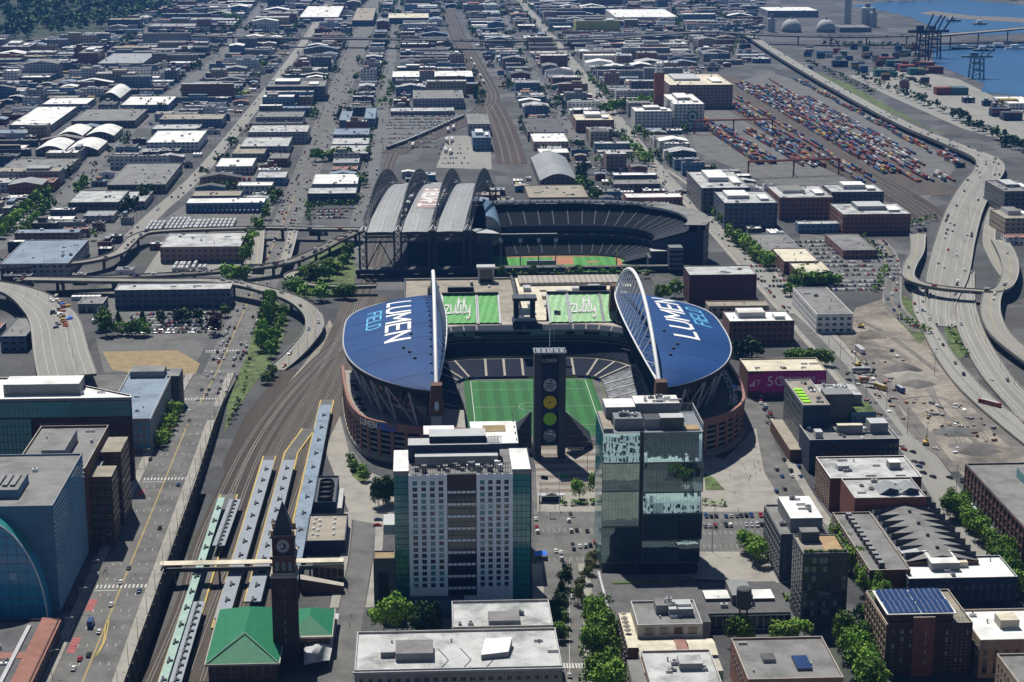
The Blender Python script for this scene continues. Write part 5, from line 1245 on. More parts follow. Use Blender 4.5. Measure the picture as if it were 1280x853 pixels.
# low annexe left of the hotel with green roof and solar louvres
x0, y0 = P(468, 768); x1 = P(492, 768)[0]; z_ = PY(470, 700, y0)[1]
t = bld('annexe', 'slim dark grey annexe with a yellow green roof beside the white tower', x0, x1+1, y0, P(470, 690, z_)[1], z_, 'dark_grey', 'dry_grass', par=.6)
box_part(t, 'void', x0+2.2, x1-1.8, y0-.12, y0+.05, 2, z_-6, 'black')
box_part(t, 'louvre', x0+4, x1+2, y0+30, y0+44, z_+.2, z_+5, 'light_grey')
# ---------------- mirrored glass tower
GX0, GX1, GY = 82.5, 128.5, 780.0; gz = PY(820, 541, GY)[1]
gt = thing('glass_tower', 'mirror glass tower of stacked tilted blocks reflecting the street', 'tower', (105, GY, 0))
slot = PY(801, 640, GY)[0]; zs_ = [6, 17, 30.5, 40.5, 55.5, gz]
g = MB(); g.box(GX0+.6, GX1-.6, GY+1, GY+34, 0, gz-.5, 'steel_dark', 'roof_grey'); g.build('core', gt)
def tilted(x0, x1, z0, z1, d0, d1, seed):
    g = MB(); r = random.Random(seed); nx, nz = max(2, int((x1-x0)/1.5)), max(2, int((z1-z0)/3.6))
    for j in range(nz):
        for i in range(nx):
            xa, xb = x0+(x1-x0)*i/nx, x0+(x1-x0)*(i+1)/nx; za, zb = z0+(z1-z0)*j/nz, z0+(z1-z0)*(j+1)/nz
            dy = lambda x, z: GY+(d0+(d1-d0)*(z-z0)/(z1-z0))
            e = [r.uniform(-.01, .01) for _ in range(2)]
            g.face([(xa+.03, dy(xa, za)+e[0], za+.03), (xb-.03, dy(xb, za)-e[0], za+.03), (xb-.03, dy(xb, zb)-e[0]+e[1], zb-.03), (xa+.03, dy(xa, zb)+e[0]+e[1], zb-.03)], 'glass_mirror')
    g.build('glass_block', gt)
    g = MB(); dA, dB = GY+d0, GY+d1
    for xx, s in ((x0, -1), (x1, 1)): g.face([(xx, dA, z0), (xx, GY+33, z0), (xx, GY+33, z1), (xx, dB, z1)], 'glass_teal' if s < 0 else 'glass_blue')
    g.face([(x0, dB, z1), (x1, dB, z1), (x1, GY+33, z1), (x0, GY+33, z1)], 'steel_grey'); g.face([(x0, dA, z0), (x1, dA, z0), (x1, GY+33, z0), (x0, GY+33, z0)], 'steel_dark')
    g.build('block_side', gt)
    g = MB()
    for x in (x0, x1): g.tube((x, GY+d0-.06, z0), (x, GY+d1-.06, z1), .16, 'steel_grey', 4)
    for z, d in ((z0, d0), (z1, d1)): g.tube((x0, GY+d-.06, z), (x1, GY+d-.06, z), .16, 'steel_grey', 4)
    g.build('edge_trim', gt)
LS = [6, 24.5, 41.5, 55.5, gz]
for k in range(4): tilted(GX0, slot-.9, LS[k]+.2, LS[k+1]-.2, (.6, -.2)[k % 2], (-.3, .7)[k % 2], k)
for k in range(5): tilted(slot+.9, GX1+(.8 if k % 2 else 0), zs_[k]+.2, zs_[k+1]-.2, (-.4, .9)[k % 2], (.9, -.5)[k % 2], 20+k)
box_part(gt, 'slot', slot-.9, slot+.9, GY+1.2, GY+2, 0, gz, 'navy')
box_part(gt, 'base', GX0+2, GX1-2, GY+2, GY+30, 0, 6, 'glass_dark')
for a, b_, c, d, e, m1, m2 in ((GX0+.5, GX0+5, 2, 30, 1.6, 'mid_grey', 'roof_tan'), (GX0+6, GX0+19, 6, 16, 5, 'mid_grey', 'steel_grey'), (GX0+3, GX0+17, 18, 32, 7, 'mid_grey', 'roof_white'), (GX0+17, GX0+38, 20, 33, 8, 'mid_grey', 'roof_white'), (GX0+20, GX0+27, 6, 15, 4.5, 'steel_grey', 'steel_dark'), (GX0+27, GX0+38, 5, 12, 5.5, 'concrete_dark', 'light_grey'), (GX0+39, GX1-1, 3, 10, .4, 'roof_tan', 'wood')):
    box_part(gt, 'roof_plant', a, b_, GY+c, GY+d, gz-.4, gz+e, m1, m2)
roofkit(gt, GX0+20, GX0+38, GY+20, GY+32, gz+8, 10, 77); roofkit(gt, GX0+6, GX0+19, GY+6, GY+16, gz+5, 6, 78)
mull(gt, 'glass_rail', 'w', 0, GX1, GY, GY+33, gz, gz+4, 12, 1, 'steel_white', .2)
mull(gt, 'glass_rail', 'n', GX0+38, GX1, GY+32.6, 0, gz, gz+4, 8, 1, 'steel_grey', .2)
# podium roofs round its foot
pz_ = 9.0
t = thing('podium', 'dark flat podium around the foot of the mirror glass tower with planting strips', 'building', (115, 740, 0))
y0 = P(800, 770, pz_)[1]; y1_ = P(800, 722, pz_)[1]; xa = P(760, 755, pz_)[0]; xm = P(880, 755, pz_)[0]; xr = P(985, 755, pz_)[0]
g = MB(); g.prism([(xa, y0-8), (xm, y0-8), (xm, y1_), (xa-1, y1_+6)], 0, pz_, 'mid_grey', 'roof_dark'); g.box(xa-1.2, xa-.2, y0-8, y1_+6, 0, pz_+1, 'light_grey'); g.build('body', t)
g = MB(); g.box(xm, xr, y0+3, P(900, 728, pz_-1)[1], 0, pz_-1, 'dark_grey', 'roof_dark'); g.build('body', t)
box_part(t, 'glass_front', xm+1, xr, y0+2.6, y0+2.95, .5, pz_-2, 'glass_dark'); mull(t, 'mullions', 'n', xm+1, xr, y0+2.6, 0, .5, pz_-2, 12, 1, 'light_grey', .35)
for u0, u1, v0, v1, m in ((882, 915, 748, 737, 'roof_white'), (930, 963, 748, 736, 'roof_white'), (766, 870, 729, 724, 'grass'), (915, 932, 752, 732, 'mid_grey')):
    a, b_ = P(u0, v0, pz_+.6), P(u1, v1, pz_+.6); box_part(t, 'roof_bed', a[0], b_[0], a[1], b_[1], pz_-.9, pz_+(.4 if m != 'mid_grey' else 3.5), 'concrete_dark', m)
roofkit(t, xm+2, xr-4, y0+6, y0+22, pz_-.9, 5, 41)
# ---------------- near middle blocks with stained silver roofs
def M_block(nm, label, u0, u1, vf, vb, z, roof, wall, kit, seed, wincols, z0=-0.0, zbase=0):
    a = P(u0, vf, z); b_ = P(u1, vf, z); yb = P((u0+u1)/2, vb, z)[1]
    t = bld(nm, label, a[0], b_[0], a[1], yb, z-1, wall, roof, zbase, kit=kit, seed=seed, par=1.0, coping='light_grey')
    if wincols: winrow(t, 'n', a[0]+1, b_[0]-1, a[1], 0, wincols, 3, 1, z-3.2, .5, .6, 'window', 'stone')
    return t, a[0], b_[0], a[1], yb
t, x0, x1, y0, y1_ = M_block('stone_block', 'wide stone block with a stained silver roof, a ribbed hut and a tilted white skylight', 443, 704, 838, 787, 16, 'roof_silver', 'stone', 5, 51, 22)
box_part(t, 'roof_hut', x0+16, x0+31, y0+9, y0+22, 15, 18.5, 'mid_grey', 'roof_grey'); box_part(t, 'roof_hut', x0+10, x0+15.4, y0+13, y0+19, 15, 17.4, 'mid_grey', 'light_grey')
g = MB(); xs_, ys_ = x0+56, y0+16; g.prism([(xs_-6, ys_-7), (xs_+5, ys_-5), (xs_+7, ys_+6), (xs_-4, ys_+5)], 15, lambda x, y: 17.2+.12*(y-ys_+7), 'mid_grey', 'white'); g.build('skylight', t)
g = MB(); 
for k in range(3): g.path([(x0+34+k*9, y0+2, 15.3), (x0+37+k*9, y0+9, 15.3), (x0+33+k*9, y0+20, 15.3)], .12, 'dark_grey', 4)
g.build('conduit', t)
g = MB(); relief(g, 'n', x0, x1, y0, 0, 0, 15, 22, 3, 'stone', .25, .2); g.box(x0-.6, x1+.6, y0-.9, y0, 14.4, 15.4, 'light_grey'); g.build('stone_piers', t)
for k in range(12): window(t, 'w', (x1, y0+3+k*2.9), 6, 1.2, 2.4)
t, x0, x1, y0, y1_ = M_block('stone_block', 'smaller stained silver roofed block right against the foot of the white tower', 566, 692, 784, 750, 16, 'roof_silver', 'stone', 4, 52, 0)
box_part(t, 'roof_hut', x0+15, x0+28, y0+2, y0+12, 15, 17.5, 'mid_grey', 'roof_grey')
for k in range(10): window(t, 'e', (x0, y0+2+k*3.2), 8, 1.5, 2.4)
for k in range(10): window(t, 'w', (x1, y0+2+k*3.2), 8, 1.5, 2.4)
# blocks beside the avenue of trees, right of the centre
a = P(797, 781, 24); b_ = P(878, 778, 24); yb = P(835, 750, 24)[1]
t = bld('brick_block', 'grey roofed block with a boxy plant hut and a row of dark top floor windows', a[0], b_[0], a[1], yb, 23, 'stone', 'roof_grey', 0, kit=4, seed=61, coping='light_grey')
winrow(t, 'n', a[0]+2, b_[0]-1, a[1], 0, 4, 1, 19, 23, .6, .65, 'window', 'brick_brown'); box_part(t, 'plant_hut', a[0]+9, a[0]+16, a[1]+12, a[1]+20, 23, 27, 'mid_grey', 'roof_grey'); box_part(t, 'plant_hut', a[0]+14, a[0]+24, a[1]+9, a[1]+19, 23, 26.5, 'mid_grey', 'light_grey'); roofkit(t, a[0]+12, a[0]+22, a[1]+9, a[1]+19, 26.5, 7, 62)
box_part(t, 'side_terrace', a[0]-5, a[0], a[1]-10, yb, 0, 18.5, 'brick_brown', 'roof_cream'); 
for k in range(9): window(t, 'e', (a[0]-5, a[1]-8+k*4.4), 4, 1.6, 3); window(t, 'e', (a[0]-5, a[1]-8+k*4.4), 9, 1.6, 3); window(t, 'e', (a[0]-5, a[1]-8+k*4.4), 14, 1.6, 3)
for k in range(5): g = MB(); g.tube((a[0]-3.5, a[1]+4+k*4, 18.6), (a[0]-3.5, a[1]+4+k*4, 20.6), .12, 'steel_grey', 4); g.lathe(a[0]-3.5, a[1]+4+k*4, [(1.5, 20.2), (0, 21)], 'roof_tan', 8); g.build('parasol', t)
box_part(t, 'plain_front', a[0]-5, b_[0], a[1]-10, a[1], 0, 14, 'brick_dark')
a2 = P(800, 816, 19); b2 = P(898, 816, 19); yb = P(850, 797, 19)[1]
t = thing('atrium', 'pale glass atrium roof with a brick strip between two blocks', 'atrium', ((a2[0]+b2[0])/2, a2[1], 0))
box_part(t, 'body', a2[0], b2[0], a2[1]-14, yb, 0, 17, 'stone'); 
for x_, xe in ((a2[0], a2[0]+15), (a2[0]+20, b2[0])):
    g = MB(); g.grid([[(x_, a2[1]-2, 18.2), (xe, a2[1]-2, 18.2)], [(x_, (a2[1]+yb)/2, 19.4), (xe, (a2[1]+yb)/2, 19.4)], [(x_, yb, 18.2), (xe, yb, 18.2)]], 'roof_cream'); g.build('glass_roof', t)
box_part(t, 'brick_strip', a2[0]+15.2, a2[0]+19.8, a2[1]-3, yb, 17, 18.6, 'brick_pink')
a3 = P(812, 851, 20); b3 = P(902, 851, 20); yb = P(850, 812, 20)[1]
t = bld('brick_block', 'white stained roof block with a square hut in its middle at the near edge', a3[0], b3[0], a3[1]-6, yb, 19, 'brick_tan', 'roof_silver', 0, kit=5, seed=66, coping='light_grey')
box_part(t, 'plant_hut', a3[0]+13, a3[0]+22, a3[1]+10, a3[1]+18, 19, 22, 'mid_grey', 'roof_silver'); box_part(t, 'side_terrace', a3[0]-5.5, a3[0], a3[1]-6, yb, 0, 16, 'stone', 'roof_grey')
# grey roof, bottom right of centre
a = P(935, 849, 17); b_ = P(1055, 847, 17); yb = P(975, 796, 17)[1]
t = bld('brick_block', 'grey roofed low brick block with one glass rooflight near the leafy lane', a[0], b_[0], a[1], yb, 16, 'brick_pink', 'roof_grey', 0, kit=3, seed=71, coping='stone')
for k in range(8): window(t, 'e', (a[0], a[1]+2+k*4.3), 10, 1.5, 2.6)
winrow(t, 'n', a[0], b_[0], a[1], 0, 10, 1, 8, 15, .5, .6)
box_part(t, 'rooflight', a[0]+21, a[0]+27, a[1]+8, a[1]+20, 16, 17.2, 'concrete_dark', 'solar'); box_part(t, 'roof_hut', a[0]+9, a[0]+14, a[1]+16, a[1]+22, 16, 17.6, 'mid_grey', 'roof_dark')
x, y = P(928, 800); wt = thing('water_tank', 'dark round water tank standing beside the low grey roof among trees', 'tank', (x, y, 0)); g = MB(); g.lathe(x, y, [(3.2, 15), (3.2, 23.5), (2.4, 24), (0, 24.3)], 'dark_grey', 20); g.build('drum', wt)
for k in range(4): g = MB(); px_, py_ = x+2.2*math.cos(k*math.pi/2+.7), y+2.2*math.sin(k*math.pi/2+.7); g.tube((px_, py_, 0), (px_, py_, 15), .25, 'steel_dark', 5); g.build('leg', wt)
# ---------------- blocks on the right
def corner(gu, gv, ru, rv): x, y = P(gu, gv); return x, y, PY(ru, rv, y)[1]
x, y, z = corner(974, 727, 978, 670); yb = P(952, 633, z)[1]
t = bld('apartment_block', 'dark apartment block with a long white roofed penthouse beside the car park', x, x+22, y, yb, z, 'dark_grey', 'roof_grey', 0, kit=3, seed=81, coping='mid_grey')
winrow(t, 'e', x, 0, y, yb, 11, 6, 2, z-.6, .55, .6, 'window', 'mid_grey'); winrow(t, 'n', x, x+8, y, 0, 2, 6, 2, z-.6, .4, .5)
g = MB(); relief(g, 'e', x, 0, y, yb, 0, z, 11, 6, 'mid_grey', .12, .16); g.build('facade_grid', t)
box_part(t, 'penthouse', x+5, x+20, y+4, yb-6, z, z+7, 'steel_grey', 'roof_white'); roofkit(t, x+6, x+19, y+6, yb-8, z+7, 6, 82)
x, y, z = corner(1000, 785, 997, 694); yb = P(984, 671, z)[1]; xr = PY(1061, 694, y)[0]
t = bld('apartment_block', 'charcoal apartment block with a planted roof terrace and three columns of big windows', x, xr, y, yb, z, 'dark_grey', 'roof_tan', 0, coping='steel_grey', par=.7)
for cx0 in (0, 1, 2):
    L_ = (xr-x)/3; winrow(t, 'n', x+cx0*L_+.7, x+(cx0+1)*L_-.7, y, 0, 3, 7, 5, z-.8, .85, .68, 'window', 'steel_dark', mix=('window_light', .35))
winrow(t, 'e', x, 0, y, yb, 5, 7, 5, z-.8, .5, .6, 'window', 'steel_grey'); g = MB(); relief(g, 'n', x, xr, y, 0, 0, z, 3, 7, 'dark_grey', .1, .12, .3); g.build('facade_grid', t)
box_part(t, 'roof_hut', x+2, x+10, y+14, yb-2, z, z+5, 'dark_grey', 'roof_grey'); box_part(t, 'deck', x+10.5, xr-1.5, y+4, yb, z+.05, z+.25, 'wood')
for k in range(9): g = MB(); xx = x+1.5+k*(xr-x-3)/8; g.box(xx-.9, xx+.9, y+.8, y+2, z, z+1+RND.random(), 'grass'); g.build('planter', t)
for k in range(6): g = MB(); g.box(xr-1.4, xr-.5, y+3+k*3, y+5+k*3, z, z+1+RND.random()*.6, 'grass'); g.build('planter', t)
# solar roofed brick block
x, y, z = corner(1105, 845, 1106, 783); yb = P(1077.5, 741, z)[1]; xr = PY(1216, 783, y)[0]
t = bld('brick_block', 'old dark brick block with blue solar panels on a white roof canopy', x, xr, y, yb, z, 'brick_dark', 'roof_tan', 0, coping='stone', kit=3, seed=90)
winrow(t, 'e', x, 0, y, yb, 9, 6, 2, z-1, .5, .6, 'window', 'brick_tan'); g = MB(); relief(g, 'e', x, 0, y, yb, 0, z, 9, 6, 'brick_tan', .22, .2); g.build('brick_piers', t)
winrow(t, 'n', x+1, x+12, y, 0, 3, 6, 2, z-1, .35, .5, 'window', 'brick_tan', mix=('window_light', .3)); winrow(t, 'n', x+24, xr-1, y, 0, 5, 6, 2, z-2, .4, .5, 'window', 'brick_tan', mix=('window_light', .3))
ex = PY(1142, 765, y)[0]; ew = PY(1169, 765, y)[0]; box_part(t, 'lift_shaft', ex, ew, y-1, y+7, 0, z+4, 'brick_red', 'stone')
for k in range(4): window(t, 'n', ((ex+ew)/2+1, y-1), 6+k*4, .7, 1.4, 'window_light', 'stone')
box_part(t, 'green_strip', x+1, x+4.5, y+2, yb-1, z+.05, z+.6, 'grass')
cz = z+5; cx0, cy0 = P(1108, 767, cz)[0], P(1130, 768, cz)[1]; cx1, cy1 = P(1178, 742, cz)[0], P(1130, 738, cz)[1]
g = MB(); g.box(cx0, cx1, cy0, cy1, cz-.4, cz, 'concrete', 'roof_white'); g.build('roof_canopy', t)
box_part(t, 'canopy_wall', cx0+1, cx1-1, cy0+1, cy1-1, z, cz-.4, 'brick_dark')
for i in range(2):
    for j in range(2):
        wq = (cx1-cx0-2)/2; dq = (cy1-cy0-2)/2; g = MB(); xa, ya = cx0+.8+i*(wq+.4), cy0+.8+j*(dq+.5)
        g.face([(xa, ya, cz+.3), (xa+wq, ya, cz+.3), (xa+wq, ya+dq, cz+1.0), (xa, ya+dq, cz+1.0)], 'solar')
        for k in range(1, 6): g.face([(xa+wq*k/6-.06, ya, cz+.33), (xa+wq*k/6+.06, ya, cz+.33), (xa+wq*k/6+.06, ya+dq, cz+1.03), (xa+wq*k/6-.06, ya+dq, cz+1.03)], 'light_grey')
        g.build('solar_panel', t)
for k in range(8): g = MB(); g.tube((xr-12+k*1.5, y+3, z), (xr-12+k*1.5, y+9, z+3.5), .12, 'steel_grey', 4); g.build('trellis_bar', t)
# white roofed blocks, bottom right corner
x, y, z = corner(1222, 848, 1216, 803); yb = P(1218, 764, z)[1]
t = bld('brick_block', 'tan block with tall arches and a white roof full of ducts, at the right edge', x, x+48, y, yb, z, 'brick_tan', 'roof_white', 0, coping='stone', kit=10, seed=95)
for k in range(9): window(t, 'n', (x+2.5+k*4.4, y), 2, 1.8, 6.5); window(t, 'n', (x+2.5+k*4.4, y), 10, 1.5, 2.4)
for k in range(5): window(t, 'e', (x, y+3+k*5), 2, 2.6, 7, 'window', 'stone'); window(t, 'e', (x, y+3+k*5), 11, 1.6, 2.2)
box_part(t, 'roof_hut', x+12, x+20, y+12, y+20, z, z+4, 'stone', 'roof_cream')
a = P(1240, 812, 15)
t = bld('brick_block', 'small brick block with a grey roof in the near right corner', a[0], a[0]+30, 600, a[1]-6, 15, 'brick_tan', 'roof_grey', 0, coping='stone', kit=5, seed=97)
for k in range(6):
    for r in range(3): window(t, 'e', (a[0], a[1]-9-k*4), 2+r*4.3, 1.2, 2.2)
# long white roofed warehouse
x, y, z = corner(1134, 757, 1134, 726); yb = P(1116, 699, z)[1]; xr = PY(1272, 726, y)[0]
t = bld('warehouse', 'dark walled warehouse with a white roof and stepped roof huts behind the solar block', x, xr, y, yb, z, 'navy', 'roof_white', 0, coping='light_grey', kit=6, seed=101)
winrow(t, 'n', x+2, xr-2, y, 0, 14, 2, 1, z-1.5, .3, .35, 'window', 'mid_grey'); winrow(t, 'e', x, 0, y, yb, 8, 3, 1, z-1, .5, .6)
box_part(t, 'roof_hut', x+13, x+26, y+10, y+26, z, z+4, 'mid_grey', 'roof_white'); box_part(t, 'roof_hut', x+3, x+14, y+24, y+32, z, z+3.5, 'light_grey', 'light_grey'); box_part(t, 'roof_hut', x+26, x+31, y+14, y+28, z, z+2.6, 'roof_cream')
# sawtooth roof
zS = 15.0; q = [P(1132, 700, zS), P(1222, 696, zS), P(1152, 612, zS), P(1086, 615, zS)]
x0, x1 = q[0][0], q[1][0]; y0, y1_ = q[0][1], q[3][1]
t = bld('sawtooth_works', 'long grey works roof with rows of fin skylights on both slopes', x0, x1, y0, y1_, zS-2, 'brick_brown', 'roof_grey', 0)
xm = (x0+x1)/2; g = MB(); g.grid([[(x0, y0, zS-1), (x0, y1_, zS-1)], [(xm, y0, zS+1.8), (xm, y1_, zS+1.8)], [(x1, y0, zS-1), (x1, y1_, zS-1)]], 'roof_grey'); g.build('ridged_roof', t)
for k in range(11):
    for s in (-1, 1):
        y = y0+3+k*(y1_-y0-6)/10.5; g = MB(); xa, xb = (xm+s*4.5, x0+.5 if s < 0 else x1-.5)
        A, B_ = (xa, y+2, zS+1.0), (xa, y+6, zS+1.0); Cc, D = (xb, y, zS-.9), (xb, y+6.5, zS-.9)
        g.face([(xa, y+4, zS+1.2), (xb, y, zS+2.3), (xb, y+6.5, zS-.8)], 'roof_grey'); g.face([(xa, y+4, zS+1.2), (xb, y, zS+2.3), (xb, y, zS-1)], 'dark_grey'); g.face([(xb, y, zS+2.3), (xb, y+6.5, zS-.8), (xb, y, zS-1)], 'mid_grey'); g.build('fin_skylight', t)
for k in range(5): g = MB(); g.box(xm-.7, xm+.7, y0+8+k*16, y0+9.4+k*16, zS+1.6, zS+3, 'dark_grey'); g.build('vent', t)
# brick row with dormers along the leafy lane
a = P(1112, 712, 15); b_ = P(1058, 640, 15)
t = bld('brick_terrace', 'narrow brick terrace with a row of dark dormers facing the leafy lane', a[0]-9, x0-.6, a[1], b_[1], 14, 'brick_brown', 'roof_grey', 0, coping='stone')
winrow(t, 'e', a[0]-9, 0, a[1], b_[1], 17, 4, 1, 14, .55, .6, 'window', 'stone')
for k in range(12): g = MB(); y = a[1]+3+k*(b_[1]-a[1]-6)/12; g.box(a[0]-4, a[0]-1.4, y, y+3.2, 14, 17, 'dark_grey', 'mid_grey'); g.build('dormer', t)
# green-roofed apartments, dark block, white roof, red and blue block
x, y, z = corner(1001, 575, 998, 508); yb = P(966, 476, z)[1]; xr = x+15
t = bld('apartment_block', 'long grey apartment block with five bright green roof patches over a brick arcade', x, xr, y, yb, z, 'steel_grey', 'roof_tan', 0, coping='light_grey', par=.7)
winrow(t, 'e', x, 0, y, yb, 18, 6, 8, z-.5, .62, .55, 'window', 'dark_grey', mix=('window_light', .25))
box_part(t, 'end_wall', x, xr, y-.4, y-.05, 0, z-.2, 'navy')
for k in range(5): g = MB(); yy = y+6+k*(yb-y-22)/5; g.box(x+1.2, x+6, yy, yy+(yb-y-22)/5-2, z+.05, z+.6, 'team_green'); g.build('green_roof_patch', t)
box_part(t, 'brick_arcade', x-7, x, y-3, yb+2, 0, 7, 'brick_brown', 'roof_tan')
box_part(t, 'core', xr, xr+16, y+12, y+24, 0, z+3, 'concrete_dark', 'mid_grey'); box_part(t, 'rear_wing', xr, xr+24, y+24, y+46, 0, z-1, 'mid_grey', 'roof_silver'); roofkit(t, xr+1, xr+23, y+25, y+45, z-1, 14, 111); roofkit(t, x+7, xr, y+4, yb, z+.1, 8, 113)
box_part(t, 'blue_wing', xr+15, xr+29, y+10, y+30, 0, z-7, 'stucco_blue', 'grass'); winrow(t, 'n', xr+16, xr+28, y+10, 0, 5, 5, 1, z-8, .4, .5)
x, y, z = corner(1015, 592, 1015, 552); xr = PY(1124, 552, y)[0]; yb = P(1010, 533, z)[1]
t = bld('office_block', 'dark blue-grey office block with boxy grey roof plant next to the light road', x-2, xr, y, yb, z, 'navy', 'roof_grey', 0, coping='light_grey', kit=8, seed=117)
winrow(t, 'n', x, xr, y, 0, 16, 3, 5, z-1, .6, .5, 'window', 'steel_dark'); box_part(t, 'roof_plant', x+16, x+30, y+12, y+16, z, z+5, 'steel_grey', 'roof_cream'); box_part(t, 'roof_plant', x+34, x+44, y+12, y+22, z, z+6, 'mid_grey', 'light_grey'); box_part(t, 'roof_plant', x+2, x+6, y+4, y+10, z, z+4, 'light_grey')
x, y, z = corner(1036, 640, 1033, 600); xr = PY(1152, 600, y)[0]; yb = P(1026, 573, z)[1]
t = bld('brick_block', 'red brick block with a patchy white roof beside the curve of the light road', x, xr, y, yb, z, 'brick_brown', 'roof_silver', 0, coping='white', kit=8, seed=121)
winrow(t, 'e', x, 0, y, yb, 9, 5, 1, z-1, .5, .6, 'window', 'brick_tan'); box_part(t, 'roof_hut', x+7, x+13, y+14, y+19, z, z+2.5, 'light_grey'); box_part(t, 'roof_hut', x+34, x+40, y+14, y+20, z, z+4, 'mid_grey', 'white')
x, y, z = corner(1066, 672, 1058, 625); xr = PY(1158, 625, y)[0]; yb = P(1049, 600, z)[1]
t = bld('brick_block', 'low red block with two grey gable roofs and blue end walls', x, xr, y, yb, z, 'brick_red', 'roof_silver', 0, coping='light_grey', kit=10, seed=125)
for k in (0, 1):
    xa = x+14+k*10; g = MB(); g.grid([[(xa, y+6, z+.3), (xa, y+18, z+.3)], [(xa+4.6, y+5, z+4), (xa+4.6, y+17, z+4)], [(xa+9.4, y+6, z+2.6), (xa+9.4, y+18, z+2.6)]], 'metal_roof'); g.face([(xa, y+6, z), (xa+9.4, y+6, z), (xa+9.4, y+6, z+2.6), (xa+4.6, y+5.1, z+3.8), (xa, y+6, z+.3)], 'navy'); g.build('gable_roof', t)
# magenta bannered hall
x, y, z = corner(934, 497, 934, 466); xr = PY(1033, 466, y)[0]; yb = P(932, 450, z)[1]
t = bld('brick_hall', 'cream roofed hall wearing a big magenta advertising banner beside the stadium', x, xr, y, yb, z, 'brick_brown', 'roof_cream', 0, coping='roof_cream', kit=9, seed=131)
box_part(t, 'banner', x+9, xr+.02, y-.3, y-.02, 3, z+.2, 'magenta')
mat('banner_text', (.85, .66, .78), var=.03)
sign('banner_text', '5G', 9, (x+17.5, y-.34, z-6), t, 'banner_text'); sign('banner_text', 'HOW TO SAVE\nIN 5G PLACES', 3.4, (x+31, y-.34, z-6), t, 'banner_text'); sign('banner_text', 'T·Mobile', 2.8, (x+46.5, y-.34, z-6), t, 'banner_text')
bx = x+9.5; sb = thing('side_banner', 'dark magenta banner with a signal bar logo on the brick corner of the hall', 'banner', (x+4, y-.3, 4))
box_part(sb, 'cloth', x+.2, x+8.7, y-.28, y-.02, 4, z-1, 'magenta')
for k in range(5): box_part(sb, 'logo_bar', x+.8+k*.8, x+1.4+k*.8, y-.36, y-.28, z-9, z-8.2+k*.8, 'banner_text')
sign('logo_letter', 'T', 5, (x+6.8, y-.36, z-6.6), sb, 'banner_text')
# dark brick block with teal awnings at the right edge
x, y = P(1237, 664); z = PY(1226, 583, P(1218, 628)[1])[1]; yb = P(1216, 626)[1]
t = bld('brick_block', 'tall windowed dark brick block with a line of teal awnings on the right edge', x, x+60, 780, yb, z, 'brick_dark', 'roof_grey', 0, coping='steel_grey', kit=6, seed=141)
winrow(t, 'e', x, 0, 780, yb, 16, 4, 5, z-.5, .62, .66, 'window', 'brick_brown'); g = MB(); relief(g, 'e', x, 0, 780, yb, 0, z, 16, 4, 'brick_brown', .2, .2, .5); g.build('brick_piers', t)
box_part(t, 'roof_hut', x+20, x+30, yb-34, yb-20, z, z+5, 'glass_teal', 'roof_grey')
for k in range(12): g = MB(); yy = 786+k*(yb-790)/12; g.face([(x, yy, 4.6), (x, yy+5, 4.6), (x-3, yy+5, 3.6), (x-3, yy, 3.6)], 'copper_teal'); g.build('awning', t)
# buildings of the street just out of the frame, whose backs the mirror tower reflects
for k, (xa, xb, ya, yb, h, wm, rm) in enumerate(((62, 92, 520, 588, 26, 'stone', 'roof_white'), (96, 128, 510, 585, 32, 'hotel_white', 'roof_white'), (132, 160, 520, 590, 22, 'hotel_white', 'roof_white'), (0, 40, 510, 585, 30, 'brick_pink', 'roof_grey'), (170, 205, 510, 580, 34, 'hotel_white', 'roof_white'))):
    t = bld('street_block', ['pale stone', 'plain white', 'low white', 'pink brick', 'tall white'][k]+' street block standing just outside the near edge of the view', xa, xb, ya, yb, h, wm, rm)
    g = MB()
    for r in range(int(h/4)):
        for c in range(int((xb-xa)/3.5)): g.box(xa+1+c*3.5, xa+2.8+c*3.5, yb, yb+.15, 1.5+r*4, 3.9+r*4, 'window')
    tag(g.build('windows', t), kind='stuff')
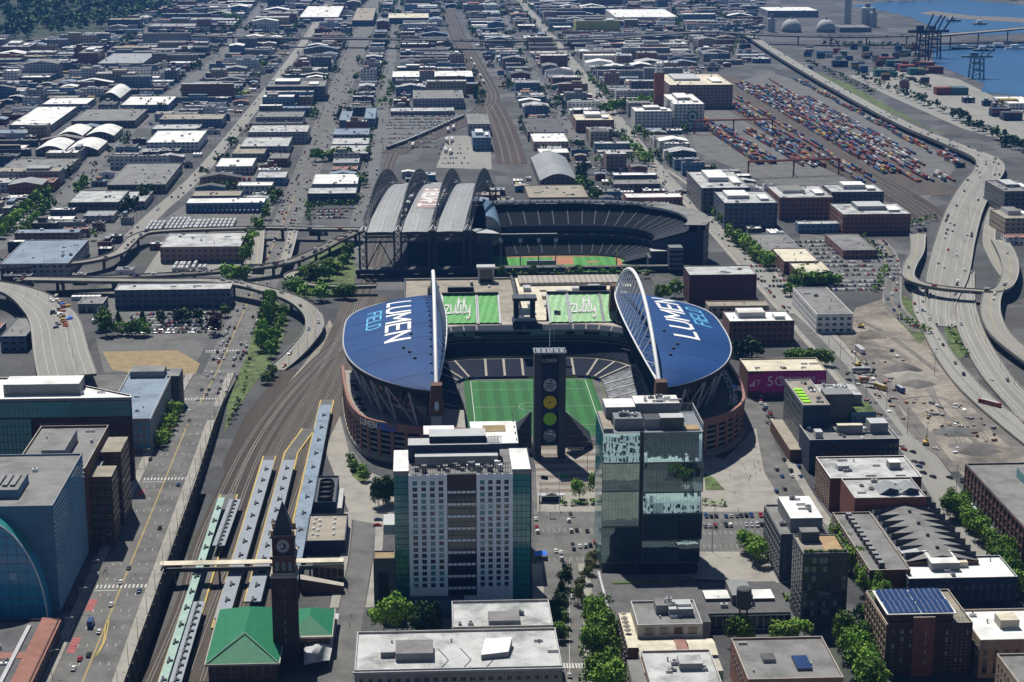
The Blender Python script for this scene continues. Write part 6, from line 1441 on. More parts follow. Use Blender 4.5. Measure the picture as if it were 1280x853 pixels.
# ================================================================= ELEVATED ROADS
def er(label, pts, zs, wid, m='concrete_road', piers=True, bar=.9, name='elevated_road', n=8, thick=1.6, step=30):
    zz = zs if isinstance(zs, (list, tuple)) else [zs]*len(pts)
    c = cr([(*P(u, v, z), z) for (u, v), z in zip(pts, zz)], n); ROADS.append((cr([(p[0], p[1]) for p in c], 4), max(wid) if isinstance(wid, (list, tuple)) else wid))
    t = thing(name, label, 'elevated road', (c[0][0], c[0][1], 0)); g = MB()
    wl = cr([(w_, 0) for w_ in wid], n) if isinstance(wid, (list, tuple)) else None
    W_ = [w_[0] for w_ in wl] if wl else wid
    lf, rt = g.strip(c, W_, m, thick=thick, edge='concrete_dark'); g.build('deck', t)
    for e, nm in ((lf, 'barrier'), (rt, 'barrier')):
        g = MB(); g.grid([[(x, y, z-.3) for x, y, z in e], [(x, y, z+bar) for x, y, z in e], [(x+.35, y, z+bar) for x, y, z in e], [(x+.35, y, z+.01) for x, y, z in e]], 'concrete'); g.build(nm, t)
    g = MB()
    for fr in ((-.46, .46) if (W_ if not wl else max(W_)) < 16 else (-.47, -.3, -.15, .02, .17, .32, .47)):
        q = [(l_[0]*(.5+fr)+r_[0]*(.5-fr), l_[1]*(.5+fr)+r_[1]*(.5-fr), l_[2]+.03) for l_, r_ in zip(lf, rt)]
        g.strip(q, .22, 'paint_white' if abs(fr) > .03 else 'concrete_dark')
    if (W_ if not wl else max(W_)) < 16: g.strip([((l_[0]+r_[0])/2, (l_[1]+r_[1])/2, l_[2]+.03) for l_, r_ in zip(lf, rt)], .25, 'paint_yellow')
    g.build('lane_lines', t)
    d = 0
    for a, b in zip(c, c[1:]):
        d += math.hypot(b[0]-a[0], b[1]-a[1])
        if piers and d > step and b[2] > 3:
            d = 0; g = MB(); g.tube((b[0], b[1], 0), (b[0], b[1], b[2]-thick), 1.3, 'concrete_dark', 8); dx, dy = b[0]-a[0], b[1]-a[1]; l = math.hypot(dx, dy); w_ = (W_ if not wl else W_[0])*.42
            g.tube((b[0]-dy/l*w_, b[1]+dx/l*w_, b[2]-thick-.5), (b[0]+dy/l*w_, b[1]-dx/l*w_, b[2]-thick-.5), .8, 'concrete_dark', 6); g.build('pier', t)
    return c
E1 = er('pale curved ramp climbing past the light blue roofs, farthest of the ramps', [(-20, 336), (40, 332), (100, 328), (143, 318), (160, 305), (170, 296), (200, 289), (320, 285), (380, 286), (450, 287)], 10, 10)
E2 = er('ramp packed with nose to tail traffic that swings up to the ballpark roof', [(20, 351), (180, 345), (274, 339), (349, 330), (386, 318), (420, 301), (449, 288)], 9, 11, 'asphalt')
E3 = er('wide curved ramp that drops round to the avenue below the blue roof', [(30, 349), (180, 351), (255, 351), (292, 354), (330, 362), (368, 375), (390, 393), (392, 411), (379, 430), (362, 448), (345, 462)], [11, 11, 11, 11, 11, 10, 8, 6, 4, 2, .4], 13)
E4 = er('small hooked ramp around the trees beside the ballpark legs', [(470, 357), (420, 358), (386, 356), (366, 350), (361, 345), (368, 341), (388, 336), (405, 326)], [7]*8, 8)
E5 = er('bridge ramp curling off the avenue underpass on its near side', [(324, 288), (323, 305), (320, 330)], [9, 9, 8], 9)
E6 = er('bridge ramp with queueing cars on the underpass side nearer the ballpark', [(366, 288), (362, 305), (354, 332)], [9, 9, 8], 9)
E7 = er('broad unfinished highway deck with stacks of materials, dying out behind the white roof', [(-40, 352), (0, 358), (30, 367), (55, 384), (68, 402), (76, 440), (84, 470)], 12, [20, 22, 26, 32, 34, 35, 36], 'concrete_road', step=40)
for k in range(16):
    x, y = P(62+RND.uniform(0, 18)+k*.4, 378+k*2.2, 12); tp = thing('material_stack', ['white', 'tan', 'blue', 'yellow', 'rusty', 'grey', 'orange', 'purple'][k % 8]+' '+['pile of crates', 'plant trailer'][k//8]+' stacked on the unfinished highway deck', 'material stack', (x, y, 12))
    for j in range(3): g = MB(); a, b = RND.uniform(1, 3), RND.uniform(1, 3); ox = RND.uniform(-2, 2); g.box(x+ox, x+ox+a, y+j*1.5, y+j*1.5+b, 12, 12+RND.uniform(.8, 2.2), ['white', 'wood', 'letter_blue', 'paint_yellow', 'roof_red', 'mid_grey', 'orange_red', 'navy'][k % 8]); g.build('crate', tp)
# the right-hand highway, at ground level and on low decks
H1 = er('main highway carriageways sweeping past the rail yard to the photo edge', [(930, 40), (985, 75), (1060, 118), (1130, 155), (1190, 180), (1232, 198), (1236, 213), (1222, 232), (1206, 262), (1194, 300), (1184, 345), (1176, 380), (1178, 408)], [8]*6+[7, 5, 4, 3, 2, 1, .5], [17]*4+[20, 26, 32, 34, 34, 34, 33, 22, 18], piers=False, thick=3)
H2 = er('far side carriageway that slides down under the curved overpass', [(1206, 340), (1205, 366), (1206, 388), (1215, 418), (1238, 460), (1262, 490), (1300, 530)], [1]*7, [15, 16, 17, 18, 19, 19, 20], piers=False, thick=1)
H3 = er('near side slip road from under the curved overpass beside the dirt site', [(1147, 362), (1150, 388), (1161, 410), (1180, 444), (1212, 484), (1262, 528), (1310, 565)], [1]*7, [9, 10, 11, 13, 15, 16, 17], piers=False, thick=1)
OV = er('thin curved overpass crossing above the highway lanes', [(1147, 292), (1146, 314), (1137, 332), (1136, 346), (1150, 354), (1178, 360), (1212, 363), (1240, 364), (1256, 357), (1263, 338), (1259, 318), (1249, 300)], [2, 5, 8, 9, 9, 9, 9, 9, 9, 8, 5, 2], [14, 12, 11, 9, 9, 9, 9, 10, 12, 13, 14, 14], step=45)
O2 = er('ramp curving down from the overpass end to the right edge', [(1243, 360), (1238, 378), (1240, 398), (1254, 422), (1300, 458)], [9, 9, 9, 8, 6], 14, step=40)
H5 = er('frontage road with queued cars between the car park and the overpass', [(1098, 300), (1112, 318), (1117, 345), (1115, 375), (1125, 392), (1150, 415)], [.3]*6, [10, 11, 12, 14, 12, 11], 'asphalt', piers=False, thick=.2, bar=.5)
H6 = er('light local street behind the highway at the right edge', [(1262, 235), (1242, 265), (1236, 300), (1245, 325), (1258, 345)], [.4]*5, 11, piers=False, thick=.3, bar=.4)
V1 = er('straight viaduct crossing the whole industrial district far away', [(200, 43), (320, 47), (480, 49), (640, 51), (760, 48), (880, 40), (960, 44), (1060, 46), (1170, 44)], 16, 24, 'asphalt_far', step=60, n=5)
V2 = er('long bridge over the water in the far right corner', [(1150, 46), (1200, 42), (1260, 37), (1320, 31)], 26, 24, 'concrete_road', step=70, n=5)
for nm, (u0, u1, v) in (('long', (1160, 1300, 55)),): V3 = er('low dark bridge over the water in front of the longer one', [(u0, v), (u1, v-3)], 6, 12, 'asphalt_far', step=70, n=4)
# ================================================================= BACKGROUND BUILDINGS, ONE BY ONE
for nm, wl_, gl in (('f_white', (.6, .6, .58), (.05, .07, .1)), ('f_grey', (.26, .27, .29), (.04, .05, .07)), ('f_tan', (.33, .27, .21), (.05, .05, .06)), ('f_brick', (.24, .12, .095), (.025, .03, .045)), ('f_navy', (.1, .13, .18), (.015, .02, .035)), ('f_blue', (.12, .2, .3), (.04, .05, .08)), ('f_pink', (.26, .18, .16), (.05, .05, .06)), ('f_dark', (.13, .135, .145), (.015, .02, .03)), ('f_yellow', (.5, .5, .16), (.1, .12, .06))):
    facade(nm, wl_, gl, 5.2 if nm not in ('f_brick', 'f_yellow') else 4.0, 4.2, .56, .46)
FOOT = []
BG = '''11 64 157 134 9 f_grey roof_white|big white roofed warehouse with scattered roof vents behind the twin barrel roofs
52 108 131 123 8 f_grey roof_white|narrow white roof just behind the big white warehouse
89 168 152 137 9 f_dark roof_grey|broad grey roof in front of the white barrel hall
0 82 213 199 9 f_dark roof_grey|wide dark grey roof at the left edge in front of the twin barrel roofs
150 210 132 121 10 f_blue roof_white|long white roof with a blue front joined to a white barrel hall
183 247 179 164 11 f_white roof_white|bright white block with a row of small dark windows beside the diagonal road
189 248 162 156 8 f_grey roof_silver|slim silver roof behind the bright white block
199 277 150 143 11 f_blue roof_tan|blue walled shed with a thin tan roof beside the diagonal road
134 206 232 205 9 f_dark roof_grey|large grey roof left of the curved railway and concrete road
85 148 254 239 9 f_dark roof_silver|silver flat roof with many vents behind a hedge of trees
140 181 253 240 7 f_grey roof_silver|lower silver wing next to the vented roof
0 84 331 301 12 f_grey roof_blue|pale blue roof crowded with plant beside the ramps
104 141 271 264 6 f_grey metal_roof|small metal shed beside the railway
200 300 310 292 13 f_pink roof_silver|brown walled depot with roof huts between the ramps and the yard
143 287 364 355 14 f_navy roof_silver|navy blue store with a crowded car park in front
232 330 255 248 9 f_blue roof_white|white roofed bus depot with a blue bay front
239 300 246 239 6 f_dark roof_tan|tan flat roof behind the bus depot
269 315 209 198 9 f_grey roof_white|white roof with a scrap yard behind it
290 330 193 180 9 f_grey roof_tan|tan roofed shed by the light concrete street
97 122 67 62 22 f_brick roof_grey|tall plain brick store far off on the left
121 178 80 67 10 f_grey metal_roof|many gabled metal works far off beside the brick store
0 36 59 54 16 f_pink roof_silver|brown hillside block at the foot of the wooded hill
374 423 22 8 9 f_grey roof_white|far white roof between two streets above the viaduct
440 466 26 10 12 f_navy roof_tan|far striped roof right beside the wide avenue
485 536 23 17 12 f_navy roof_cream|far cream roof beyond the viaduct next to the tracks
332 406 109 101 20 f_dark roof_grey|dark four storey block facing the wide avenue
320 378 147 140 13 f_grey roof_grey|grey long block left of the wide avenue
310 384 166 157 14 f_grey roof_silver|window lined grey block left of the wide avenue
300 360 184 172 11 f_grey roof_silver|low silver roof left of the wide avenue below the window lined block
336 360 199 192 9 f_brick roof_grey|small red brick store beside the wide avenue
424 438 151 136 12 f_blue roof_blue|dark blue house shaped building with trees
455 469 149 135 12 f_blue roof_blue|dark blue block paired with the blue house shaped building
416 461 169 161 8 f_grey roof_blue|light blue roof between the wide avenue and the next street
414 461 181 173 8 f_dark roof_silver|dark fronted shed below the light blue roof
410 460 193 182 8 f_dark roof_silver|second dark fronted shed below the light blue roof
490 592 97 89 10 f_navy roof_white|very long dark sided train shed with white roof ends
516 580 124 113 14 f_grey roof_grey|grey two storey depot inside the curve of the tracks
488 568 140 135 5 f_grey roof_silver|thin long silver shed in front of the two storey depot
585 613 156 142 14 f_grey roof_grey|grey hall with white roof lights between the rail tracks
591 614 173 164 15 f_blue roof_blue|blue glazed signal block between the rail tracks
390 447 231 218 9 f_grey roof_white|white roof beside the avenue, left of the lattice arches
384 445 243 235 10 f_navy roof_silver|navy shed with a white gable mark left of the lattice arches
320 357 223 215 8 f_blue roof_silver|pale blue shed in front of trees beside the avenue underpass
296 340 233 228 8 f_white roof_white|pale low shed beside the wide avenue near the underpass
720 775 27 24 20 f_yellow roof_grey|lime yellow four storey block far beyond the viaduct
770 848 22 12 12 f_white roof_white|huge white fluted roof far beyond the viaduct
837 917 107 93 32 f_pink roof_cream|great old brick store with a tower above the street trees
794 841 140 134 24 f_white roof_white|white office slab with dark window rows in front of the great brick store
842 881 131 118 32 f_white roof_white|white wing carrying a round green emblem beside the great brick store
720 768 151 143 15 f_brick roof_cream|square brick block with a cream roof facing the street trees
660 706 166 148 11 f_dark roof_dark|dark roofed shed beside the tracks with a pale edge
667 711 178 167 10 f_tan roof_white|white roofed shed in front of the dark roofed one
674 712 192 186 9 f_tan roof_white|small white roofed shed above the arched hall
661 736 248 232 9 f_tan roof_tan|tan flat roof with a dark well just behind the ballpark rim
767 822 220 216 9 f_navy roof_white|white topped navy block behind the ballpark rim
768 826 231 225 8 f_dark roof_grey|grey flat block in front of the white topped navy one
783 854 248 242 9 f_brick roof_white|long white roof with a screen on its end behind the ballpark
877 938 236 215 24 f_dark roof_silver|silver roofed office with a white brow above the ballpark street
906 973 255 240 24 f_navy roof_silver|dark glass office block beside the ballpark street
975 1042 248 233 21 f_brick roof_silver|brick office with a white trim line by the rail yard
1040 1106 241 231 18 f_dark roof_silver|long dark office behind the trimmed brick office
1054 1140 269 255 18 f_brick roof_silver|brick block with tall dark windows and a white side by the highway
998 1050 281 277 8 f_blue roof_silver|pale blue low building in front of the trimmed brick office
1054 1097 314 293 7 f_brick roof_grey|long low shed with a red end among parked cars
952 1003 314 293 8 f_blue roof_grey|dark flat roof with a blue corner beside the car park
980 1024 328 311 10 f_brick roof_cream|cream topped brick shed next to a row of trees
998 1042 342 327 9 f_brick roof_cream|second cream topped brick shed, nearer, half hidden by trees
1021 1067 394 360 13 f_white roof_grey|white walled three part grey roof on the dirt site edge
912 994 403 390 16 f_brick roof_white|brown block with a cluttered white roof right of the blue roof
886 962 384 377 8 f_tan roof_tan|flat tan strip roof behind the maroon box
862 947 345 333 22 f_maroon roof_silver|windowless maroon box beside the blue west roof
1256 1296 240 226 22 f_dark roof_grey|grey office at the right edge beside the highway
1257 1296 274 262 15 f_tan roof_tan|tan brick block with a low parapet at the right edge
1258 1300 298 293 6 f_white roof_red|white shed with a red roof at the right edge
960 1024 14 9 14 f_grey roof_white|long white shed at the cement works
1050 1090 35 31 9 f_grey roof_grey|flat shed at the foot of the cement silos
1262 1300 130 121 8 f_white roof_white|white port shed beside yellow stacks
0 32 422 398 10 f_navy roof_grey|grey roofed shed with an orange and blue front under the highway stub'''
mat('f_maroon', (.085, .035, .045), var=.06)
rq = random.Random(21)
for ln in BG.split('\n'):
    a, lab = ln.split('|'); u0, u1, vf, vb, h, wm, rm = a.split(); u0, u1, vf, vb, h = map(float, (u0, u1, vf, vb, h))
    x0, y0 = P(u0, vf, h); x1 = P(u1, vf, h)[0]; y1 = P((u0+u1)/2, vb, h)[1]; FOOT.append((x0-3, x1+3, y0-5, y1+3))
    big = (x1-x0)*(y1-y0)
    tb = bld('warehouse' if h < 13 else 'building', lab, x0, x1, y0, y1, h, wm, rm, kit=max(2, min(9, int(big/450))), seed=rq.randint(0, 999), coping=rq.choice(['light_grey', 'mid_grey', wm]), par=.7)
    if h >= 15 and wm != 'f_maroon': a_ = rq.uniform(.12, .3); box_part(tb, 'penthouse', x0+(x1-x0)*a_, x0+(x1-x0)*(a_+.42), y0+(y1-y0)*.38, y0+(y1-y0)*.85, h, h+rq.uniform(3, 5), rq.choice(['mid_grey', 'light_grey', 'steel_grey']), rq.choice(['roof_white', 'light_grey', 'roof_grey']))
    if h >= 15 and wm != 'f_maroon': box_part(tb, 'roof_hut', x0+(x1-x0)*.72, x0+(x1-x0)*.88, y0+(y1-y0)*.2, y0+(y1-y0)*.55, h, h+2.4, 'light_grey', 'white')
# barrel roofed halls
def barrel(label, u0, u1, vf, vb, h, rise, wm, rm, name='arched_hall'):
    x0, y0 = P(u0, vf, h); x1 = P(u1, vf, h)[0]; y1 = P((u0+u1)/2, vb, h)[1]; FOOT.append((x0-3, x1+3, y0-5, y1+3))
    t = thing(name, label, 'hall', ((x0+x1)/2, y0, 0)); g = MB(); g.box(x0, x1, y0, y1, 0, h, wm); g.face([(x0+(x1-x0)*k/12, y0, h+rise*math.sin(math.pi*k/12)) for k in range(13)], wm); g.build('wall', t)
    g = MB(); g.grid([[(x0+(x1-x0)*k/12, y, h+.05+rise*math.sin(math.pi*k/12)) for k in range(13)] for y in (y0-.6, y1)], rm); g.build('roof', t, smooth=True)
barrel('front left one of four white barrel roofs beside the road', 44, 80, 188, 177, 7, 5, 'f_dark', 'roof_white'); barrel('front right one of four white barrel roofs beside the road', 83, 122, 188, 177, 7, 5, 'f_dark', 'roof_white')
barrel('rear left one of four white barrel roofs beside the road', 71, 103, 170, 160, 8, 5, 'f_dark', 'roof_white'); barrel('rear right one of four white barrel roofs beside the road', 107, 142, 170, 160, 8, 5, 'f_dark', 'roof_white')
barrel('white barrel ended hall joined to the long white roof', 124, 150, 123, 112, 8, 8, 'f_dark', 'roof_white'); barrel('silver arched hall with a white centre strip behind the ballpark', 675, 722, 226, 197, 9, 7, 'f_dark', 'metal_roof')
# tower of the great brick store, round emblem on its white wing
x0, z0 = PY(818, 120, 2305); x1 = PY(830, 120, 2305)[0]
tw = thing('brick_tower', 'slim brick tower with a white topped clock stage on the great old store', 'tower', ((x0+x1)/2, 2305, 0)); zt = PY(824, 80, 2305)[1]
box_part(tw, 'shaft', x0, x1, 2305, 2315, 0, zt-12, 'brick_red'); box_part(tw, 'top_stage', x0+1, x1-1, 2306, 2314, zt-12, zt, 'f_white', 'roof_grey'); g = MB(); g.tube(((x0+x1)/2, 2310, zt), ((x0+x1)/2, 2310, zt+9), .4, 'steel_grey', 4); g.build('flagpole', tw)
hw = 32.0; ex, ey = P(866, 131, hw); em = thing('round_emblem', 'round green and white emblem on the wall of the white wing', 'emblem', (ex, ey-.5, 17))
for r_, m_, d in ((8.2, 'white', .3), (7.6, 'tile_green', .36), (4.9, 'white', .42), (3.2, 'tile_green', .48)):
    g = MB(); g.face([(ex+r_*math.cos(2*math.pi*k/28), ey-d-.6, 17+r_*math.sin(2*math.pi*k/28)) for k in range(28)], m_); g.build('ring', em)
# orchard of the far shore: cement works
for i, (u, v, r_) in enumerate(((989, 40, 20), (1032, 40, 19))):
    x, y = P(u, v); t = thing('storage_dome', ['pale round storage dome at the cement works, the farther from the water', 'pale round storage dome standing beside the tall silo'][i], 'dome', (x, y, 0)); g = MB(); g.lathe(x, y, [(r_*math.cos(a), 6+r_*math.sin(a)) for a in [math.pi/2*k/8 for k in range(9)]], 'light_grey', 20); g.build('shell', t, smooth=True); g = MB(); g.lathe(x, y, [(r_, 0), (r_, 6)], 'mid_grey', 20); g.build('drum', t)
    box_part(t, 'hoist', x-2, x+2, y-2, y+2, 6+r_-1, 6+r_+4, 'mid_grey')
for i, (u, v, r_, h) in enumerate(((1059, 30, 7.5, 58), (1083, 33, 12, 38), (1091, 34, 8, 30), (964, 40, 8, 26))):
    x, y = P(u, v); t = thing('silo', ['tallest grey silo tower of the cement works', 'fat grey silo beside the tallest silo', 'shorter fat silo nearest the water', 'square shouldered silo at the left end of the cement works'][i], 'silo', (x, y, 0)); g = MB(); g.lathe(x, y, [(r_, 0), (r_, h), (r_*.9, h+1), (0, h+2)], 'light_grey', 16); g.build('drum', t); box_part(t, 'head_house', x-r_*.4, x+r_*.4, y-r_*.4, y+r_*.4, h+1, h+9, 'mid_grey')
# ================================================================= CRANES AND CONTAINERS
def quay_crane(u, v, h, m, label):
    x, y = P(u, v); t = thing('quay_crane', label, 'crane', (x, y, 0))
    for dx in (-9, 9):
        for dy in (-10, 10): g = MB(); g.tube((x+dx, y+dy, 0), (x+dx*.8, y+dy, h*.62), 1.4, m, 5); g.build('leg', t)
    g = MB()
    for zz in (.25, .45, .62): 
        for dx in (-9, 9): g.tube((x+dx*.9, y-10, h*zz), (x+dx*.9, y+10, h*zz), 1.1, m, 4)
        for dy in (-10, 10): g.tube((x-9, y+dy, h*zz), (x+9, y+dy, h*zz), 1.1, m, 4)
        for dy in (-10, 10): g.tube((x-9, y+dy, h*(zz-.18)), (x+9, y+dy, h*zz), .7, m, 4)
    g.build('brace', t); g = MB(); g.box(x-26, x+24, y-3, y+3, h*.62, h*.68, m); g.tube((x+14, y, h*.66), (x+30, y, h), 1.6, m, 5); g.tube((x+4, y, h*.66), (x+16, y, h*1.02), 1.4, m, 5); g.build('boom', t); box_part(t, 'engine_house', x-12, x, y-4, y+4, h*.68, h*.78, m)
quay_crane(1152, 77, 78, 'navy', 'dark double boom quay crane on the waterfront'); quay_crane(1167, 72, 70, 'navy', 'dark quay crane standing behind the double boom one')
quay_crane(1220, 98, 52, 'stucco_blue', 'pale blue quay crane with a lattice base at the water')
def gantry(label, u0, v0, u1, v1, h):
    a, b = P(u0, v0), P(u1, v1); t = thing('yard_gantry', label, 'gantry crane', (*a, 0)); g = MB()
    for s in (-3, 3): g.tube((a[0], a[1]+s, h), (b[0], b[1]+s, h), .9, 'orange_dull', 4)
    g.build('girder', t)
    for p in (a, b, ((a[0]+b[0])*.5, (a[1]+b[1])*.5)):
        for s in (-6, 6): g = MB(); g.tube((p[0]+s*.3, p[1]+s, 0), (p[0], p[1]+s*.5, h), .7, 'orange_dull', 5); g.build('leg', t)
mat('orange_dull', (.22, .07, .05), var=.1)
gantry('red gantry crane over the container yard, nearer to the great brick store', 868, 168, 965, 166, 17); gantry('red gantry crane over the container rows in front of the brick office', 935, 222, 1048, 218, 17)
CC = ['c_red', 'c_rust', 'c_blue', 'c_navy', 'c_white', 'c_grey', 'c_teal', 'c_orange', 'c_yellow']
for nm, c_ in zip(CC, ((.2, .03, .027), (.13, .048, .032), (.03, .085, .21), (.024, .036, .085), (.42, .43, .42), (.16, .17, .18), (.035, .13, .13), (.28, .085, .03), (.34, .25, .05))): mat(nm, c_, var=.1, rough=.6)
CNAME = dict(zip(CC, ('red', 'rust brown', 'blue', 'navy', 'white', 'grey', 'teal', 'orange', 'yellow')))
ri_c = lambda: RND.choice((1, 2, 2))
def cline(a, b, hi, where, fill=.9, off=0, pal=None, gap=13.0):
    p, q = P(*a), P(*b); L_ = math.hypot(q[0]-p[0], q[1]-p[1]); dx, dy = (q[0]-p[0])/L_, (q[1]-p[1])/L_; n = int(L_/gap); ph = RND.random()*6
    for k in range(n):
        if math.sin(k*.55+ph)*.5+.5 > fill: continue
        s = k*gap+6; x, y = p[0]+dx*s-dy*off, p[1]+dy*s+dx*off
        for j in range(RND.randint(max(1, hi-1), hi)): CONTS.append((x, y, .2+j*2.6, math.atan2(dy, dx), RND.choice(pal or CC[:6]+['c_red', 'c_rust', 'c_rust', 'c_blue', 'c_navy', 'c_navy', 'c_orange', 'c_teal', 'c_yellow']), where))
W1, W2, W3, W4 = 'in the dense rows below the great brick store', 'in the long rail yard rows', 'in the scattered rows beside the highway', 'in the long single row against the highway'
for o in (0, 3.2, 6.4, 14, 17.2, 20.4): cline((884, 163), (950, 208), 3, W1, 1, o)
for o in (0, 3.2, 9): cline((930, 165), (1010, 212), 2, W1, .95, o)
for o in (0, 3.2, 9, 12.2, 18): cline((918, 106), (1108, 220), 2, W2, .92, o)
for o in (0, 3.2, 10): cline((905, 118), (1040, 210), 2, W2, .9, -o-6)
for o in (0, 6): cline((985, 128), (1140, 212), 1, 'on the freight train tracks', .85, o, ['c_white', 'c_grey', 'c_yellow', 'c_white', 'c_rust'], 16)
cline((962, 100), (1042, 150), 1, W3, .9)
for o in (0, 3.2, 6.4, 12, 15.2): cline((950, 112), (1085, 196), 2, W2, .93, o)
for o in (0, 3.2, 8): cline((872, 150), (915, 180), 2, W1, .95, o)
for o in (0, 6, 12): cline((1000, 122), (1135, 196), 1, 'on the freight train tracks', .9, o, ['c_white', 'c_grey', 'c_rust', 'c_navy', 'c_red', 'c_blue'], 15)
for o in (0, 3.2, 9, 12.2): cline((965, 178), (1020, 212), 2, W1, .95, o)

for o in (0, 3.2, 6.4): cline((992, 100), (1166, 194), 2, W3, .62, o)
for o in (0, 3.2): cline((1040, 114), (1198, 194), 2, W4, .97, o)
for o in (0, 3, 6, 9): cline((1172, 194), (1198, 212), 3, W3, 1, o)
for o in (-34, -30.8, -20, -16.8, 26, 29.2, 40, 43.2, 56, 66): cline((912, 109), (1120, 231), ri_c(), W2 if o < 30 else 'on the freight train tracks', .82, o, None if o < 30 else ['c_white', 'c_grey', 'c_rust', 'c_navy', 'c_red'])
for u, v, wq, cl in ((1110, 80, 5, 'c_red'), (1120, 84, 6, 'c_teal'), (1136, 90, 6, 'c_red'), (1148, 94, 6, 'c_teal'), (1160, 86, 6, 'c_red'), (1104, 96, 5, 'c_teal'), (1170, 92, 5, 'c_rust'), (1183, 119, 6, 'c_red'), (1204, 119, 8, 'c_teal'), (1252, 146, 5, 'c_navy'), (1268, 151, 6, 'c_navy'), (1262, 134, 5, 'c_yellow'), (1032, 72, 5, 'c_blue'), (1050, 84, 4, 'c_navy')):
    for o in range(wq):
        x, y = P(u, v)
        for k in range(2):
            for j in range(4): CONTS.append((x-wq*1.5+k*13, y+o*2.9, .2+2.6*j, 0, cl if RND.random() < .85 else RND.choice(CC), 'in the tall stacks on the quay'))
for k in range(60):
    u, v = RND.uniform(1000, 1158), RND.uniform(62, 112)
    if v > 62+(u-960)*.32-4 and v < 62+(u-960)*.36+30 or v < 56: continue
    x, y = P(u, v); cl = RND.choice(CC[:7])
    for o in range(RND.randint(2, 5)):
        for j in range(RND.randint(1, 4)): CONTS.append((x, y+o*2.9, .2+2.6*j, 0, cl if RND.random() < .7 else RND.choice(CC), 'in the tall stacks on the quay'))
# ================================================================= INFILL: the rest of the industrial district
def W(pts): return sorted((P(u, v) for u, v in pts), key=lambda p: p[1])
def xat(poly_, y):
    if y <= poly_[0][1]: a, b = poly_[0], poly_[1]
    elif y >= poly_[-1][1]: a, b = poly_[-2], poly_[-1]
    else:
        for a, b in zip(poly_, poly_[1:]):
            if y <= b[1]: break
    return a[0]+(b[0]-a[0])*(y-a[1])/((b[1]-a[1]) or 1)
SA = W([(12, 293), (95, 235), (140, 180), (250, 92), (287, 60), (330, 5)]); SB = W([(165, 295), (228, 238), (262, 203), (320, 132), (377, 57), (410, 5)])
S4 = [(x, y) for x, y in av if y > 1100]; S3 = W([(440, 330), (467, 200), (490, 67), (500, 0)]); SR = W([(484, 220), (530, 170), (605, 140), (620, 122), (612, 104), (592, 76), (570, 40), (555, 0)]); SR2 = W([(655, 205), (644, 180), (632, 152), (620, 130), (614, 100), (594, 70), (574, 40), (558, 0)])
SO = W([(722, 180), (684, 118), (652, 67), (620, 0)]); S1 = W([(955, 346), (862, 245), (822, 213), (700, 60), (645, 0)]); SY = W([(900, 240), (862, 190), (850, 150), (880, 100), (860, 60), (830, 0)]); SZ = W([(1000, 260), (905, 95), (925, 42), (900, 20)])
sh = lambda s, d: [(x+d, y) for x, y in s]
COLS = [('farthest left', sh(SA, -560), sh(SA, -400), 1900), ('outer left', sh(SA, -385), sh(SA, -210), 1500), ('far left', sh(SA, -195), sh(SA, -14), 1420), ('left', sh(SA, 14), sh(SB, -34), 1560), ('mid left', sh(SB, 12), sh(S4, -22), 1700), ('avenue', sh(S4, 22), sh(S3, -10), 1720), ('track', sh(S3, 10), sh(SR, -20), 2050), ('mid', sh(SR2, 24), sh(SO, -8), 1900), ('inner', sh(SO, 8), sh(S1, -12), 1780), ('right', sh(S1, 13), SY, 1800), ('far right', sh(SY, 8), SZ, 3050)]
PLACE = {'farthest left': 'past the last street under the wooded hill', 'outer left': 'in the second column outside the leftmost street', 'far left': 'on the outer side of the leftmost street', 'left': 'between leftmost street and curved railway', 'mid left': 'between light street and wide avenue', 'avenue': 'on the ballpark side of the avenue', 'track': 'between narrow street and rail curve', 'mid': 'just right of the rail curve', 'inner': 'between the two streets behind the ballpark', 'right': 'right of the street past the ballpark', 'far right': 'near the cement works'}
POLYS = [[P(*p) for p in q] for q in ([(870, 195), (855, 150), (905, 88), (960, 80), (1300, 150), (1300, 260), (1000, 250)], [(470, 200), (478, 142), (575, 140), (640, 125), (660, 215), (610, 240)], [(1000, 0), (1300, 0), (1300, 140), (1050, 100), (960, 55), (960, 0)], [(-60, -20), (200, -10), (120, 46), (-60, 60)])]
def inside(p, q):
    r = False
    for k in range(len(q)):
        (x1, y1), (x2, y2) = q[k], q[k-1]
        if (y1 > p[1]) != (y2 > p[1]) and p[0] < (x2-x1)*(p[1]-y1)/(y2-y1)+x1: r = not r
    return r
VIAD = [P(u, v)[1] for u, v in ((320, 48), (640, 51))]
ri = random.Random(5); INF = []
for cname, sl_, sr_, ystart in COLS:
    y = ystart; row = 0
    while y < 5300:
        dep = ri.choice([16, 20, 25, 30, 38])*(1+max(0, (y-2500))/4000.); row += 1
        xl, xr = xat(sl_, y+dep/2)+4, xat(sr_, y+dep/2)-4
        if row % 5 == 0: y += 16
        x = xl+ri.uniform(0, 4)
        while x < xr-14:
            w_ = min(ri.choice([22, 30, 42, 56, 74])*(1+max(0, (y-2500))/5000.), xr-x)
            if ri.random() < .08: x += w_*.6; continue
            rc = (x, x+w_, y+ri.uniform(0, 3), y+dep*ri.uniform(.72, 1)); x += w_+ri.choice([1, 2, 4, 9])
            if w_ < 12: continue
            if any(a[0] < rc[1] and a[1] > rc[0] and a[2] < rc[3] and a[3] > rc[2] for a in FOOT): continue
            cs = [(rc[0], rc[2]), (rc[1], rc[2]), (rc[0], rc[3]), (rc[1], rc[3]), ((rc[0]+rc[1])/2, (rc[2]+rc[3])/2)]
            if any(inside(c_, q) for c_ in cs for q in POLYS) or any(abs(rc[2]-40-v) < 75 for v in (3560,)): continue
            if hill_z(*cs[4]) > 3: continue
            INF.append((rc, cname))
        y += dep+ri.choice([1, 2, 4, 9, 16])
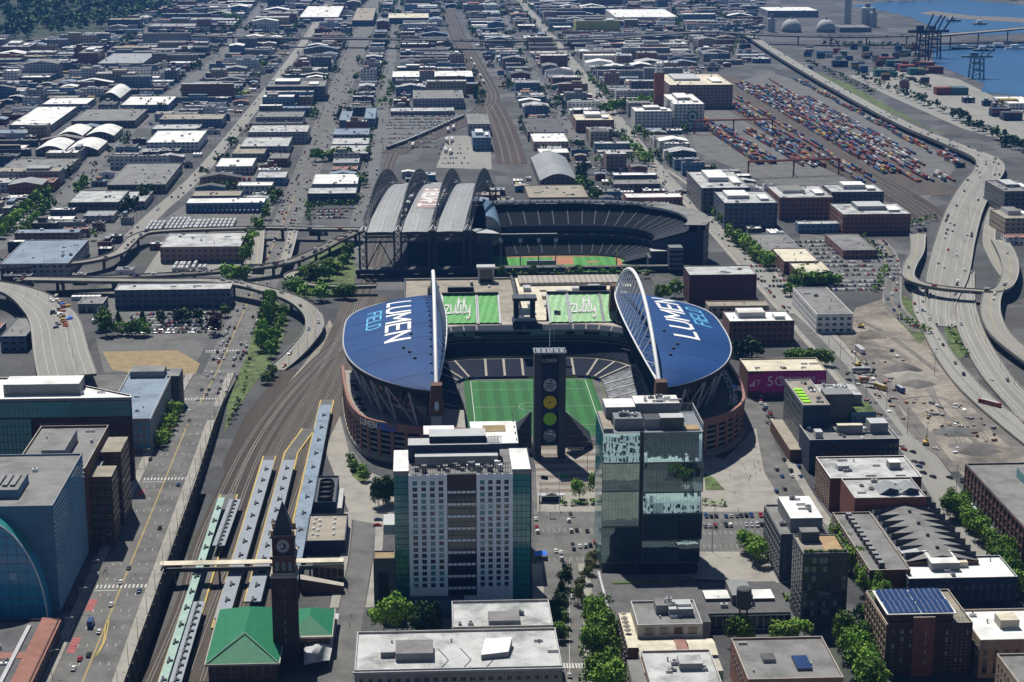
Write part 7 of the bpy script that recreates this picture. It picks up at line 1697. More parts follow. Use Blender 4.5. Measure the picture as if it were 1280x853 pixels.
GX0_, GY0_, CELL, NX_, NY_ = -1500.0, 1160.0, 5.0, 660, 780
occ = bytearray(NX_*NY_)
def mark(x0, x1, y0, y1):
    for j in range(max(0, int((y0-GY0_)/CELL)), min(NY_, int((y1-GY0_)/CELL)+1)):
        a, b = max(0, int((x0-GX0_)/CELL)), min(NX_, int((x1-GX0_)/CELL)+1)
        if b > a: occ[j*NX_+a:j*NX_+b] = b'1'*(b-a)
def free(x0, x1, y0, y1):
    if x0 < GX0_ or y0 < GY0_: return False
    for j in range(int((y0-GY0_)/CELL), int((y1-GY0_)/CELL)+1):
        if j >= NY_: return False
        a, b = int((x0-GX0_)/CELL), int((x1-GX0_)/CELL)+1
        if b > NX_ or any(occ[j*NX_+a:j*NX_+b]): return False
    return True
for c_, wd in ROADS+[(cr([(p[0], p[1]) for p in av], 20), 40)]:
    wd = max(wd) if isinstance(wd, (list, tuple)) else wd
    for a, b in zip(c_, c_[1:]):
        n = max(1, int(math.hypot(b[0]-a[0], b[1]-a[1])/6))
        for k in range(n): x, y = a[0]+(b[0]-a[0])*k/n, a[1]+(b[1]-a[1])*k/n; mark(x-wd/2-1, x+wd/2+1, y-wd/2, y+wd/2)
for a in FOOT: mark(*a)
for a, _ in INF: mark(a[0]-1, a[1]+1, a[2]-2, a[3]+1)
mark(-75, 262, 1160, 1625)
KEEP = POLYS+[[P(*p) for p in q] for q in ([(136, 386), (300, 380), (262, 430), (140, 430)], [(120, 420), (262, 420), (240, 486), (110, 486)], [(285, 345), (420, 300), (470, 300), (450, 380), (300, 470)], [(1000, 285), (1130, 300), (1110, 370), (950, 375), (940, 345)], [(1040, 350), (1300, 350), (1300, 620), (1100, 560), (1030, 430)], [(170, 255), (345, 255), (335, 295), (170, 300)], [(185, 318), (330, 318), (330, 345), (185, 345)], [(384, 242), (446, 242), (444, 285), (380, 285)], [(742, 224), (804, 224), (800, 200), (742, 200)], [(0, 240), (60, 240), (30, 300), (0, 300)])]
for q in KEEP:
    for j in range(NY_):
        y = GY0_+(j+.5)*CELL; xs_ = sorted((q[k][0]+(q[k-1][0]-q[k][0])*(y-q[k][1])/(q[k-1][1]-q[k][1])) for k in range(len(q)) if (q[k][1] > y) != (q[k-1][1] > y))
        for a, b in zip(xs_[::2], xs_[1::2]): mark(a, b, y, y)
def inview(x, y): return abs((x*math.cos(YAW)-y*math.sin(YAW))/(y*cp+CAMH*sp)) < .3
for rnd_, (n, ws, ds) in enumerate(((4000, (34, 60), (18, 36)), (12000, (18, 36), (12, 24)), (24000, (9, 22), (8, 15)))):
    for k in range(n):
        y = 1230+(ri.random()**1.6)*3500; x = ri.uniform(-1450, 1650); w_, d = ri.uniform(*ws)*(1+max(0, y-2600)/6000), ri.uniform(*ds)
        if not inview(x, y) or y > 3480 and y < 3640 or hill_z(x, y) > 2: continue
        if free(x, x+w_, y-4, y+d): mark(x-1, x+w_+1, y-3, y+d+1); INF.append(((x, x+w_, y, y+d), 'gap'))
INF.sort(key=lambda r: r[0][2])
ORD = 'first second third fourth fifth sixth seventh eighth ninth tenth eleventh twelfth thirteenth fourteenth fifteenth sixteenth seventeenth eighteenth nineteenth twentieth'.split()
TENS = ['', '', 'twenty', 'thirty', 'forty', 'fifty', 'sixty', 'seventy', 'eighty', 'ninety']
def ordw(n): return ORD[n-1] if n <= 20 else ((TENS[n//10]+' '+ORD[n % 10-1]) if n % 10 else TENS[n//10][:-1]+'ieth')
PLAIN = [('mid_grey', 'grey'), ('light_grey', 'white'), ('concrete_dark', 'grey'), ('stone', 'tan'), ('steel_dark', 'dark'), ('stucco_blue', 'blue'), ('brick_red', 'brick'), ('navy', 'navy'), ('dark_grey', 'dark'), ('white', 'white')]
WALLS = [('f_grey', 'grey'), ('f_white', 'white'), ('f_tan', 'tan'), ('f_navy', 'navy'), ('f_dark', 'dark'), ('f_blue', 'blue'), ('f_pink', 'brown'), ('f_brick', 'brick')]
ROOFS = [('roof_grey', 'grey'), ('roof_silver', 'silver'), ('roof_white', 'white'), ('roof_dark', 'dark'), ('roof_tan', 'tan'), ('metal_roof', 'metal'), ('roof_blue', 'blue'), ('roof_red', 'red')]
def shed(g, rc, h, wm, rm, far):
    x0, x1, y0, y1 = rc; t = ri.random()
    if t < .16 and x1-x0 < 60:
        g.prism([(x0, y0), (x1, y0), (x1, y1), (x0, y1)], 0, h, wm); xm = (x0+x1)/2; r_ = (x1-x0)*.09
        g.grid([[(x0-.4, y0, h+.02), (x0-.4, y1, h+.02)], [(xm, y0, h+r_), (xm, y1, h+r_)], [(x1+.4, y0, h+.02), (x1+.4, y1, h+.02)]], rm); g.face([(x0, y0, h), (x1, y0, h), (xm, y0, h+r_)], wm)
    else:
        g.box(x0, x1, y0, y1, 0, h, wm, rm, bot=False)
        p = .8; g.box(x0, x1, y0, y0+.5, h, h+p, wm, 'light_grey'); g.box(x0, x0+.5, y0+.5, y1, h, h+p, wm, 'light_grey'); g.box(x1-.5, x1, y0+.5, y1, h, h+p, wm, 'light_grey')
        if t > .8: xa = x0+(x1-x0)*ri.uniform(.1, .5); g.box(xa, xa+(x1-x0)*.35, y0+(y1-y0)*.3, y1-.6, h, h+ri.uniform(2.5, 5), wm, ri.choice(ROOFS)[0])
        for k in range(ri.randint(2, 5 if far else 9)): a, b = ri.uniform(x0+1, x1-4), ri.uniform(y0+1.5, max(y0+2, y1-4)); g.box(a, a+ri.uniform(1, 3.4), b, b+ri.uniform(1, 3), h, h+ri.uniform(.7, 2), ri.choice(['light_grey', 'white', 'mid_grey', 'dark_grey']))
    for k in range(ri.randint(0, 4)): a = ri.uniform(x0+1, max(x0+1.1, x1-4)); g.box(a, a+3, y0-.12, y0, .2, 3.6, ri.choice(['white', 'dark_grey', 'stucco_blue', 'light_grey']))
cnt = {}; rest = MB()
for i, (rc, cname) in enumerate(INF):
    h = ri.choice([6, 7, 8, 9, 11, 14] if ri.random() < .9 else [18, 22]); h = min(h, ri.choice((5, 6, 7, 8))) if cname == 'gap' else h; wm, wn = ri.choice(PLAIN if h < 10 and ri.random() < .8 else WALLS); rm, rn = ri.choices(ROOFS, [5, 5, 5, 4, 1.6, 2, 2, .7])[0]
    if cname != 'gap' and sum(cnt.values()) < 205:
        cnt[cname] = cnt.get(cname, 0)+1; g = MB(); shed(g, rc, h, wm, rm, False)
        o = g.build('warehouse', None, origin=((rc[0]+rc[1])/2, rc[2], 0)); tag(o, '%s roofed %s shed, %s away %s' % (rn, wn, ordw(cnt[cname]), PLACE[cname]), 'warehouse', 'sheds of the industrial district')
    else: shed(rest, rc, h, wm, rm, True)
tag(rest.build('far_sheds'), 'mass of small sheds and low far roofs filling the flat district', 'sheds', None, 'stuff')
yt = MB(); FREE_CARS = []
for k in range(42000):
    y = 1230+(ri.random()**1.7)*3300; x = ri.uniform(-1450, 1650)
    if not inview(x, y) or hill_z(x, y) > 2: continue
    t = ri.random(); n = ri.choice((2, 3, 5, 8, 12))
    if t < .55:
        L_ = n*2.8
        if free(x-1, x+L_, y-3, y+3):
            mark(x-1, x+L_, y-3, y+3)
            for j in range(n): FREE_CARS.append((x+1.4+j*2.8, y, math.pi/2))
    else:
        m = ri.choice(('white', 'white', 'white', 'light_grey', 'c_blue', 'c_red', 'mid_grey', 'c_rust', 'navy', 'c_yellow')); lo, w_, h_ = ri.choice(((12, 2.6, 3.6), (12, 2.6, 3.6), (7, 2.6, 3), (5, 4, 3))); n = min(n, 6)
        if free(x-1, x+n*3.6, y-2, y+lo):
            mark(x-1, x+n*3.6, y-2, y+lo)
            for j in range(n): yt.box(x+j*3.6, x+j*3.6+w_, y, y+lo, .4, h_, m, 'white' if ri.random() < .5 else m, bot=False)
tag(yt.build('yard_trailers'), 'mass of small trailers and sheds in the far yards', 'trailers', None, 'stuff')
# ================================================================= TREES
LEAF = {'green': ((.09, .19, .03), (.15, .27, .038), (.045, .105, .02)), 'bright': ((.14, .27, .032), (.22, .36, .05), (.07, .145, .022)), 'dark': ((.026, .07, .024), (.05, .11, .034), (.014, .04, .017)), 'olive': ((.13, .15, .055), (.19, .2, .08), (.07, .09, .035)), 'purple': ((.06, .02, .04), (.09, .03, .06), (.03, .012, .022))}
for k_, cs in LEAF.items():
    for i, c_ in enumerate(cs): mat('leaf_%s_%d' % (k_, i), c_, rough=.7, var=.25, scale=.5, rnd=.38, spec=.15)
def crown_points(r, n, size, conifer):
    """leaf clumps on uneven lobes: a list of quads (4 points, tone)"""
    lobes = []
    for k in range(13):
        a = r.uniform(0, 6.28); z = r.uniform(.32, .9); rad_ = (.34*(1-abs(z-.55)*1.25)) if not conifer else .36*(1-z)
        lobes.append((rad_*math.cos(a)*r.uniform(.5, 1.1), rad_*math.sin(a)*r.uniform(.5, 1.1), z if not conifer else r.uniform(.12, .95), r.uniform(.13, .24) if not conifer else r.uniform(.08, .13)))
    if conifer: lobes = [(.2*(1-k/16)*math.cos(k*2.4), .2*(1-k/16)*math.sin(k*2.4), .1+.86*k/16, .27*(1-k/17)+.03) for k in range(16)]
    out = []
    for k in range(n):
        lx, ly, lz, lr = lobes[k % len(lobes)]; d = Vector((r.gauss(0, 1), r.gauss(0, 1), r.gauss(.25, 1))).normalized(); q = lr*r.uniform(.62, 1.12)
        c = Vector((lx+d.x*q, ly+d.y*q, lz+d.z*q*.85)); nn = (d+Vector((r.gauss(0, .5), r.gauss(0, .5), r.gauss(.15, .5)))).normalized(); u = nn.orthogonal().normalized(); w_ = nn.cross(u); t = r.uniform(0, 6.28); u, w_ = u*math.cos(t)+w_*math.sin(t), w_*math.cos(t)-u*math.sin(t); s = size*r.uniform(.6, 1.3)
        out.append(([c+u*s, c+w_*s*.8, c-u*s*.9, c-w_*s*.75], r.choice((0, 0, 1, 1, 2))))
    return out
TM = {}
def tree_mesh(kind, lod, var):
    k = (kind, lod, var)
    if k in TM: return TM[k]
    r = random.Random(hash((lod, var)) % 1000+var*7); n, s = ((1500, .042), (420, .075), (80, .15))[lod]
    g = MB()
    for q, tone in crown_points(r, n, s, kind == 'dark' and var == 2): g.face(q, 'leaf_%s_%d' % (kind, tone))
    t = MB(); t.tube((0, 0, 0), (0, 0, .42), .022, 'bark', 6, .014)
    if lod < 2:
        for j in range(5): a = j*1.3; t.tube((0, 0, .25+j*.04), (.22*math.cos(a), .22*math.sin(a), .55+j*.05), .01, 'bark', 4, .004)
    def mk(mb, nm):
        me = bpy.data.meshes.new(nm); me.from_pydata([tuple(v) for v in mb.v], [], mb.f); names = list(dict.fromkeys(mb.m))
        for q in names: me.materials.append(MATS[q])
        me.polygons.foreach_set("material_index", [names.index(q) for q in mb.m]); me.update(); return me
    if lod == 2:
        i = len(g.v); g.v += t.v; g.f += [tuple(q+i for q in f) for f in t.f]; g.m += t.m
    TM[k] = (mk(g, 'crown'), mk(t, 'trunk'), g); return TM[k]
def trow(u0, v0, u1, v1, n, h, wd, where, kind='green', jit=1.2, z=0):
    a, b = P(u0, v0, z), P(u1, v1, z)
    for k in range(n):
        f = k/max(1, n-1); tree(a[0]+(b[0]-a[0])*f+RND.uniform(-jit, jit), a[1]+(b[1]-a[1])*f+RND.uniform(-jit, jit), h*RND.uniform(.85, 1.15), wd*RND.uniform(.85, 1.15), where, z, kind)
for q in '''755 815 760 880 4 17 13 bright|in the big clump in the street left of the near parasol terrace
742 800 745 870 3 16 12 bright|in the street clump against the wide stained silver roof
739 778 748 785 2 11 9 bright|at the head of the big street clump
690 790 704 735 4 11 8 dark|in the dark row between the white tower and the street
700 785 704 800 2 8 7 green|behind the corner of the wide silver roofed block
722 755 738 705 5 8 6 olive|in the thin olive row down the street between the towers
740 785 752 775 3 10 9 green|beside the pale stepped edge of the podium
482 792 505 790 3 14 12 bright|in the bright group left of the smaller silver roofed block
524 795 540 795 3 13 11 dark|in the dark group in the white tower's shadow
474 632 488 628 4 13 9 dark|in the dark clump between station road and white tower
437 582 456 601 4 6 7 green|on the little lawn island by the stadium
725 625 742 622 2 12 9 bright|beside the ticket shelter on the plaza
708 632 752 630 7 3 5 green|low hedge beds on the plaza
936 690 948 704 3 10 10 bright|in the group at the car park corner
880 630 905 632 3 3 5 green|beside the small lawn on the west plaza
978 806 995 804 3 11 10 bright|behind the low grey roof, next to the leafy lane
914 805 935 808 3 11 9 green|around the round water tank
958 742 982 752 8 3 5 bright|in the podium garden by the dark apartment block
1052 690 1106 770 11 12 9 bright|along the leafy lane by the dormered brick terrace
1044 672 1082 745 7 9 8 bright|along the apartment side of the leafy lane
1055 815 1092 870 6 15 11 bright|in the lane clump left of the solar roofed block
1075 800 1085 862 4 13 10 green|beneath the brick wall of the solar roofed block
1190 640 1262 715 12 12 9 bright|along the lane before the teal awnings
1245 705 1275 745 5 12 9 green|behind the long white roofed warehouse
1186 650 1206 645 3 11 10 bright|at the bend of the light road
984 455 1034 458 8 10 9 green|behind the cream magenta bannered hall
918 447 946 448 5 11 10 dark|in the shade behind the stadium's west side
1013 560 1040 575 3 8 7 olive|beside the brick arcade
130 412 134 420 2 14 13 green|at the left end of the crowded car park
150 420 182 420 5 10 10 green|along the near edge of the crowded car park
150 404 205 404 3 9 8 dark|among cars in the crowded car park
222 405 248 402 3 10 9 dark|in the middle right of the crowded car park
268 418 270 419 1 14 13 purple|at the corner of the crowded car park
283 396 285 398 1 9 8 green|at the right end of the crowded car park
324 438 340 392 9 17 9 bright|in the tall row between avenue and curved ramp
338 448 352 400 8 10 8 green|on the grass inside the curved ramp
344 470 330 480 3 8 7 green|at the foot of the curved ramp
306 330 322 298 4 15 13 bright|in the row beside the brown depot
288 356 302 355 2 14 13 bright|between the two ramps below the brown depot
364 368 372 372 2 12 12 green|where the wide curved ramp passes the small hooked one
383 376 400 376 2 13 13 bright|in front of the small hooked ramp
424 374 440 374 3 11 11 green|under the near ballpark legs by the hooked ramp
380 350 412 350 6 11 10 green|inside the small hooked ramp
400 340 424 342 5 10 10 bright|on the grass between the ramps and ballpark
430 335 438 322 3 13 9 green|beside the lane under the ballpark legs
384 262 442 260 9 8 8 green|around the small lot left of the lattice arches
386 280 388 262 4 9 8 green|on the avenue side of the small lot
330 275 342 250 5 10 9 green|beside the avenue near the underpass
0 298 58 245 14 12 11 bright|in the long street row at the left edge
26 298 64 262 8 12 11 green|in the second street row near the left edge
98 244 108 234 3 12 10 green|beside the left street by the vented roofs
152 270 198 240 10 11 10 dark|in the hedge beside the curved railway
252 240 290 236 6 9 9 green|behind the bus depot
394 202 458 198 9 13 12 bright|in the row across from the second dark fronted shed
428 142 434 150 2 14 14 dark|beside the dark blue house
468 142 490 118 5 14 13 green|along the narrow street by the tracks
752 145 822 132 16 15 15 bright|in the green block before the great brick store
735 100 762 128 7 14 13 green|in the street row leading to the great brick store
780 182 812 208 8 13 12 bright|in the street row below the white office slab
746 204 800 206 6 11 11 bright|around the parking lot by the arched hall
678 122 690 140 4 13 12 dark|in the row beside the inner street
726 236 746 252 5 12 11 green|next to the tan flat roof behind the ballpark
724 222 732 218 3 14 12 dark|beside the silver arched hall
868 250 912 290 9 10 9 green|along the street in front of the glass offices
914 300 960 336 10 12 12 bright|in the clump along the street beside the ballpark
824 378 842 372 3 11 10 bright|between the west blue roof and the maroon box
986 370 1004 345 4 10 11 green|next to the cream topped brick sheds
1010 358 1044 356 5 10 11 green|before the three part grey roof
1078 300 1106 326 7 6 6 green|beside the long low shed
1094 365 1108 338 5 6 7 bright|on the verge of the frontage road
1125 400 1160 418 6 5 6 green|on the verge below the curved overpass
1186 415 1208 445 5 5 6 green|on the grass wedge between carriageways
1132 285 1165 276 6 6 7 green|at the end of the rail yard
1072 98 1180 142 16 13 14 dark|in the dark row along the port road
1190 148 1262 182 11 13 14 dark|in the dark row near the highway bend
1258 184 1280 190 3 12 13 dark|at the right edge beside the highway bend
312 450 300 500 7 3 4 green|on the verge between avenue and tracks
298 505 288 530 5 4 5 dark|on the lower verge between avenue and tracks
1010 80 1090 118 12 10 14 dark|along the port fence
1095 92 1160 112 9 11 14 dark|among the quay stacks
1030 58 1150 62 14 12 16 dark|behind the quay below the viaduct
240 44 330 40 8 16 20 dark|along the near foot of the viaduct
246 18 300 30 9 18 22 green|in the patch beyond the viaduct on the left
865 10 885 4 6 22 28 dark|in the dark far clump behind the fluted roof'''.split('\n'):
    a, wr = q.split('|'); u0, v0, u1, v1, n, h, wd, kd = a.split(); trow(float(u0), float(v0), float(u1), float(v1), int(n), float(h), float(wd), wr, kd)
KN = {'green': 'mid green', 'bright': 'bright green', 'dark': 'dark green', 'olive': 'sparse olive', 'purple': 'purple leaved'}
TREES.sort(key=lambda t: -t[3]*t[4]/(t[1]**2))
def place_tree(t, i):
    x, y, z, h, wd, where, kind = t; lod = 0 if y < 900 else (1 if y < 1700 else 2); var = i % 3
    cm, tm, _ = tree_mesh(kind, lod, var); nm = 'hedge' if 'hedge' in where or h < 5 else 'tree'
    lab = '%s %s %s' % (KN[kind], 'shrub' if h < 5 else 'tree', where); rz = RND.uniform(0, 6.28)
    if h < 5: nm = 'shrub'
    if lod == 2: o = bpy.data.objects.new(nm, cm); COL.objects.link(o)
    else:
        o = bpy.data.objects.new(nm, None); COL.objects.link(o); o.empty_display_size = .3
        for me, n2 in ((cm, 'crown'), (tm, 'trunk')): c = bpy.data.objects.new(n2, me); COL.objects.link(c); c.parent = o
    o.location = (x, y, z); o.rotation_euler = (0, 0, rz); o.scale = (wd*1.22, wd*1.22, h*1.12); tag(o, lab, 'tree' if h >= 5 else 'shrub', 'trees '+where)
for i, t in enumerate(TREES[:290]): place_tree(t, i)
def leaf_mass(name, items, label, per=34):
    g = MB(); r = random.Random(9)
    for x, y, z, h, wd, kind in items:
        for q, tone in crown_points(r, per, .17, False): g.face([(x+v.x*wd, y+v.y*wd, z+v.z*h) for v in q], 'leaf_%s_%d' % (kind, tone))
    return tag(g.build(name), label, 'trees', None, 'stuff')
items = [(t[0], t[1], t[2], t[3], t[4], t[6]) for t in TREES[290:]]
for k in range(520):
    c, sl_, sr_, ys_ = ri.choice(COLS); y = ri.uniform(ys_, 4900); side = ri.choice((sl_, sr_)); x = xat(side, y)+ri.uniform(-5, 5)
    if any(inside((x, y), q) for q in POLYS): continue
    for j in range(ri.choice((1, 1, 2, 4))): items.append((x+ri.uniform(-6, 6), y+j*ri.uniform(6, 12), 0, ri.uniform(8, 14), ri.uniform(8, 14), ri.choice(('green', 'dark', 'dark'))))
leaf_mass('far_street_trees', [(a, b, c, d, e, f) for a, b, c, d, e, f in items], 'mass of small far street trees between the sheds', 26)
fo = []; rf = random.Random(14)
ROADV = lambda u: 34-(u-55)*.24
while len(fo) < 3600:
    x, y = rf.uniform(-1500, -420), rf.uniform(3100, 5600); z = hill_z(x, y)
    if z < .8: continue
    if abs((y-4250)+(x+800)*-.9) < 28: continue
    fo.append((x, y, z-1, rf.uniform(16, 26), rf.uniform(16, 24), rf.choice(('dark', 'dark', 'dark', 'green'))))
leaf_mass('hill_forest', fo, 'dark forest covering the far hill', 30)
g = MB(); g.strip([(-1450+k*40, 4250+(-1450+k*40+800)*.9, hill_z(-1450+k*40, 4250+(-1450+k*40+800)*.9)+1.2) for k in range(26)], 22, 'concrete_road'); struct(g, 'hill_road')
leaf_mass('near_street_trees', [(RND.uniform(66, 200), RND.uniform(594, 640), 0, RND.uniform(9, 12), RND.uniform(9, 13), 'bright') for _ in range(70)], 'leafy street trees standing just outside the near edge', 220)
# far wooded shore beyond the water
leaf_mass('far_shore_trees', [(rf.uniform(1150, 2300), rf.uniform(4450, 5300), 0, rf.uniform(16, 26), rf.uniform(18, 30), rf.choice(('dark', 'green', 'dark'))) for _ in range(420)], 'wooded shore far across the water', 26)
# ================================================================= CARS, BUSES, RAIL CARS, CONTAINERS
for nm, c_ in (('white', (.7, .7, .69)), ('silver', (.4, .41, .42)), ('grey', (.13, .135, .14)), ('black', (.018, .018, .02)), ('blue', (.03, .07, .2)), ('red', (.32, .03, .03)), ('yellow', (.6, .4, .03)), ('orange', (.5, .16, .03)), ('green', (.2, .45, .05))):
    glassmat('paint_car_'+nm, c_, rough=.25, spec=.5)
glassmat('tyre', (.015, .015, .015), rough=.8, spec=.2)
glassmat('lamp_glass', (.6, .6, .55), rough=.2)
CM = {}
def car_parts(colour, kind):
    k = (colour, kind)
    if k in CM: return CM[k]
    p = 'paint_car_'+colour; body, glass, wheel = MB(), MB(), MB()
    def loft(mb, secs, m):       # secs: (x, half width, z0, z1)
        rows = [[(x, -w_, z0), (x, -w_, z1-.12), (x, -w_+.12, z1), (x, w_-.12, z1), (x, w_, z1-.12), (x, w_, z0), (x, -w_, z0)] for x, w_, z0, z1 in secs]
        mb.grid(rows, m); mb.face(rows[0][:-1][::-1], m); mb.face(rows[-1][:-1], m)
    if kind == 'car':
        loft(body, [(-2.25, .72, .45, .86), (-2.05, .86, .3, .98), (-1, .9, .28, 1.0), (.9, .9, .28, .98), (1.9, .86, .3, .86), (2.25, .7, .42, .74)], p)
        loft(glass, [(-1.75, .74, .95, 1.02), (-1.15, .7, .95, 1.42), (.2, .7, .95, 1.44), (1.1, .76, .93, 1.0)], 'car_glass'); loft(body, [(-1.2, .6, 1.4, 1.46), (-.4, .66, 1.4, 1.5), (.25, .62, 1.4, 1.47)], p); L_, R_ = 1.4, .33
    elif kind == 'suv':
        loft(body, [(-2.35, .8, .5, 1.1), (-2.2, .93, .35, 1.2), (.9, .95, .35, 1.16), (2.05, .9, .38, 1.02), (2.35, .76, .5, .9)], p)
        loft(glass, [(-2.2, .8, 1.15, 1.24), (-1.9, .78, 1.15, 1.72), (.4, .78, 1.12, 1.74), (1.2, .82, 1.1, 1.18)], 'car_glass'); loft(body, [(-1.95, .7, 1.7, 1.78), (-.6, .74, 1.7, 1.82), (.45, .7, 1.7, 1.78)], p); L_, R_ = 1.45, .37
    else:                         # box truck / van
        loft(body, [(-3.6, 1.15, .7, 3.2), (1.5, 1.15, .7, 3.2)], p); loft(body, [(1.7, 1.05, .5, 2.2), (2.7, 1.05, .5, 2.1), (3.3, .95, .5, 1.4)], 'paint_car_white'); loft(glass, [(2.55, .96, 1.35, 2.05), (3.0, .92, 1.35, 1.5)], 'car_glass'); L_, R_ = 2.1, .45
    ws = []
    for sx in (-1, 1):
        for s2 in (-1, 1):
            w_ = MB(); yy = s2*(.82 if kind != 'truck' else 1.0); w_.tube((sx*L_, yy-.12, R_), (sx*L_, yy+.12, R_), R_, 'tyre', 10); w_.tube((sx*L_, yy-.14, R_), (sx*L_, yy+.14, R_), R_*.5, 'steel_grey', 8); ws.append(w_)
    def mk(mb, nm):
        me = bpy.data.meshes.new(nm); me.from_pydata([tuple(v) for v in mb.v], [], mb.f); names = list(dict.fromkeys(mb.m))
        for q in names: me.materials.append(MATS[q])
        me.polygons.foreach_set("material_index", [names.index(q) for q in mb.m]); me.update(); return me
    allm = MB()
    for mb in [body, glass]+ws: i = len(allm.v); allm.v += mb.v; allm.f += [tuple(q+i for q in f) for f in mb.f]; allm.m += mb.m
    CM[k] = (mk(body, 'body'), mk(glass, 'window'), [mk(w_, 'wheel') for w_ in ws], mk(allm, 'car'), body, glass); return CM[k]
def lot(u0, v0, u1, v1, rows, n, where, fill=.85, alongx=False, z=.05):
    a, b = P(u0, v0, z), P(u1, v1, z)
    for r in range(rows):
        for k in range(n):
            if RND.random() > fill: continue
            fx, fy = (k+.5)/n, (r+.5)/rows
            if not alongx: x, y, rz = a[0]+(b[0]-a[0])*fx, a[1]+(b[1]-a[1])*fy, math.pi/2
            else: x, y, rz = a[0]+(b[0]-a[0])*fy, a[1]+(b[1]-a[1])*fx, 0
            car(x+RND.uniform(-.25, .25), y+RND.uniform(-.4, .4), rz+RND.choice((0, math.pi)), RND.choice(CARC), where, z, RND.choice(('car', 'car', 'suv')))
def lane(curve, n, where, off=0, jit=.4, t0=0.0, t1=1.0, dz=.1):
    for k in range(n):
        f = (t0+(t1-t0)*RND.random())*(len(curve)-1.001); i = int(f); g_ = f-i; a, b = curve[i], curve[i+1]; dx, dy = b[0]-a[0], b[1]-a[1]; l = math.hypot(dx, dy) or 1; o = off if not isinstance(off, (list, tuple)) else RND.choice(off); z = (a[2]+(b[2]-a[2])*g_ if len(a) > 2 else 0)+dz
        car(a[0]+dx*g_-dy/l*o+RND.uniform(-jit, jit), a[1]+dy*g_+dx/l*o, math.atan2(dy, dx), RND.choice(CARC), where, z, RND.choice(('car', 'car', 'suv')))
AVE = lambda u, v, c, k='car': (lambda p: car(p[0], p[1], math.pi/2, c, 'driving on the avenue beside the retaining wall', z4(p[1])+.06, k))(P(u, v, 8 if v > 560 else (4 if v > 480 else .1)))
for u, v, c in ((200, 661, 'black'), (161, 711, 'grey'), (151, 729, 'white'), (174, 740, 'blue'), (139, 757, 'white'), (124, 791, 'white'), (100, 825, 'red'), (111, 820, 'black'), (92, 837, 'white'), (223, 607, 'blue'), (237, 533, 'grey'), (237, 519, 'white'), (247, 501, 'white'), (252, 486, 'black'), (258, 493, 'grey'), (261, 486, 'black'), (273, 491, 'black'), (275, 485, 'black'), (283, 490, 'black'), (277, 480, 'grey'), (285, 481, 'white'), (265, 467, 'white'), (275, 467, 'white'), (259, 472, 'silver'), (292, 458, 'black'), (296, 473, 'black'), (188, 575, 'black'), (266, 476, 'silver'), (270, 449, 'white'), (278, 443, 'silver'), (280, 449, 'white'), (274, 450, 'silver'), (312, 449, 'black'), (308, 442, 'black'), (279, 428, 'white'), (307, 430, 'white')): AVE(u, v, c)
x_, y_ = P(114, 782, 8); car(x_, y_, math.pi/2, 'blue', 'box truck in the shadow on the avenue', 8.06, 'truck')
avc = [(x, y, z4(y)) for x, y in cr(av, 6)]
lane([p for p in avc if 1150 < p[1] < 1420], 42, 'on the avenue between crossing and underpass', (-9, -5, 5, 9)); lane([p for p in avc if 1420 < p[1] < 2100], 90, 'in heavy traffic on the avenue past the ballpark roof', (-11, -7, -4, 4, 8, 11)); lane([p for p in avc if 2000 < p[1] < 3400], 110, 'far off on the wide avenue', (-12, -8, -4, 4, 8, 12))
for u, v, c in ((713, 643, 'grey'), (711, 652, 'white'), (714, 665, 'silver'), (721, 664, 'black'), (734, 665, 'black'), (716, 682, 'black'), (717, 687, 'grey'), (725, 684, 'white'), (732, 684, 'silver'), (738, 683, 'black'), (744, 679, 'red'), (740, 694, 'black'), (670, 650, 'white'), (671, 660, 'red'), (672, 666, 'white'), (738, 712, 'white')): p_ = P(u, v); car(p_[0], p_[1], math.pi/2, c, 'parked in the lot between the two towers', .06, 'suv' if u % 3 == 0 else 'car')
for u, v, c in ((695, 690, 'white'), (701, 692, 'white'), (702, 700, 'silver'), (705, 707, 'black'), (711, 722, 'black'), (723, 730, 'white'), (725, 737, 'white'), (716, 747, 'white'), (728, 753, 'black'), (730, 761, 'grey'), (731, 772, 'black'), (731, 847, 'white'), (712, 846, 'silver'), (708, 792, 'black')): p_ = P(u, v); car(p_[0], p_[1], math.pi/2, c, 'on the street running between the two towers', .08, 'suv' if u % 3 == 0 else 'car')
lot(882, 651, 952, 641, 1, 12, 'parked in the back row of the west car park', .8); lot(880, 663, 960, 653, 1, 13, 'parked in the middle row of the west car park', .8); lot(915, 680, 960, 670, 1, 7, 'parked in the front row of the west car park', .5)
for q in ((473, 651, 'blue'), (472, 658, 'red')): p_ = P(q[0], q[1]); car(p_[0], p_[1], 0, q[2], 'parked beside the white tower on the station side', .05)
lot(150, 419, 280, 391, 7, 42, 'parked in the crowded car park of the navy store', .72, z=.06)
lot(1003, 348, 1090, 300, 9, 36, 'parked in the lot beside the long low shed', .8, z=.06); lot(1040, 366, 1092, 350, 3, 22, 'parked in the lot beside the long low shed', .85, z=.06); lot(958, 362, 985, 330, 5, 12, 'parked beside the cream topped brick sheds', .7, z=.06)
lot(482, 188, 545, 165, 4, 26, 'parked in the lot behind the lattice arches', .85, z=.08); lot(483, 163, 570, 144, 5, 42, 'parked in the lot behind the lattice arches', .85, z=.08); lot(548, 208, 585, 178, 5, 12, 'parked behind the rail signal block', .6, z=.08)
lot(392, 275, 440, 263, 3, 18, 'parked in the small lot left of the arches', .75, z=.06); lot(746, 222, 800, 206, 5, 24, 'parked in the lot by the arched hall', .8, z=.06); lot(1010, 590, 1012, 570, 1, 1, 'parked', 0)
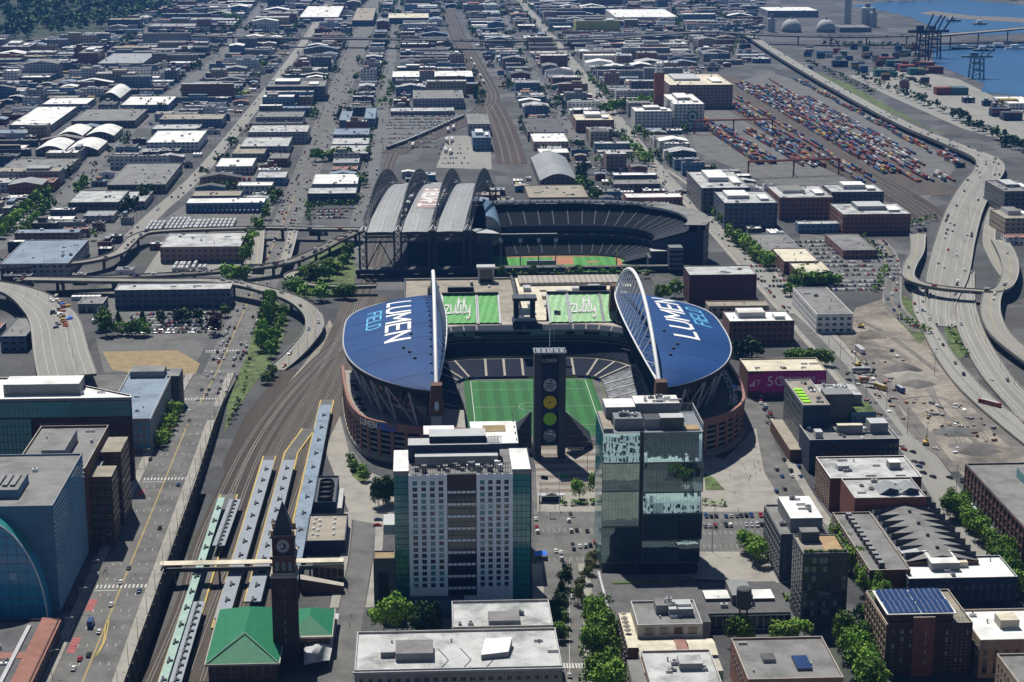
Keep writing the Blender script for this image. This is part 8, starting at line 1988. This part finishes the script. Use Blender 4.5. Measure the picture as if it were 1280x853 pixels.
lane(E2, 46, 'in the traffic jam on the ramp to the ballpark', (-2.6, 2.6)); lane(E6, 13, 'queueing on the underpass bridge ramp', (-1.5, 1.5)); lane(E1, 14, 'on the pale curved ramp', (-2, 2)); lane(E3, 12, 'on the wide curved ramp', (-3, 3))
lane(H1, 60, 'on the main highway past the rail yard', (-13, -9, -4, 4, 9, 13), t0=.35); lane(H1, 40, 'on the far stretch of the highway', (-6, -2, 3, 6), t0=0, t1=.35); lane(H2, 6, 'on the lower carriageway', (-5, 0, 5)); lane(H3, 11, 'on the slip road by the dirt site', (-3, 3)); lane(H5, 24, 'queueing on the frontage road', (-3, 0, 3)); lane(OV, 5, 'on the thin curved overpass', 0); lane(V1, 50, 'on the far viaduct', (-6, 6)); lane(O2, 3, 'on the ramp at the right edge', 2)
for u, v, c in ((1033, 442, 'black'), (1061, 476, 'black'), (1130, 563, 'red'), (1141, 566, 'black'), (1143, 578, 'grey'), (1149, 584, 'blue'), (1152, 580, 'black'), (1154, 592, 'black'), (1166, 597, 'black'), (1187, 598, 'black'), (1204, 600, 'grey'), (1204, 604, 'black'), (1127, 559, 'silver'), (1170, 562, 'white'), (1125, 490, 'grey')): p_ = P(u, v); car(p_[0], p_[1], rad(118), c, 'on the light road beside the dirt site', .06)
for k in range(20): u = 968+RND.uniform(0, 44); v = 560+RND.uniform(0, 78); p_ = P(u, v); car(p_[0], p_[1], rad(93), RND.choice(CARC), 'parked along the street below the brick arcade', .06, RND.choice(('car', 'suv')))
for k in range(24): v = 470+k*2.7; p_ = P(944+k*.9+RND.uniform(-5, 5), v); car(p_[0], p_[1], rad(95), RND.choice(CARC), 'along the kerb west of the stadium', .06)
s1 = cr([P(u, v) for u, v in ((1000, 395), (955, 346), (862, 245), (822, 213), (700, 60), (645, 0))], 8); lane(s1, 130, 'on the street running past the ballpark', (-7, -4, 3, 7)); lane(cr(S3, 5), 110, 'along the narrow street beside the arches', (-6, -3, 3, 6), t0=.05); lane(cr(SB, 5), 40, 'on the light concrete street', (-4, 3)); lane(cr(SA, 5), 80, 'on the leftmost street', (-8, -4, 4, 8)); lane(cr(SO, 5), 50, 'on the inner far street', (-4, 4))
for x, y, rz in FREE_CARS: car(x, y, rz, ri.choice(CARC), 'far', .05, ri.choice(('car', 'car', 'suv', 'suv', 'truck')))
CARS.sort(key=lambda c: c[1])
crest = MB(); r0 = 0
for i, (x, y, z, rz, colour, where, kind) in enumerate(CARS):
    if i < 292 and where != 'far':
        kn = {'car': 'car', 'suv': 'suv', 'truck': 'truck'}[kind]; b_, gl, wh, al, _, _ = car_parts(colour, kind)
        lab = '%s %s %s' % (colour, kn, where) if kind != 'truck' else '%s %s' % (colour, where)
        if y < 960:
            o = bpy.data.objects.new(kn, None); COL.objects.link(o); o.empty_display_size = .3
            for me, nm in [(b_, 'body'), (gl, 'window')]+[(w_, 'wheel') for w_ in wh]: c = bpy.data.objects.new(nm, me); COL.objects.link(c); c.parent = o
        else: o = bpy.data.objects.new(kn, al); COL.objects.link(o)
        o.location = (x, y, z); o.rotation_euler = (0, 0, rz); tag(o, lab, kn, '%s %ss %s' % (colour, kn, where))
    else:
        if kind == 'truck': parts = [(-4, 2.6, 1.2, .3, 3.4)]
        else: parts = [(-2.2, 2.2, .9, .3, .95), (-1.4, .9, .75, .95, 1.5)]
        ca, sa = math.cos(rz), math.sin(rz)
        for j, (a, b, w_, z0, z1) in enumerate(parts):
            n0 = len(crest.v); crest.box(a, b, -w_, w_, z0, z1, 'car_glass' if j else 'paint_car_'+colour, 'paint_car_'+colour, bot=False)
            crest.v[n0:] = [(x+p[0]*ca-p[1]*sa, y+p[0]*sa+p[1]*ca, z+p[2]) for p in crest.v[n0:]]
tag(crest.build('distant_traffic'), 'mass of small distant cars on the far streets and lots', 'cars', None, 'stuff')
def long_box(name, cat, x, y, rz, L_, wd, h, m, label, group, z=.1, stripe=None):
    me = CM.get((name, m, L_))
    if me is None:
        g = MB(); g.box(-L_/2, L_/2, -wd/2, wd/2, .9, h, m, bot=True); g.box(-L_/2+.3, L_/2-.3, -wd/2-.03, wd/2+.03, h*.55, h*.82, 'car_glass'); g.box(-L_/2+1, L_/2-1, -wd*.35, wd*.35, h, h+.25, 'light_grey')
        for k in (-.36, .36):
            for s in (-1, 1): g.tube((k*L_, s*wd*.5-.1, .5), (k*L_, s*wd*.5+.1, .5), .5, 'tyre', 8)
        t = g.build(name); me = t.data; bpy.data.objects.remove(t); CM[(name, m, L_)] = me
    o = bpy.data.objects.new(name, me); COL.objects.link(o); o.location = (x, y, z); o.rotation_euler = (0, 0, rz); tag(o, label, cat, group); return o
for gi, (u, v, nx_, ny_) in enumerate(((184, 289, 4, 3), (208, 288, 5, 4), (233, 287, 3, 3), (246, 287, 3, 3), (263, 286, 6, 3), (218, 338, 2, 2), (228, 338, 2, 2), (242, 337, 1, 2), (250, 337, 2, 1), (275, 338, 1, 1), (4, 290, 5, 5))):
    wr = ['in the nearest block of the bus yard behind the ramp', 'in the second block of the bus yard behind the ramp', 'in the third block of the bus yard behind the ramp', 'in the fourth block of the bus yard behind the ramp', 'in the last and widest block of the bus yard', 'in the first pair before the brown depot', 'in the second pair before the brown depot', 'alone before the brown depot', 'side by side before the brown depot', 'at the far end before the brown depot', 'parked in the bus yard at the left edge'][gi]; x0, y0 = P(u, v)
    for a_ in range(nx_):
        for b_ in range(ny_): long_box('bus', 'bus', x0+a_*3.9, y0+b_*14, rad(90), 12, 2.6, 3.1, 'paint_car_silver', 'silver bus '+wr, 'buses '+wr)
for k in range(17): x, y = P(236+k*5.4, 266); long_box('bus', 'bus', x, y, rad(88), 12, 2.6, 3.2, 'paint_car_blue', 'blue fronted bus lined up at the bus depot bays', 'buses at the depot bays')
rl = cr([P(u, v) for u, v in ((486, 187), (510, 178), (545, 163), (580, 147))], 12)
for k in range(0, 30): f = k/30*(len(rl)-1.01); i = int(f); a, b = rl[i], rl[i+1]; long_box('rail_car', 'rail car', a[0]+(b[0]-a[0])*(f-i), a[1]+(b[1]-a[1])*(f-i), math.atan2(b[1]-a[1], b[0]-a[0]), 10, 3, 3.8, 'dark_grey', 'dark freight wagon in the string on the rail curve', 'freight wagons on the rail curve', .3)
for (u0, v0, u1, v1, n, wr) in ((557, 190, 560, 165, 3, 'on the siding beside the buses'), (563, 192, 567, 162, 3, 'on the siding nearer the signal block'), (516, 184, 518, 178, 1, 'alone on the curve end'), (589, 76, 604, 104, 5, 'far up the main line')):
    for k in range(n): f = k/max(1, n-1); x, y = P(u0+(u1-u0)*f, v0+(v1-v0)*f); p2 = P(u0+(u1-u0)*(f+.1), v0+(v1-v0)*(f+.1)); long_box('rail_car', 'rail car', x, y, math.atan2(p2[1]-y, p2[0]-x), 24, 3, 4.2, 'paint_car_white', 'white passenger coach '+wr, 'passenger coaches '+wr, .3)
CONTS.sort(key=lambda c: c[1]-c[2]*6)
cme = {}
def cont_mesh(m):
    if m not in cme:
        g = MB(); g.box(-6.1, 6.1, -1.22, 1.22, 0, 2.58, m)
        for s in (-1, 1):
            for k in range(12): g.box(-5.9+k*1.0, -5.5+k*1.0, s*1.22-.04, s*1.22+.04, .15, 2.45, m)
        t = g.build('shipping_container'); cme[m] = t.data; bpy.data.objects.remove(t)
    return cme[m]
cr_ = MB()
for i, (x, y, z, rz, m, where) in enumerate(CONTS):
    if i < 290: o = bpy.data.objects.new('shipping_container', cont_mesh(m)); COL.objects.link(o); o.location = (x, y, z); o.rotation_euler = (0, 0, rz); tag(o, '%s shipping container %s' % (CNAME[m], where), 'container', '%s shipping containers %s' % (CNAME[m], where))
    else:
        n0 = len(cr_.v); cr_.box(-6.1, 6.1, -1.22, 1.22, 0, 2.58, m, bot=False); ca, sa = math.cos(rz), math.sin(rz); cr_.v[n0:] = [(x+p[0]*ca-p[1]*sa, y+p[0]*sa+p[1]*ca, z+p[2]) for p in cr_.v[n0:]]
tag(cr_.build('far_containers'), 'mass of small far containers in the rail yard and port', 'containers', None, 'stuff')
# ================================================================= STREET LAMPS AND POLES
def pole_mesh(h, arm):
    g = MB(); g.tube((0, 0, 0), (0, 0, h), .14, 'steel_grey', 5, .08)
    if arm: g.tube((0, 0, h), (arm, 0, h+.5), .07, 'steel_grey', 4); g.box(arm-.2, arm+.9, -.2, .2, h+.35, h+.55, 'light_grey')
    else: g.box(-1.2, 1.2, -.08, .08, h-1.2, h-1.0, 'wood')
    t = g.build('street_lamp' if arm else 'utility_pole'); me = t.data; bpy.data.objects.remove(t); return me
lm, pm = pole_mesh(10, 2.6), pole_mesh(13, 0)
def lamp(x, y, z, rz, where, me=None, sc_=1.0):
    me = me or lm; o = bpy.data.objects.new('street_lamp' if me is lm else 'utility_pole', me); COL.objects.link(o); o.location = (x, y, z); o.rotation_euler = (0, 0, rz); o.scale = (sc_,)*3; nm = 'grey street lamp with one arm' if me is lm else 'thin wooden utility pole'; tag(o, nm+' '+where, 'street lamp' if me is lm else 'pole', nm+'s '+where)
for y in range(650, 1130, 26): lamp(WX(y)-.4, y, z4(y), math.pi, 'on the kerb along the retaining wall')
for y in range(670, 1130, 32): lamp(-149.5, y, z4(y), 0, 'on the building side of the avenue')
for c_, st_, wr in ((E7, 4, 'along the unfinished highway deck'), (E3, 5, 'along the wide curved ramp'), (H1, 5, 'along the main highway'), (H3, 5, 'along the slip road by the dirt site'), (H2, 6, 'along the lower carriageway'), (E1, 8, 'along the pale curved ramp')):
    for k in range(2, len(c_), st_): a = c_[k]; b = c_[k-1]; d = math.atan2(a[1]-b[1], a[0]-b[0]); lamp(a[0]-math.sin(d)*6.5, a[1]+math.cos(d)*6.5, a[2], d-math.pi/2, wr)
for u, v in ((1069, 454), (1050, 452), (1083, 500), (1108, 514), (1134, 543), (1158, 562), (1195, 617), (1036, 432), (1168, 470)): x, y = P(u, v); lamp(x, y, 0, .6, 'on the dirt site edge', pm, 1.3)
for k in range(0, 30): x, y = P(730+k*7.8, 150+k*6.4); lamp(x+12, y, 0, .2, 'along the street past the ballpark', pm)
for k in range(26): x, y = P(170+k*6, 290-k*6.2); lamp(x-8, y, 0, .4, 'along the curved railway', pm, 1.2)
for k in range(14): x, y = P(640+RND.uniform(-40, 70), 592+k*12); 
for u, v in ((734, 596), (674, 642), (755, 640), (893, 662), (890, 690), (877, 655)): x, y = P(u, v); lamp(x, y, 0, 0, 'on the plaza and car park', lm, 1.3)
# ================================================================= PEOPLE
def person_mesh(cloth, legs, step):
    me = bpy.data.meshes.new('person'); V = [(0, 0, .95), (0, 0, 1.2), (0, 0, 1.42), (0, 0, 1.52), (0, .02, 1.68), (.1, 0, .9), (.11, step*.5, .5), (.12, step, .06), (.12, step+.16, .03), (-.1, 0, .9), (-.11, -step*.3, .5), (-.12, -step, .06), (-.12, -step+.16, .03), (.19, 0, 1.4), (.24, -step*.4, 1.13), (.25, -step*.2+.1, .9), (-.19, 0, 1.4), (-.24, step*.4, 1.13), (-.25, step*.3+.1, .9)]
    E_ = [(0, 1), (1, 2), (2, 3), (3, 4), (0, 5), (5, 6), (6, 7), (7, 8), (0, 9), (9, 10), (10, 11), (11, 12), (2, 13), (13, 14), (14, 15), (2, 16), (16, 17), (17, 18)]
    R_ = [.14, .13, .15, .06, .11, .09, .065, .045, .04, .09, .065, .045, .04, .065, .05, .04, .065, .05, .04]
    me.from_pydata(V, E_, []); o = bpy.data.objects.new('tmp', me); COL.objects.link(o); o.modifiers.new('s', 'SKIN'); sv_ = me.skin_vertices[0].data
    for k, r_ in enumerate(R_): sv_[k].radius = (r_, r_*(.75 if k in (0, 1, 2) else 1)); sv_[k].use_root = (k == 0)
    m = o.modifiers.new('b', 'SUBSURF'); m.levels = 1; m.render_levels = 1
    new = bpy.data.meshes.new_from_object(o.evaluated_get(bpy.context.evaluated_depsgraph_get())); bpy.data.objects.remove(o); new.name = 'person'; new.materials.clear()
    for q in (cloth, legs, 'skin', 'hair'): new.materials.append(MATS[q])
    for p in new.polygons:
        z = p.center.z; ax = abs(p.center.x); p.material_index = 3 if (z > 1.7 or (z > 1.62 and p.center.y < 0)) else 2 if (z > 1.5 or (ax > .2 and z < 1.0 and z > .8)) else 0 if z > .93 else 1
    return new
mat('skin', (.42, .26, .19), var=.05); mat('hair', (.04, .028, .02), var=.1)
PM = [(person_mesh(*a), l) for a, l in ((('white', 'navy', .18), 'white top and dark trousers'), (('navy', 'black', .22), 'dark blue top and black trousers'), (('paint_red', 'mid_grey', .12), 'red top and grey trousers'), (('black', 'wood', .2), 'black top and tan trousers'), (('stucco_blue', 'dark_grey', .05), 'blue top, standing'))]
PW = [('on the open plaza west of the stadium', [(886, 603), (891, 609), (912, 596), (928, 583), (931, 586), (942, 582), (943, 586), (945, 594), (950, 590), (904, 612), (918, 618), (936, 602), (923, 640), (948, 580), (938, 597)]), ('at the avenue crossing by the footbridge', [(134, 718), (131, 716), (129, 720), (133, 713)]), ('on the station road', [(439, 771), (437, 784), (436, 743), (434, 740)]), ('by the ticket shelter on the plaza', [(680, 640), (688, 645), (694, 636), (701, 644)])]
for wr, ps in PW:
    for k, (u, v) in enumerate(ps):
        me, lb = PM[k % 5]; x, y = P(u, v, 8 if 'avenue' in wr else 0); o = bpy.data.objects.new('person', me); COL.objects.link(o); o.location = (x, y, 8.06 if 'avenue' in wr else .1); o.rotation_euler = (0, 0, RND.uniform(0, 6.28)); o.scale = (1.02,)*3; tag(o, 'person in %s %s' % (lb, wr), 'person', 'people in %s %s' % (lb, wr))
# ================================================================= SMALL THINGS ON PLAZAS AND THE DIRT SITE
x, y = P(689, 627); t = thing('ticket_shelter', 'pale flat roofed shelter with a little pediment on the plaza', 'shelter', (x, y, 0)); box_part(t, 'roof', x-7, x+7, y-2, y+2, 3.6, 4, 'light_grey'); box_part(t, 'booth', x-5, x+5, y-1, y+1, 0, 2.4, 'navy'); g = MB(); g.face([(x-3, y-2.1, 4), (x+3, y-2.1, 4), (x, y-2.1, 5.4)], 'mid_grey'); g.face([(x-3, y+1, 4), (x+3, y+1, 4), (x, y+1, 5.4)], 'mid_grey'); g.face([(x-3, y-2.1, 4), (x, y-2.1, 5.4), (x, y+1, 5.4), (x-3, y+1, 4)], 'mid_grey'); g.face([(x+3, y-2.1, 4), (x, y-2.1, 5.4), (x, y+1, 5.4), (x+3, y+1, 4)], 'mid_grey'); g.build('pediment', t)
for dx in (-6, 6): box_part(t, 'post', x+dx-.2, x+dx+.2, y-.2, y+.2, 0, 3.6, 'steel_grey')
x, y = P(676, 698); t = thing('market_tent', 'bright blue square tent in the street by the white tower', 'tent', (x, y, 0)); g = MB(); c = [(-3, -3), (3, -3), (3, 3), (-3, 3)]
for k in range(4): g.face([(x+c[k][0], y+c[k][1], 2.5), (x+c[(k+1) % 4][0], y+c[(k+1) % 4][1], 2.5), (x, y, 4)], 'tent_blue') if 'tent_blue' in MATS else g.face([(x+c[k][0], y+c[k][1], 2.5), (x+c[(k+1) % 4][0], y+c[(k+1) % 4][1], 2.5), (x, y, 4)], 'letter_blue')
g.build('cover', t)
for a, b in c: box_part(t, 'leg', x+a-.1, x+a+.1, y+b-.1, y+b+.1, 0, 2.5, 'steel_grey')
def mound(u, v, r_, h, m, label):
    x, y = P(u, v); g = MB(); rr = random.Random(int(u)); rows = []
    for j in range(7):
        f = j/6; rows.append([(r_*(1-f)*(1+.25*math.sin(k*1.7+u))*math.cos(2*math.pi*k/14), r_*.8*(1-f)*(1+.25*math.sin(k*2.3+v))*math.sin(2*math.pi*k/14), h*f**.8+(rr.uniform(-.1, .1)*h*.5 if 0 < j < 6 else 0)) for k in range(14)]); rows[-1].append(rows[-1][0])
    g.grid(rows, m); o = g.build('soil_heap', None, smooth=True); o.location = (x, y, 0); tag(o, label, 'soil heap')
mound(1128, 462, 13, 5, 'dirt_dark', 'dark soil heap with a black crest at the top of the dirt site'); mound(1136, 472, 16, 4, 'concrete', 'widest pale gravel heap in the dirt site'); mound(1146, 481, 11, 3.5, 'dirt_dark', 'lower grey soil heap in front of the pale gravel heap'); mound(1218, 562, 15, 4, 'dirt_dark', 'dark rubble heap near the right edge of the dirt site'); mound(1195, 540, 14, 2.5, 'concrete_dark', 'flat rubble heap behind the dark rubble heap'); mound(1087, 420, 13, 5, 'dirt', 'tan heap beside the white walled grey roof')
def excavator(u, v, rz, label):
    x, y = P(u, v); t = thing('excavator', label, 'excavator', (x, y, 0), None, rz); g = MB()
    o0 = ROOT[t.name]; ROOT[t.name] = (0, 0, 0)
    for s in (-1, 1): g = MB(); g.box(-2, 2, s*1.2-.35, s*1.2+.35, 0, .9, 'black'); g.build('track', t)
    box_part(t, 'body', -2.4, 1.2, -1.3, 1.3, 1, 2.4, 'paint_yellow'); box_part(t, 'cab', -.2, 1.3, -1.2, -.1, 2.4, 3.4, 'car_glass', 'paint_yellow')
    g = MB(); g.path([(1, .4, 1.8), (3.6, .4, 4.8), (6.4, .4, 3.6), (7, .4, 1.0)], .3, 'paint_yellow', 5); g.build('boom', t); box_part(t, 'bucket', 6.4, 7.6, -.3, 1.1, .2, 1.2, 'dark_grey')
excavator(1076, 410, 2.6, 'yellow excavator with its arm out by the tan heap'); excavator(1157, 556, 1.2, 'yellow excavator by the utility pole at the light road'); excavator(1073, 458, .4, 'yellow excavator at the back of the dirt site')
def trailer(u, v, L_, rz, m, label):
    x, y = P(u, v); o = long_box('site_trailer', 'trailer', x, y, rz, L_, 3, 3.4, m, label, None)
trailer(1075, 440, 14, rad(95), 'paint_car_white', 'white site trailer standing on end of the dirt site'); trailer(1076, 466, 12, 0, 'paint_car_silver', 'silver site trailer lying across the dirt site'); trailer(1125, 490, 9, rad(100), 'paint_car_blue', 'blue truck body in the middle of the dirt site'); trailer(1080, 478, 6, 0, 'paint_car_orange', 'orange skip in the dirt site'); trailer(1237, 508, 15, rad(128), 'paint_car_red', 'red trailer on the verge of the slip road'); trailer(1100, 487, 9, rad(118), 'paint_car_yellow', 'yellow box trailer beside the light road')
for k in range(130):
    u, v = RND.choice(((1085, 485), (1190, 525), (1130, 505), (1210, 545), (1095, 460))); x, y = P(u+RND.uniform(-34, 34), v+RND.uniform(-22, 22)); g = MB(); a, b, h = RND.uniform(.8, 4), RND.uniform(.6, 2.4), RND.uniform(.3, 1.6); m = RND.choice(['concrete', 'mid_grey', 'black', 'wood', 'white', 'steel_grey', 'roof_red']); g.box(-a/2, a/2, -b/2, b/2, 0, h, m); o = g.build('site_material'); o.location = (x, y, .03); o.rotation_euler = (0, 0, RND.uniform(0, 3)); tag(o, '%s block of building material lying on the dirt site' % {'concrete': 'pale grey', 'mid_grey': 'mid grey', 'black': 'black', 'wood': 'timber coloured', 'white': 'white', 'steel_grey': 'steel', 'roof_red': 'rusty'}[m], 'building material', m.replace('_', ' ')+' building material on the dirt site')
for i, (u, v, s) in enumerate(((1192, 27, 16), (1225, 31, 15), (1205, 62, 22), (1230, 64, 20), (1250, 60, 26), (1270, 62, 20))):
    x, y = P(u, v, 0); t = thing('boat', ['small white tug out on the far water', 'small workboat beside the far spit', 'white fishing boat moored by the low bridge', 'second moored boat with a dark hull by the low bridge', 'largest moored ship under the long bridge', 'moored white boat at the right edge'][i], 'boat', (x, y, 0)); g = MB(); q = [(-s, -4), (s*.6, -4.5), (s, 0), (s*.6, 4.5), (-s, 4)]; g.prism([(x+a, y+b) for a, b in q], 0, 3.5, ['navy', 'roof_red', 'navy', 'black', 'navy', 'white'][i], 'mid_grey'); g.build('hull', t); box_part(t, 'cabin', x-s*.5, x+s*.2, y-3, y+3, 3.5, 9, 'white'); g = MB(); g.tube((x, y, 9), (x, y, 18), .4, 'light_grey', 4); g.build('mast', t)
flush_windows()
# ================================================================= AIR
m = bpy.data.materials.new('haze'); m.use_nodes = True; n = m.node_tree; n.nodes.remove(n.nodes["Principled BSDF"]); pv = n.nodes.new("ShaderNodeVolumePrincipled"); pv.inputs["Color"].default_value = (.12, .38, 1, 1); pv.inputs["Density"].default_value = .000036; pv.inputs["Anisotropy"].default_value = .2
n.links.new(pv.outputs[0], n.nodes["Material Output"].inputs["Volume"]); MATS['haze'] = m
g = MB(); g.box(-9100, 9100, -1600, 14100, -3, 330, 'haze'); hz_ = tag(g.build('haze'), kind='stuff')
